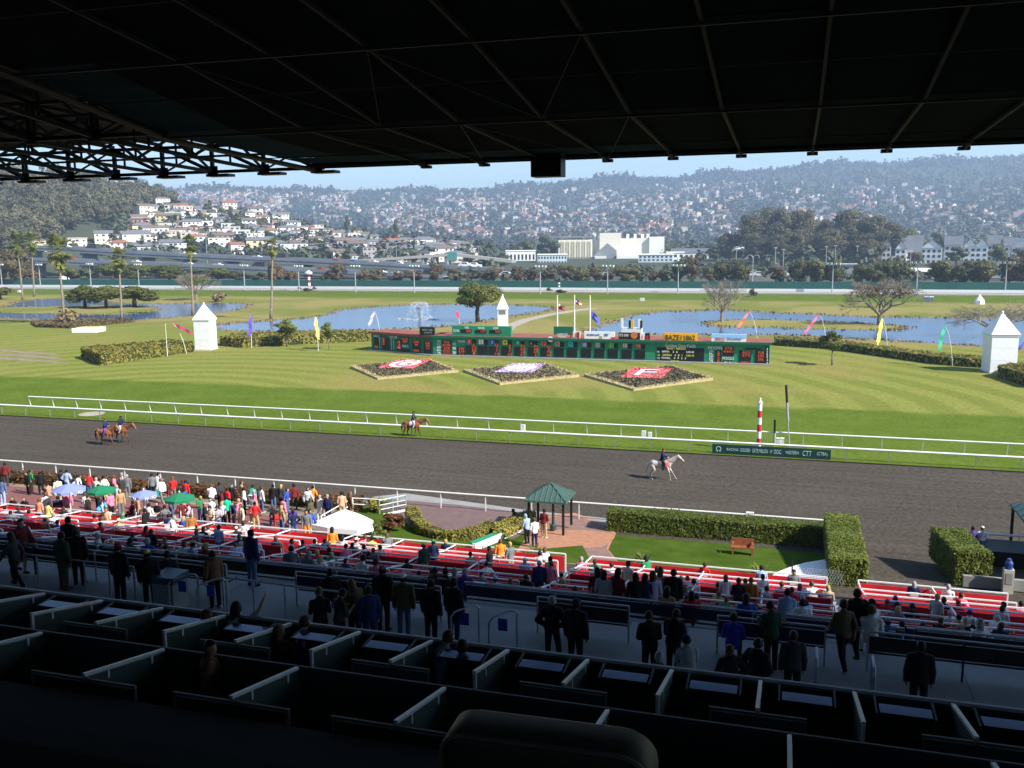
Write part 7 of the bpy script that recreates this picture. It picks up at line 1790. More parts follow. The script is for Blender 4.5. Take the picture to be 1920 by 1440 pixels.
make_pose('sitlean', .53, .45, (SL, SR), (((.05,.10,-.27),(-.10,.22,-.03)), ((-.05,.10,-.27),(.10,.22,-.03))))
make_pose('sitside', .53, .05, (SL, SR), (((.17,-.06,-.22),(.02,.20,-.12)), ((-.06,.08,-.28),(.06,.22,.12))), .7)
make_pose('wave', .53, .0, (SL, SR), (((.22,.10,.18),(.10,.05,.25)), ((-.06,.06,-.28),(.06,.24,-.04))), -.2)
RL = ((.24,.26,-.26),(.06,-.12,-.40),(.02,.14,.02)); RR = ((-.24,.26,-.26),(-.06,-.12,-.40),(-.02,.14,.02))
make_pose('ride', 1.0, .14, (RL, RR), (((.05,.10,-.27),(-.12,.24,-.02)), ((-.05,.10,-.27),(.12,.24,-.02))))
HTOP = {'stand':1.745,'fold':1.74,'hold':1.72,'hip':1.745,'walk':1.70,'bend':1.42,'sit':1.33,'sitlean':1.25,'sitside':1.33,'wave':1.33}
COLS = dict(black=(.012,.012,.014), darkgrey=(.045,.046,.05), grey=(.16,.17,.18), lightgrey=(.42,.43,.45), white=(.75,.75,.74), cream=(.66,.60,.45), beige=(.48,.38,.25), khaki=(.42,.32,.18), tan=(.42,.27,.14), brown=(.16,.08,.035), rust=(.34,.14,.035), orange=(.85,.27,.035), salmon=(.72,.28,.18), peach=(.75,.42,.28), pink=(.72,.22,.32), red=(.55,.025,.03), maroon=(.16,.02,.022), darkred=(.25,.02,.025), yellow=(.75,.62,.18), lime=(.60,.75,.12), green=(.03,.22,.08), mint=(.02,.52,.30), teal=(.01,.30,.22), darkgreen=(.015,.06,.035), olive=(.10,.09,.04), navy=(.015,.022,.075), darkblue=(.02,.03,.12), blue=(.03,.08,.40), royal=(.03,.05,.45), skyblue=(.10,.38,.60), lightblue=(.32,.42,.62), denim=(.08,.13,.26), purple=(.10,.05,.28), lavender=(.45,.42,.62), lilac=(.50,.42,.50))
CN = dict(darkgrey='dark grey', lightgrey='light grey', darkred='dark red', darkgreen='dark green', darkblue='dark blue', skyblue='sky blue', lightblue='light blue', denim='denim blue', lime='lime yellow', royal='royal blue')
SKINS = [(.50,.29,.20), (.42,.23,.15), (.56,.35,.26), (.28,.14,.08), (.46,.27,.19)]
HAIRS = dict(k=(.012,.010,.009), b=(.05,.028,.015), n=(.12,.065,.03), y=(.42,.30,.12), g=(.32,.31,.30))
TOPN = {'l':'long-sleeved top','s':'short-sleeved shirt','j':'jacket'}
PLAB = {}
folk = []
def person(loc, rz, pose, top, tk, bot, hair, hs, extra, label, sc=None, group=None, botk='trousers', hatc=None, seated_on=None):
    R = POSES[pose]; o = link('person', R['body']); o.location = tuple(map(float, loc)); o.rotation_euler = (0, 0, rz)
    sc = sc or random.uniform(.95, 1.04); o.scale = (sc,)*3; o.color = (*random.choice(SKINS), 1)
    tag(o, label, 'person', group)
    c = link('jacket' if tk == 'j' else 'shirt', R['jacket' if tk == 'j' else 'shirt_long' if tk == 'l' else 'shirt_short'], o); c.color = (*COLS[top], 1)
    c = link(botk, R[botk], o); c.color = (*COLS[bot], 1)
    c = link('shoes', R['shoes'], o); c.color = (*random.choice([(.02,.02,.02),(.08,.05,.03),(.5,.5,.5)]), 1)
    if hs in 'cht' and hs != 'h': c = link('hair', R['hair'], o); c.color = (*HAIRS[hair], 1)
    if hs == 's': c = link('hair', R['hair'], o); c.color = (*HAIRS[hair], 1)
    if hs == 'L':
        c = link('hair', R['hair'], o); c.color = (*HAIRS[hair], 1); c = link('long_hair', R['long_hair'], o); c.color = (*HAIRS[hair], 1)
    if hatc: c = link('cap' if hs == 'c' else 'hat', R['cap' if hs == 'c' else 'hat'], o); c.color = (*COLS[hatc], 1)
    return o
CHAIRM = {k: mat('chair_'+k, v, .5, .1) for k, v in dict(white=(.7,.7,.68), red=(.5,.03,.03), dark=(.02,.022,.03), orange=(.65,.13,.04)).items()}
def chair(loc, rz, col, label, group):
    r = thing('chair', label, 'chair', loc, rz, group); m = CHAIRM[col]
    b = MB().bx(-.21,.21,-.2,.22,.42,.45); link('seat', b.mesh('seat', m), r); link('backrest', MB().bx(-.20,.20,-.235,-.205,.55,.85).mesh('backrest', m), r)
    for sx in (-.18,.18): MB().bar((sx,-.22,0), (sx,-.22,.85), .03, .03).build('leg', m, r); MB().bar((sx,.2,0), (sx,.2,.42), .03, .03).build('leg', m, r)
    return r
chair_p = {}
def at_head(x, y, h, step=True): return pg(x, y, h, step)
# x, y of the head's top in the photograph | pose | facing (deg, 0 = towards the track) | top,kind | bottom | hair,style,hat | where
PEOPLE = """
8 868 stand 20 maroon j darkgrey k s - at the left edge of the patio
50 882 stand 160 black j black k s - talking near the left edge of the patio
56 880 stand -20 green s beige b s - behind the one in the black coat at the left
74 883 stand 30 black j black k c maroon with a maroon cap, beside the pair at the left
2 898 stand 10 denim l lightblue k s - cut off by the left edge
113 878 stand 0 darkgrey l black k s - at the shrubs behind the left lavender umbrella
124 880 hip 10 lightblue j denim k s - hands on hips behind the left lavender umbrella
138 893 bend -70 white l lightgrey b s - bending right of the left lavender umbrella
107 896 stand 60 cream l khaki b s - left of the left lavender umbrella
91 905 hold 100 salmon s brown k s - holding a programme left of the umbrellas
157 895 stand -30 black j denim b L - between the first two umbrellas
165 885 fold 10 red s denim n s - behind the gap between the first two umbrellas
179 893 stand 0 white l denim g s - with a loose white shirt behind the green umbrella
195 893 walk 90 white l khaki k s - walking behind the first green umbrella
213 888 stand 120 pink s lightgrey n L - at the shrubs right of the first green umbrella
226 891 stand 200 darkgrey j olive b s - between a pink and a grey figure at the shrubs
237 888 stand 20 grey l grey g s - right of the darker pair at the shrubs
284 888 stand 40 grey l black k s - behind the second lavender umbrella
293 887 hold -60 lightgrey j teal k s - right behind the second lavender umbrella
323 894 hold 30 red s grey n c red with a red cap at the shrubs
347 899 stand 0 red l black k s - behind the second green umbrella
411 902 stand 60 darkgrey j black k s - left one of two in dark coats by the shrubs
433 907 stand 0 black j black g c darkgrey right one of two in dark coats by the shrubs
457 913 fold 120 white s black k s - left of the one in teal
469 916 bend 10 teal s white k s - leaning, with white shorts
489 911 stand -30 white l denim b L - carrying a bright bag by the shrubs
511 907 stand 10 black j denim k s - left of a blond one by the shrubs
526 907 stand -10 darkgrey j black y L - blond, by the shrubs
551 908 stand 40 maroon l darkgrey k s - left of the orange shirt by the shrubs
586 908 hip 0 orange s black k c black hands on hips by the shrubs
600 926 walk 180 white l white g s - all in white left of the canopy
614 927 stand 180 navy j navy g s - with a pale collar beside the one in white
640 923 stand 20 peach s beige k s - behind the white canopy
655 921 stand -40 brown l brown n L - at the end of the shrubs behind the canopy
159 914 walk 60 white s denim n s - a child-sized one before the green umbrella
395 930 stand 190 white l black b s - wearing a vest, in the middle of the patio
424 931 stand 20 mint s black k s - in bright mint green in the middle of the patio
382 941 fold -60 black l black n c pink with a pink cap by the second green umbrella
396 946 hold 170 cream s lightgrey k s - left one of a pale pair in the middle of the patio
407 946 hold 200 lilac s denim k s - right one of a pale pair in the middle of the patio
452 944 stand 150 cream l cream n L - in a long cream outfit left of the red shirt
448 934 stand 90 pink s khaki y s - behind the long cream outfit
477 939 hip 20 red s khaki k s - with khaki trousers at the near edge of the patio
352 941 sit 120 lilac s grey n s - below the second green umbrella
516 949 sitlean 60 black s denim n s - leaning on knees at the near right of the patio
548 951 sitlean 30 purple l black n s - left of the canopy's railing
574 956 stand 200 grey l orange k s - at the foot of the canopy's railing
184 941 bend 0 skyblue s darkblue k s - bending over in the middle of the patio
85 924 stand 30 white s white n s - left of the left umbrella's table
72 933 stand 0 salmon s denim n s - with jeans at the near left of the patio
88 940 hold -10 yellow s yellow k s - right of the salmon shirt
23 930 sit 180 black s black n s - facing the stand at the near left, left one
45 932 sit 180 black l black n s - facing the stand at the near left, right one
108 930 sit 40 navy j navy k s - at the table of the left lavender umbrella
9 947 sit 0 pink s denim k s - in the boxes at the left edge
19 955 sit 30 grey j grey k s - broad-backed in the boxes at the left edge
34 949 sit 0 navy s navy b s - in the boxes below the facing pair
54 956 sit 0 red s black k s - in the boxes below the salmon shirt
40 971 sit -10 cream s khaki b s - in the near left boxes
84 969 sit 0 tan s black b c tan with a tan cap in the left boxes
107 974 sit 0 royal s black k s - right of the tan cap in the left boxes
118 951 sitside 30 black s black b s - behind the yellow top in the left boxes
100 961 sit 60 white s white g s - in white in the left boxes
177 964 sit 0 red s black k s - left one of a red and brown pair in the boxes
192 961 sit 0 brown s black b s - right one of a red and brown pair in the boxes
199 952 sit 180 peach s white n s - facing back behind the brown shirt
230 960 sit 0 green s black y c green with a green cap in the boxes
222 973 sit 20 beige s beige k h beige with a straw hat in the boxes
272 954 stand 100 black j black k s - in a black jacket under the second lavender umbrella
279 943 sit 0 white s white k s - in white under the second lavender umbrella
294 940 sit 170 black s black k s - facing back under the second lavender umbrella
308 947 sitside 60 grey s grey k s - right of the second lavender umbrella
248 938 sit 90 maroon j maroon k s - left of the second lavender umbrella's table
312 971 bend -60 white j white g s - stooping in the boxes below the second green umbrella
357 961 stand 40 rust j black n s - in a rust jacket standing in the boxes
409 984 stand 0 lightblue s navy k s - in a light blue shirt standing in the boxes
468 993 stand -20 darkblue j denim k s - tall, in a dark coat on the steps left of the canopy
448 1003 sit 20 black l black n s - left of the tall one in the dark coat
390 984 sit 0 cream s cream b s - left of the light blue shirt
517 1002 sit 10 brown s beige n L - brown-haired, below the canopy's railing
545 1011 sitside -40 white s black b s - in white below the canopy
567 1011 sit 0 grey s black k s - in grey below the canopy
590 1010 sit 10 maroon s black k s - in maroon below the canopy
543 1029 sitlean 20 grey j grey k s - in a grey-green coat on the shaded bench
560 1034 sit 0 black j black k s - beside the grey-green coat
35 976 walk -90 maroon j lightgrey b s - in a maroon jacket and pale shorts walking at the far left
22 999 walk 90 darkgrey l black b L - walking left at the far left
125 966 stand 0 black j black k s - tallest of the dark trio at the left
141 992 stand 20 black j black b c olive with an olive cap in the dark trio
112 999 stand -10 darkgreen j olive k s - in olive trousers in the dark trio
183 997 sit -60 lightgrey s lightgrey g c white with a white cap on the left bench
209 1009 sit 0 darkgrey s black g s - right of the white cap on the left bench
244 1006 sit 0 darkgreen s olive k s - in dark green on the left bench
272 1006 sit 20 lightgrey s black k c white with a white cap, next to a dark standing one
282 991 stand 10 black j black k s - standing at the end of the red boxes
219 1023 stand 0 black j black k c darkred with a dark red cap on the concourse
275 1031 stand 30 black j black k c yellow with a yellow cap on the concourse
313 1034 sit 20 darkgrey j denim k s - on the bench above the blue bin
398 1029 stand 60 brown j black k s - in a brown jacket beside the blue-signed rail
380 1024 sitside -30 green s olive n s - in green beside the brown jacket
352 1027 sit 0 white s black n s - in white beside the green shirt
311 1021 sit 0 lightblue s black b s - in light blue above the bin
622 989 stand 20 orange s black k L - long-haired, before the canopy
642 1003 sit 0 white s black k L - dark-haired, before the canopy
684 1003 sit 30 pink s white n s - at the right foot of the canopy
697 1005 sit 0 lime s black k s - in lime yellow right of the canopy
615 1017 sit 0 cream s cream k h cream with a cream hat before the canopy
617 1027 sit 0 black s black k s - below the cream hat
682 1019 sit 10 black s black k s - behind the lime yellow top
700 1026 sit 0 grey s red n s - below the lime yellow top
691 1034 sit -10 black s grey k s - at the shadow's edge below the lime yellow top
795 1019 stand 60 darkgreen j tan k c beige with a beige cap standing in the boxes
812 1012 stand 0 navy s navy k c green with a green cap standing in the boxes
763 1045 sit 20 black l lightgrey k s - at the shadow's edge in the middle
714 1059 sit -20 black l grey k c black with a black cap on the dark bench
618 1064 sit 40 black j denim k s - hooded, on the bench by the guard rail
598 1104 hold 30 black s black n s - leftmost of the group on the concourse
634 1104 hold -30 darkgrey s black k s - second in the group on the concourse
663 1089 hold 60 olive j black n L - long-haired in the group on the concourse
691 1098 stand 40 darkblue j darkblue k s - in a dark blue coat in the group on the concourse
716 1064 stand 0 black j black k c grey tallest of the group on the concourse
755 1076 stand 10 olive j denim k c white with a white cap in an olive jacket
806 1086 stand -10 black j black k s - left one of the two in black by the handrail
849 1084 stand -20 black j navy k s - right one of the two in black by the handrail
835 1062 sit 0 black s black k s - on the dark bench above the two in black
872 1066 sit 10 purple s black g s - in purple on the dark bench
815 1062 sit 30 darkgrey s black k s - on the dark bench left of the purple shirt
852 1064 sit 0 lightgrey s black g s - grey-haired on the dark bench
929 1082 sit 20 lightblue l black k c lightblue in pale blue with a pale blue cap
957 1082 sit 0 olive j olive n s - in olive beside the pale blue cap
986 1076 sit 0 black s black k s - right of the olive jacket
938 1012 stand 20 orange s denim n s - in orange at the front rail
957 1018 fold 60 grey s khaki y s - in grey at the front rail
918 1022 stand 80 black s black k s - in black at the front rail
1012 1034 sit 0 white s black k s - in white at the front rail
1031 1044 stand -20 peach s black k s - left of the blue chair at the front rail
912 1054 sitside 40 white s skyblue b s - in white and sky blue at the shadow's edge
1011 1053 stand 10 darkblue j black g s - in a dark blue jacket before the red boxes
1033 1054 stand -10 pink s black n s - in pink beside the dark blue jacket
1053 1071 sit -40 tan s red k c beige with a pale cap near the orange chairs
1090 1043 sit 0 pink s white g s - in pink below the brick path
1120 1061 stand 10 darkred s black k L - first of the long-haired line
1132 1067 stand 0 lightgrey s black k L - second of the long-haired line
1158 1067 stand -30 darkred s black k L - third of the long-haired line
1147 1054 sit 10 white s white b s - in white below the lawn's corner
1177 1054 stand -20 cream s black k c black with a black cap below the lawn's corner
1192 1074 stand 20 black l black k L - fourth of the long-haired line
1209 1072 stand 0 navy s black k L - fifth of the long-haired line
1224 1072 stand 10 lavender s grey b L - in lavender in the line
1238 1061 stand 0 peach s red n L - brown-haired in the line
1263 1066 stand 0 black j black k s - in a black jacket at the right end of the line
1277 1078 sit 0 lightblue s white g s - right of the black jacket
1289 1079 sit 10 white s white n s - second right of the black jacket
1301 1085 sit 0 white s grey k s - dark-haired, third right of the black jacket
1346 1092 sit 0 darkred s black n s - in dark red below the lawn
1361 1076 stand 10 white s black n L - with a white top and dark bag below the lawn
1385 1085 stand 0 black s black b s - in black between the white top and the brown jacket
1408 1083 stand -10 rust j black n s - in a brown jacket below the lawn
1431 1075 stand 20 white s black k c black with a black cap by the white ramp
1466 1090 sit 0 pink s white n s - in pink by the white ramp
1477 1103 stand 0 lightblue l navy k s - in a blue shirt, back turned, at the end of the boxes
1449 1128 hold 30 darkgreen l black k s - holding papers on the concourse
1489 1181 stand 10 darkgrey j black b s - at the parapet right of the papers
1305 1111 sit 0 darkgreen s black k s - on the bench below the red rail
1345 1127 sit 10 darkgrey s black n s - on the dark bench below the dark red shirt
1376 1146 sit 0 royal s black k s - in blue on the dark bench
1416 1130 sit 0 navy j black b s - in navy on the dark bench
1505 1116 sit 0 lightgrey s grey g s - in grey right of the blue shirt
1035 1117 hip 0 black j black g s - left one of two in black on the concourse
1079 1129 stand -10 black j black k c black right one of two in black on the concourse
1219 1146 hold 20 black j black k s - holding something on the concourse, left
1264 1142 hold -20 black j black k s - holding something on the concourse, right
1293 1202 sitlean 20 lightgrey s grey k s - crouching in pale clothes at the parapet
1236 1222 stand 0 black s black g s - mostly hidden by the parapet
1370 1206 hip 30 black j black n s - left one of two with hands on hips at the parapet
1421 1196 hip -30 black j black k s - right one of two with hands on hips at the parapet
1610 1106 walk 20 black j black k s - right one of the two walkers on the aisle
1585 1128 walk 25 olive s black b s - left one of the two walkers on the aisle
1522 1090 sit 20 white s white n s - in white by the hedge end
1553 1095 sit 0 beige s beige y s - blond by the hedge end
1606 1108 sit 0 darkred s black n s - in dark red left of the aisle gap
1635 1122 sit 40 white s black k s - in white, behind the walkers
1635 1138 sit 0 white s white n s - in white, nearer than the other one behind the walkers
1664 1122 sit -20 red s white n s - in red in the right boxes
1679 1116 sit 0 royal s white k c royal with a blue cap in the right boxes
1682 1130 sit 0 darkgrey s black k s - dark-haired, left one in the right boxes
1711 1132 sit 10 black l black k s - dark-haired, right one in the right boxes
1757 1114 stand -40 lightgrey s lightgrey y s - grey-shirted, standing and looking down in the right boxes
1770 1120 sit 0 black s black k s - behind the grey-shirted one
1797 1121 sit 10 red s red n c red with a red cap in the right boxes
1782 1142 sit 0 white s white g s - white-haired in the right boxes
1798 1152 sit 20 tan s red k s - dark-haired in the nearest right boxes
1811 1155 sit -10 beige s red g s - grey-haired in the nearest right boxes
1819 1142 sit 0 white s red k c royal with a blue cap in the nearest right boxes
1838 1159 sit 0 cream s cream n s - brown-haired at the end of the nearest right boxes
1665 1158 sit 0 denim j black k c denim with a dark blue cap on the shaded bench at the right
1692 1161 sit 0 maroon s black k s - right of the dark blue cap on the shaded bench
1731 1166 sit 0 black s black k s - under the grey-shirted one in the shade
1882 1130 sit 30 white s denim k s - in white with jeans on the right end steps
1915 1125 sit 20 pink s red k s - in a pink striped shirt at the right edge
1728 1203 stand 0 black j black k s - large, in a black coat on the concourse at the right
1002 969 stand 40 white s navy n s - in white and navy left of the kiosk
1020 954 stand -10 maroon s khaki k s - in maroon with khaki trousers at the kiosk
988 964 hold 60 lightblue s black g c lightblue with a pale blue cap by the sloping wall
970 954 sitlean 90 black j black k s - crouching in black left of the kiosk
1825 986 stand 0 purple s black k s - in purple at the right outer rail
1843 986 stand 10 white s white n c white in white at the right outer rail
"""
cnt = 0
used = {}
for ln in PEOPLE.strip().split('\n'):
    w = ln.split(); x, y = float(w[0]), float(w[1]); pose, fac, top, tk, bot, hair, hs, hat = w[2:10]; where_ = ' '.join(w[10:])
    h = HTOP[pose]; ys_, d = crossings(x, y+1, h)
    if not ys_: ys_ = [26.]
    if any(k in where_ for k in ('concourse','parapet','walk','trio','handrail','blue-signed','tall,','jacket and')): Y = ys_[0]
    elif any(k in where_ for k in ('bench','hooded','blue bin','the bin','line','aisle','end of the boxes','shade')): Y = min(ys_, key=lambda v: abs(v-27))
    else: Y = ys_[-1]
    p = CC+d*(Y/d[1]); z = zstep(p[1])
    if p[1] > 53: z = 0
    seated = pose.startswith('sit') or pose == 'wave'
    pw = {'stand':'standing','fold':'standing with arms folded','hold':'standing','hip':'standing','walk':'walking','bend':'bending','sit':'seated','sitlean':'seated','sitside':'seated'}[pose]
    lab = 'person %s in %s %s, %s' % (pw, CN.get(top, top), {'l':'top','s':'shirt','j':'jacket'}[tk], where_.strip())
    lab = ' '.join(lab.split()[:16]).rstrip(',')
    short = 'shorts' if (top == 'teal' or (top == 'maroon' and bot == 'lightgrey')) else 'trousers'
    rz = math.radians(float(fac)); sc = random.uniform(.96, 1.03)
    if 'child' in where_: sc = .78
    o = person((p[0], p[1], z), rz, pose, top, tk, bot, hair, hs if hat == '-' else (hs if hs in 'ch' else 'c'), None, lab, sc, 'people in the crowd', short, None if hat == '-' else hat)
    o.scale = (sc, sc, sc)
    if seated and 32.4 < p[1] < 54 and 'crouch' not in where_:
        cc_ = 'orange' if 1030 < x < 1070 else ('white' if int(x) % 3 else 'red'); c = chair((p[0]-math.sin(-rz)*0, p[1], z), rz, cc_, uniq('%s folding chair under the %s' % (cc_, lab.split(',')[0].replace('person seated in', 'one in'))), 'folding chairs')
    cnt += 1
# people in the upper boxes (z of the seat floors is known)
for x, y, zf, pose, fac, top, tk, bot, hair, hs, lab in (
    (387,1144,9.9,'sit',-10,'darkgrey','j','black','b','s','person seated in dark grey jacket in the front upper boxes, left of the raised arm'),
    (441,1130,9.9,'wave',0,'lightgrey','s','black','k','L','person seated with one arm raised in the front upper boxes'),
    (522,1172,9.9,'sit',10,'brown','s','black','n','s','person seated in brown top in the front upper boxes beside the bottles, left one'),
    (548,1168,9.9,'sitlean',-20,'purple','s','black','b','s','person seated in purple top in the front upper boxes beside the bottles, right one'),
    (818,1196,9.9,'sitlean',-25,'lightblue','l','navy','b','s','person seated in light blue shirt in the front upper boxes'),
    (866,1200,9.9,'sit',20,'black','s','black','k','s','person seated in black in the front upper boxes, right of the light blue shirt'),
    (388,1202,10.35,'sitside',-60,'brown','j','black','k','s','person seated in brown jacket over a pale shirt in the second row of upper boxes')):
    p = pz(x, y, zf+HTOP[pose]*.98); rz = math.radians(fac); person((p[0], p[1], zf), rz, pose, top, tk, bot, hair, hs, None, lab, .98, 'people in the upper boxes')
    chair((p[0], p[1], zf), rz, 'dark', uniq('dark chair of the '+lab.replace('person seated', 'seated person').split(' in the')[0]), 'dark chairs in the upper boxes')
for i, X in enumerate(row1[:-1]):
    for dx, dy in ((.38,.45),(.95,.5)):
        if 2 < i < 6: continue
        chair((X+dx, 11.75+dy, 9.9), random.uniform(-.2, .2), 'dark', uniq('empty dark chair in a front upper box, %s from the left' % (['first','second','third','fourth','fifth','sixth','seventh','eighth','ninth','tenth','eleventh','twelfth','thirteenth'][i]+' box')), 'dark chairs in the upper boxes')
# more of the crowd, seated in the boxes and on the benches
taken = [o.location.xy.copy() for o in COL.objects if o.name.startswith('person')]
pc = ['white','white','red','black','navy','grey','lightgrey','blue','cream','maroon','tan','lightblue','olive','pink','green']
prow = random.Random(31); made = 0; tri = 0
while made < 88 and tri < 4000:
    tri += 1; red = made < 66
    if red: k = prow.randrange(1, 7); Y = RROWS[k]-.85; hgt = 1.33
    else: k = prow.randrange(0, 5); Y = list(brow)[k]+.27; hgt = 1.33
    X = prow.uniform(-.98*Y, .24*Y); z = zstep(Y); px, py = proj((X, Y, z+hgt))
    if not (0 < px < 1890) or any((X-t.x)**2+(Y-t.y)**2 < .42 for t in taken): continue
    if any(abs(X-a) < 1.0 for a in aisles): continue
    taken.append(Vector((X, Y))); made += 1; c = prow.choice(pc); pose = prow.choice(['sit','sit','sitlean','sitside'])
    side = ('below the umbrellas' if px < 330 else 'left of the canopy' if px < 590 else 'before the canopy' if px < 720 else 'below the curved hedge' if px < 960 else 'below the brick path' if px < 1180 else 'below the lawn' if px < 1440 else 'by the white ramp' if px < 1640 else 'at the right end')
    lab = uniq('person seated in %s shirt, %s %s row %s' % (CN.get(c, c), (nmr[k] if red else list(brow.values())[k]), 'red' if red else 'shaded', side))
    hc = prow.choice(['-','-','-',prow.choice(['white','red','navy','black','beige'])])
    person((X, Y, z), math.radians(prow.uniform(-35, 35)), pose, c, prow.choice('lsj'), prow.choice(['black','denim','navy','khaki','grey']), prow.choice('kkbbnyg'), 'c' if hc != '-' else prow.choice('sssL'), None, lab, prow.uniform(.94, 1.02), 'people in the crowd', 'trousers', None if hc == '-' else hc)
    if red: cc_ = prow.choice(['white','red','white']); chair((X, Y, z), 0, cc_, uniq('%s folding chair, %s red row %s' % (cc_, nmr[k], side)), 'folding chairs')
made = 0
while made < 34:
    Y = prow.uniform(44.2, 52.6); X = prow.uniform(-.98*Y, -17.5); px, py = proj((X, Y, zg(Y)+1.7))
    if not (0 < px < 585) or py < 868 or any((X-t.x)**2+(Y-t.y)**2 < .5 for t in taken): continue
    taken.append(Vector((X, Y))); made += 1; c = prow.choice(pc); pose = prow.choice(['stand','stand','fold','hold','hip','walk'])
    side = ('left of the lavender umbrella' if px < 100 else 'between the umbrellas' if px < 330 else 'right of the umbrellas' if px < 450 else 'left of the canopy')
    lab = uniq('person %s in %s top, %s trousers, patio %s' % (('walking' if pose == 'walk' else 'standing'), CN.get(c, c), bt_ := prow.choice(['black','denim','navy','khaki','grey']), side))
    person((X, Y, zg(Y)), math.radians(prow.uniform(-180, 180)), pose, c, prow.choice('lsj'), bt_, prow.choice('kkbbnyg'), prow.choice('sssL'), None, lab, prow.uniform(.92, 1.02), 'people in the crowd')
# bottles and cups on the shelf by the two people
for k, (x, y, c) in enumerate(((568,1176,'blue plastic bottle'),(577,1180,'white cup'),(587,1181,'clear tall bottle'),(594,1176,'small white bottle'))):
    p = pz(x, y, 10.85); t = thing('bottle', c+' on the shelf of the front upper boxes', 'bottle', (p[0], 13.2, 10.69)); o = MB().lathe([(.035,0),(.035,.16),(.015,.20),(.015,.24)] if 'bottle' in c else [(.03,0),(.04,.12),(.04,.125)], 10).build('glass', (SHELF, WHITE, PBLUE, OFFWH)[k], t)
for x, y, l in ((1118,1095,'left'),(1131,1092,'right')):
    p = pg(x, y, .85, True); chair((p[0], p[1], zstep(p[1])), 0, 'orange', 'empty orange chair in the red boxes near the pale cap, %s one' % l, 'folding chairs')
p = pg(1452, 1160, .9, True); t = thing('newspaper', 'open newspaper held by the person in dark green on the concourse', 'newspaper', (p[0]+.02, p[1]-.1, p[2])); o = MB().add([(-.25,0,0),(0,.06,.02),(.25,0,.0),(-.25,-.18,.3),(0,-.12,.32),(.25,-.18,.3),(-.25,.004,0),(0,.064,.02),(.25,.004,0),(-.25,-.176,.3),(0,-.116,.32),(.25,-.176,.3)], [(0,1,4,3),(1,2,5,4),(9,10,7,6),(10,11,8,7)]).build('pages', OFFWH, t)

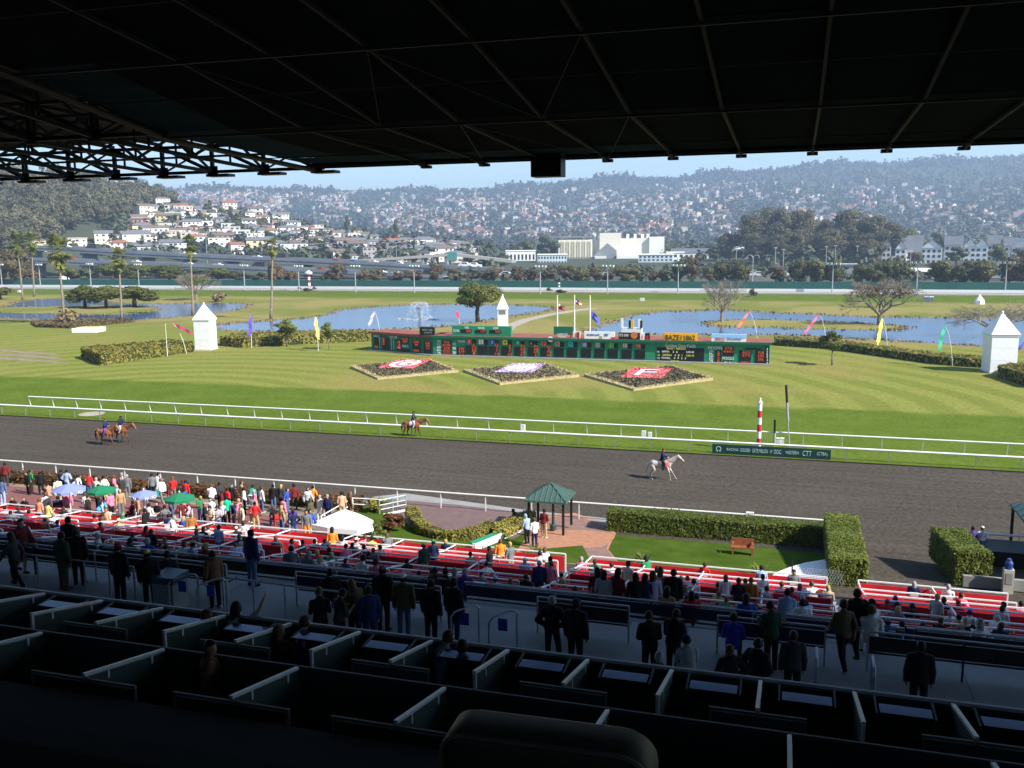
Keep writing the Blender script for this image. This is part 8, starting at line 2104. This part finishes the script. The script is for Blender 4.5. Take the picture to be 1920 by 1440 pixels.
# ------------------------------------------------------------------ horses
def horse(name, label, loc, rz, gait, coat, points, mane_c, sc=1., saddle=(.05,.03,.02), cloth=(.6,.6,.6), bib=None, head=0.):
    """faces +X; withers about 1.6 m"""
    b = MB(); Z = Vector((0,0,1)); X = Vector((1,0,0)); Yv = Vector((0,1,0))
    def sec(x, z, ry, rz_, t=0): return (Vector((x,0,z)), ry, rz_, Yv, Vector((-math.sin(t),0,math.cos(t))))
    loft(b, [sec(-.80,1.25,.05,.08),sec(-.74,1.24,.17,.22),(Vector((-.55,0,1.24)),.27,.31,Yv,Z),(Vector((-.25,0,1.22)),.28,.30,Yv,Z),(Vector((.1,0,1.20)),.29,.32,Yv,Z),(Vector((.42,0,1.20)),.27,.36,Yv,Z),(Vector((.62,0,1.20)),.22,.32,Yv,Z),(Vector((.78,0,1.22)),.12,.18,Yv,Z)], 18)
    a = .62+head                                                  # neck angle above level
    nd = Vector((math.cos(a),0,math.sin(a))); nn = Vector((-math.sin(a),0,math.cos(a))); nb = Vector((.55,0,1.33)); poll = nb+nd*.92
    loft(b, [(nb,.15,.30,Yv,nn),(nb+nd*.3,.115,.215,Yv,nn),(nb+nd*.62,.085,.155,Yv,nn),(poll,.075,.115,Yv,nn)], 14)
    hd = Vector((math.cos(a-1.35),0,math.sin(a-1.35))); hn = Vector((-hd.z,0,hd.x))
    loft(b, [(poll-hd*.08,.07,.09,Yv,hn),(poll+hd*.10,.095,.135,Yv,hn),(poll+hd*.26,.085,.115,Yv,hn),(poll+hd*.42,.060,.075,Yv,hn),(poll+hd*.54,.055,.065,Yv,hn),(poll+hd*.60,.035,.04,Yv,hn)], 14)
    for s in (-1, 1): b.tube(poll+Yv*s*.05+hn*.05-hd*.02, poll+Yv*s*.06+hn*.20-hd*.08, .032, .006, 8)
    if gait == 'walk': fl = [(.02,.40,-.02,.04),(-.10,-.02,.0,.05)]; hl = [(-.05,-.02),(.18,-.14)]
    legs = {'walk': ([((.05,-.36),(.16,-.38),(.03,-.20)), ((-.10,-.37),(-.12,-.38),(-.10,-.17))], [((.16,-.30),(-.14,-.32),(.08,-.28)), ((-.02,-.32),(-.22,-.28),(-.04,-.30))]),
            'canter': ([((.28,-.28),(.24,-.36),(.12,-.22)), ((.16,-.34),(.10,-.40),(-.02,-.16))], [((.06,-.32),(-.26,-.24),(-.10,-.32)), ((.14,-.30),(-.22,-.28),(.0,-.30))])}[gait]
    for s, ((k, a_, f)) in zip((1, -1), legs[0]):
        p = Vector((.50,s*.15,1.02)); q = p+Vector((k[0],0,k[1])); r = q+Vector((a_[0],0,a_[1])); t = r+Vector((f[0],0,f[1]))
        capsule(b, p+Vector((0,0,.12)), q, .115, .062); capsule(b, q, q+(r-q)*.25, .058, .042); capsule(b, q+(r-q)*.25, r, .038, .036); capsule(b, r, t, .044, .036); b.tube(t, t+Vector((.035,0,-.07)), .046, .062, 10)
    for s, ((k, a_, f)) in zip((1, -1), legs[1]):
        p = Vector((-.56,s*.15,1.08)); q = p+Vector((k[0],0,k[1])); r = q+Vector((a_[0],0,a_[1])); t = r+Vector((f[0],0,f[1])); e = t+Vector((.05,0,-.10))
        capsule(b, p, q, .18, .10); capsule(b, q, r, .095, .052); capsule(b, r, r+(t-r)*.3, .052, .040); capsule(b, r+(t-r)*.3, t, .038, .040); capsule(b, t, e, .042, .038); b.tube(e, e+Vector((.035,0,-.06)), .046, .062, 10)
    me = remesh(b, .022, .5); me.materials.clear()
    m, nt, bs = _mat('horse_coat_'+name); N = nt.nodes.new; L = nt.links.new; bs.inputs['Roughness'].default_value = .5
    tc = N('ShaderNodeTexCoord'); sp = N('ShaderNodeSeparateXYZ'); L(tc.outputs['Object'], sp.inputs[0]); no = N('ShaderNodeTexNoise'); no.inputs['Scale'].default_value = 4; L(tc.outputs['Object'], no.inputs['Vector'])
    ad = N('ShaderNodeMath'); ad.operation = 'MULTIPLY_ADD'; ad.inputs[1].default_value = .25; L(no.outputs['Fac'], ad.inputs[0]); L(sp.outputs['Z'], ad.inputs[2])
    mr = N('ShaderNodeMapRange'); mr.inputs['From Min'].default_value = .62; mr.inputs['From Max'].default_value = .85; L(ad.outputs[0], mr.inputs['Value'])
    mx = N('ShaderNodeMix'); mx.data_type = 'RGBA'; mx.inputs[6].default_value = (*points, 1); mx.inputs[7].default_value = (*coat, 1); L(mr.outputs[0], mx.inputs[0])
    c2 = N('ShaderNodeMix'); c2.data_type = 'RGBA'; c2.blend_type = 'MULTIPLY'; c2.inputs[0].default_value = .5; L(mx.outputs[2], c2.inputs[6]); L(no.outputs['Fac'], c2.inputs[7]); L(c2.outputs[2], bs.inputs['Base Color'])
    me.materials.append(m); me.name = 'horse'
    zmin = min(v.co.z for v in me.vertices)
    for v in me.vertices: v.co.z -= zmin
    o = link(name, me); o.location = (loc[0], loc[1], loc[2]-.02); o.rotation_euler = (0,0,rz); o.scale = (sc,)*3; tag(o, label, 'horse')
    dz = Vector((0,0,-zmin))
    HM = mat('horse_hair_'+name, mane_c, .7, .3, 8)
    b = MB()
    for i in range(26):
        t = i/25; c = nb+nd*(.15+.75*t)+nn*(.26-.15*t)+dz; b.add([c-nd*.03+Yv*.0, c+nd*.03, c+nd*.03-nn*.16+Yv*.11*(1 if i % 4 else -1), c-nd*.03-nn*.18+Yv*.11*(1 if i % 4 else -1)], [(0,1,2,3)])
    b.build('mane', HM, o)
    b = MB(); b.path([Vector((-.80,0,1.32))+dz, Vector((-.92,0,1.22))+dz, Vector((-.98,0,.95))+dz, Vector((-1.0 if gait == 'walk' else -1.1,0,.55))+dz], [.045,.065,.085,.02], 8); b.build('tail', HM, o, True)
    sm_ = mat('saddle_'+name, saddle, .5); cm = mat('saddle_cloth_'+name, cloth, .8)
    b = MB(); loft(b, [(Vector((-.12,0,1.27))+dz,.30,.31,Yv,Z),(Vector((.36,0,1.25))+dz,.295,.35,Yv,Z)], 16); b.v = [(x, y, z) for x, y, z in b.v]; k = MB(); k.v = b.v; k.f = [f for f in b.f if len(f) == 4 and sum(b.v[i][2] for i in f)/4 > 1.12-zmin]; k.m = [0]*len(k.f); k.build('saddle_cloth', cm, o, True)
    b = MB(); loft(b, [(Vector((-.08,0,1.51))+dz,.13,.09,Yv,Z),(Vector((.08,0,1.49))+dz,.15,.08,Yv,Z),(Vector((.26,0,1.53))+dz,.11,.10,Yv,Z)], 12); b.build('saddle', sm_, o, True)
    b = MB(); ring = [(poll+hd*.34+dz+Yv*math.cos(t)*.082+hn*math.sin(t)*.105) for t in np.linspace(0, 6.28, 13)]; b.path(ring, .012, 5); b.path([poll+hd*.34+dz+Yv*.085, nb+nd*.25+dz+Yv*.14, Vector((.42,.1,1.72))+dz], .009, 4); b.path([poll+hd*.34+dz-Yv*.085, nb+nd*.25+dz-Yv*.14, Vector((.42,-.1,1.72))+dz], .009, 4); b.build('bridle', BLACKM, o)
    if bib: 
        b = MB(); loft(b, [(Vector((.40,0,1.20))+dz,.285,.345,Yv,Z),(Vector((.60,0,1.21))+dz,.245,.335,Yv,Z),(Vector((.70,0,1.215))+dz,.19,.27,Yv,Z)], 16); k = MB(); k.v = b.v; k.f = [f for f in b.f if len(f) == 4]; k.m = [0]*len(k.f); k.build('chest_cloth', mat('chest_cloth_'+name, bib, .8), o, True)
    return o, 1.50-zmin
def rider(h, top, bot, label, sc=1., hat=('c','black'), pose='ride'):
    o, zs = h; L = Vector((.10, 0, zs+.14-1.0+.02)); a = o.rotation_euler.z; s = o.scale.x
    p = Vector(o.location)+Vector((math.cos(a)*L.x*s, math.sin(a)*L.x*s, (zs*s+.10-1.0*.98+.02)))
    person(p, a-math.pi/2, pose, top, 'l', bot, 'b', hat[0], None, label, .98, None, 'trousers', hat[1])
BAY, BLK, CHE = (.32,.105,.035), (.02,.015,.012), (.36,.125,.045)
g1 = pz(207, 834, 0); hr1 = horse('horse', 'chestnut pony walking nearest the stand in the left pair', (g1[0]-.38, g1[1]-.2, 0), -.05, 'walk', (.42,.15,.06), (.10,.045,.03), (.06,.02,.01), 1.0, cloth=(.5,.15,.15), head=-.08)
rider(hr1, 'darkblue', 'purple', 'person riding the chestnut pony in a dark blue jacket, left rider of the pair', hat=('c','maroon'))
hr2 = horse('horse', 'dark-headed bay horse walking on the far side of the left pair', (g1[0]+.30, g1[1]+.95, 0), -.03, 'walk', CHE, BLK, BLK, 1.03, cloth=(.7,.65,.5), head=-.15)
rider(hr2, 'navy', 'lightgrey', 'person riding the dark-headed bay horse in a navy jacket, right rider of the pair', hat=('c','black'))
g2 = pz(773, 820, 0); hr3 = horse('horse', 'bay horse with black tail and legs walking by the inner rail', (g2[0], g2[1], 0), .02, 'walk', BAY, BLK, BLK, 1.0, cloth=(.7,.68,.7), head=-.15)
rider(hr3, 'darkgrey', 'lightgrey', 'person riding the bay horse by the inner rail in dark clothes', hat=('c','black'))
g3 = pz(1238, 899, 0); hr4 = horse('horse', 'white and grey pony with a pink chest cloth cantering on the track', (g3[0], g3[1], 0), .0, 'canter', (.66,.61,.52), (.42,.39,.34), (.62,.57,.48), .98, cloth=(.15,.12,.14), bib=(.55,.14,.14), head=.05)
rider(hr4, 'navy', 'black', 'person riding the white pony in a blue-grey top', hat=('c','maroon'))
# ------------------------------------------------------------------ haze
HAZE = D.materials.new('haze'); HAZE.use_nodes = True; nt = HAZE.node_tree; nt.nodes.clear()
out = nt.nodes.new('ShaderNodeOutputMaterial'); pv = nt.nodes.new('ShaderNodeVolumePrincipled')
pv.inputs['Color'].default_value = (.58, .76, 1.0, 1); pv.inputs['Density'].default_value = HAZE_D; pv.inputs['Anisotropy'].default_value = .2
nt.links.new(pv.outputs[0], out.inputs['Volume'])
hz = MB().bx(-5200, 5200, -300, 5200, -3, 345).build('haze', HAZE); hz['kind'] = 'stuff'; hz['label'] = 'pale blue haze in the air'
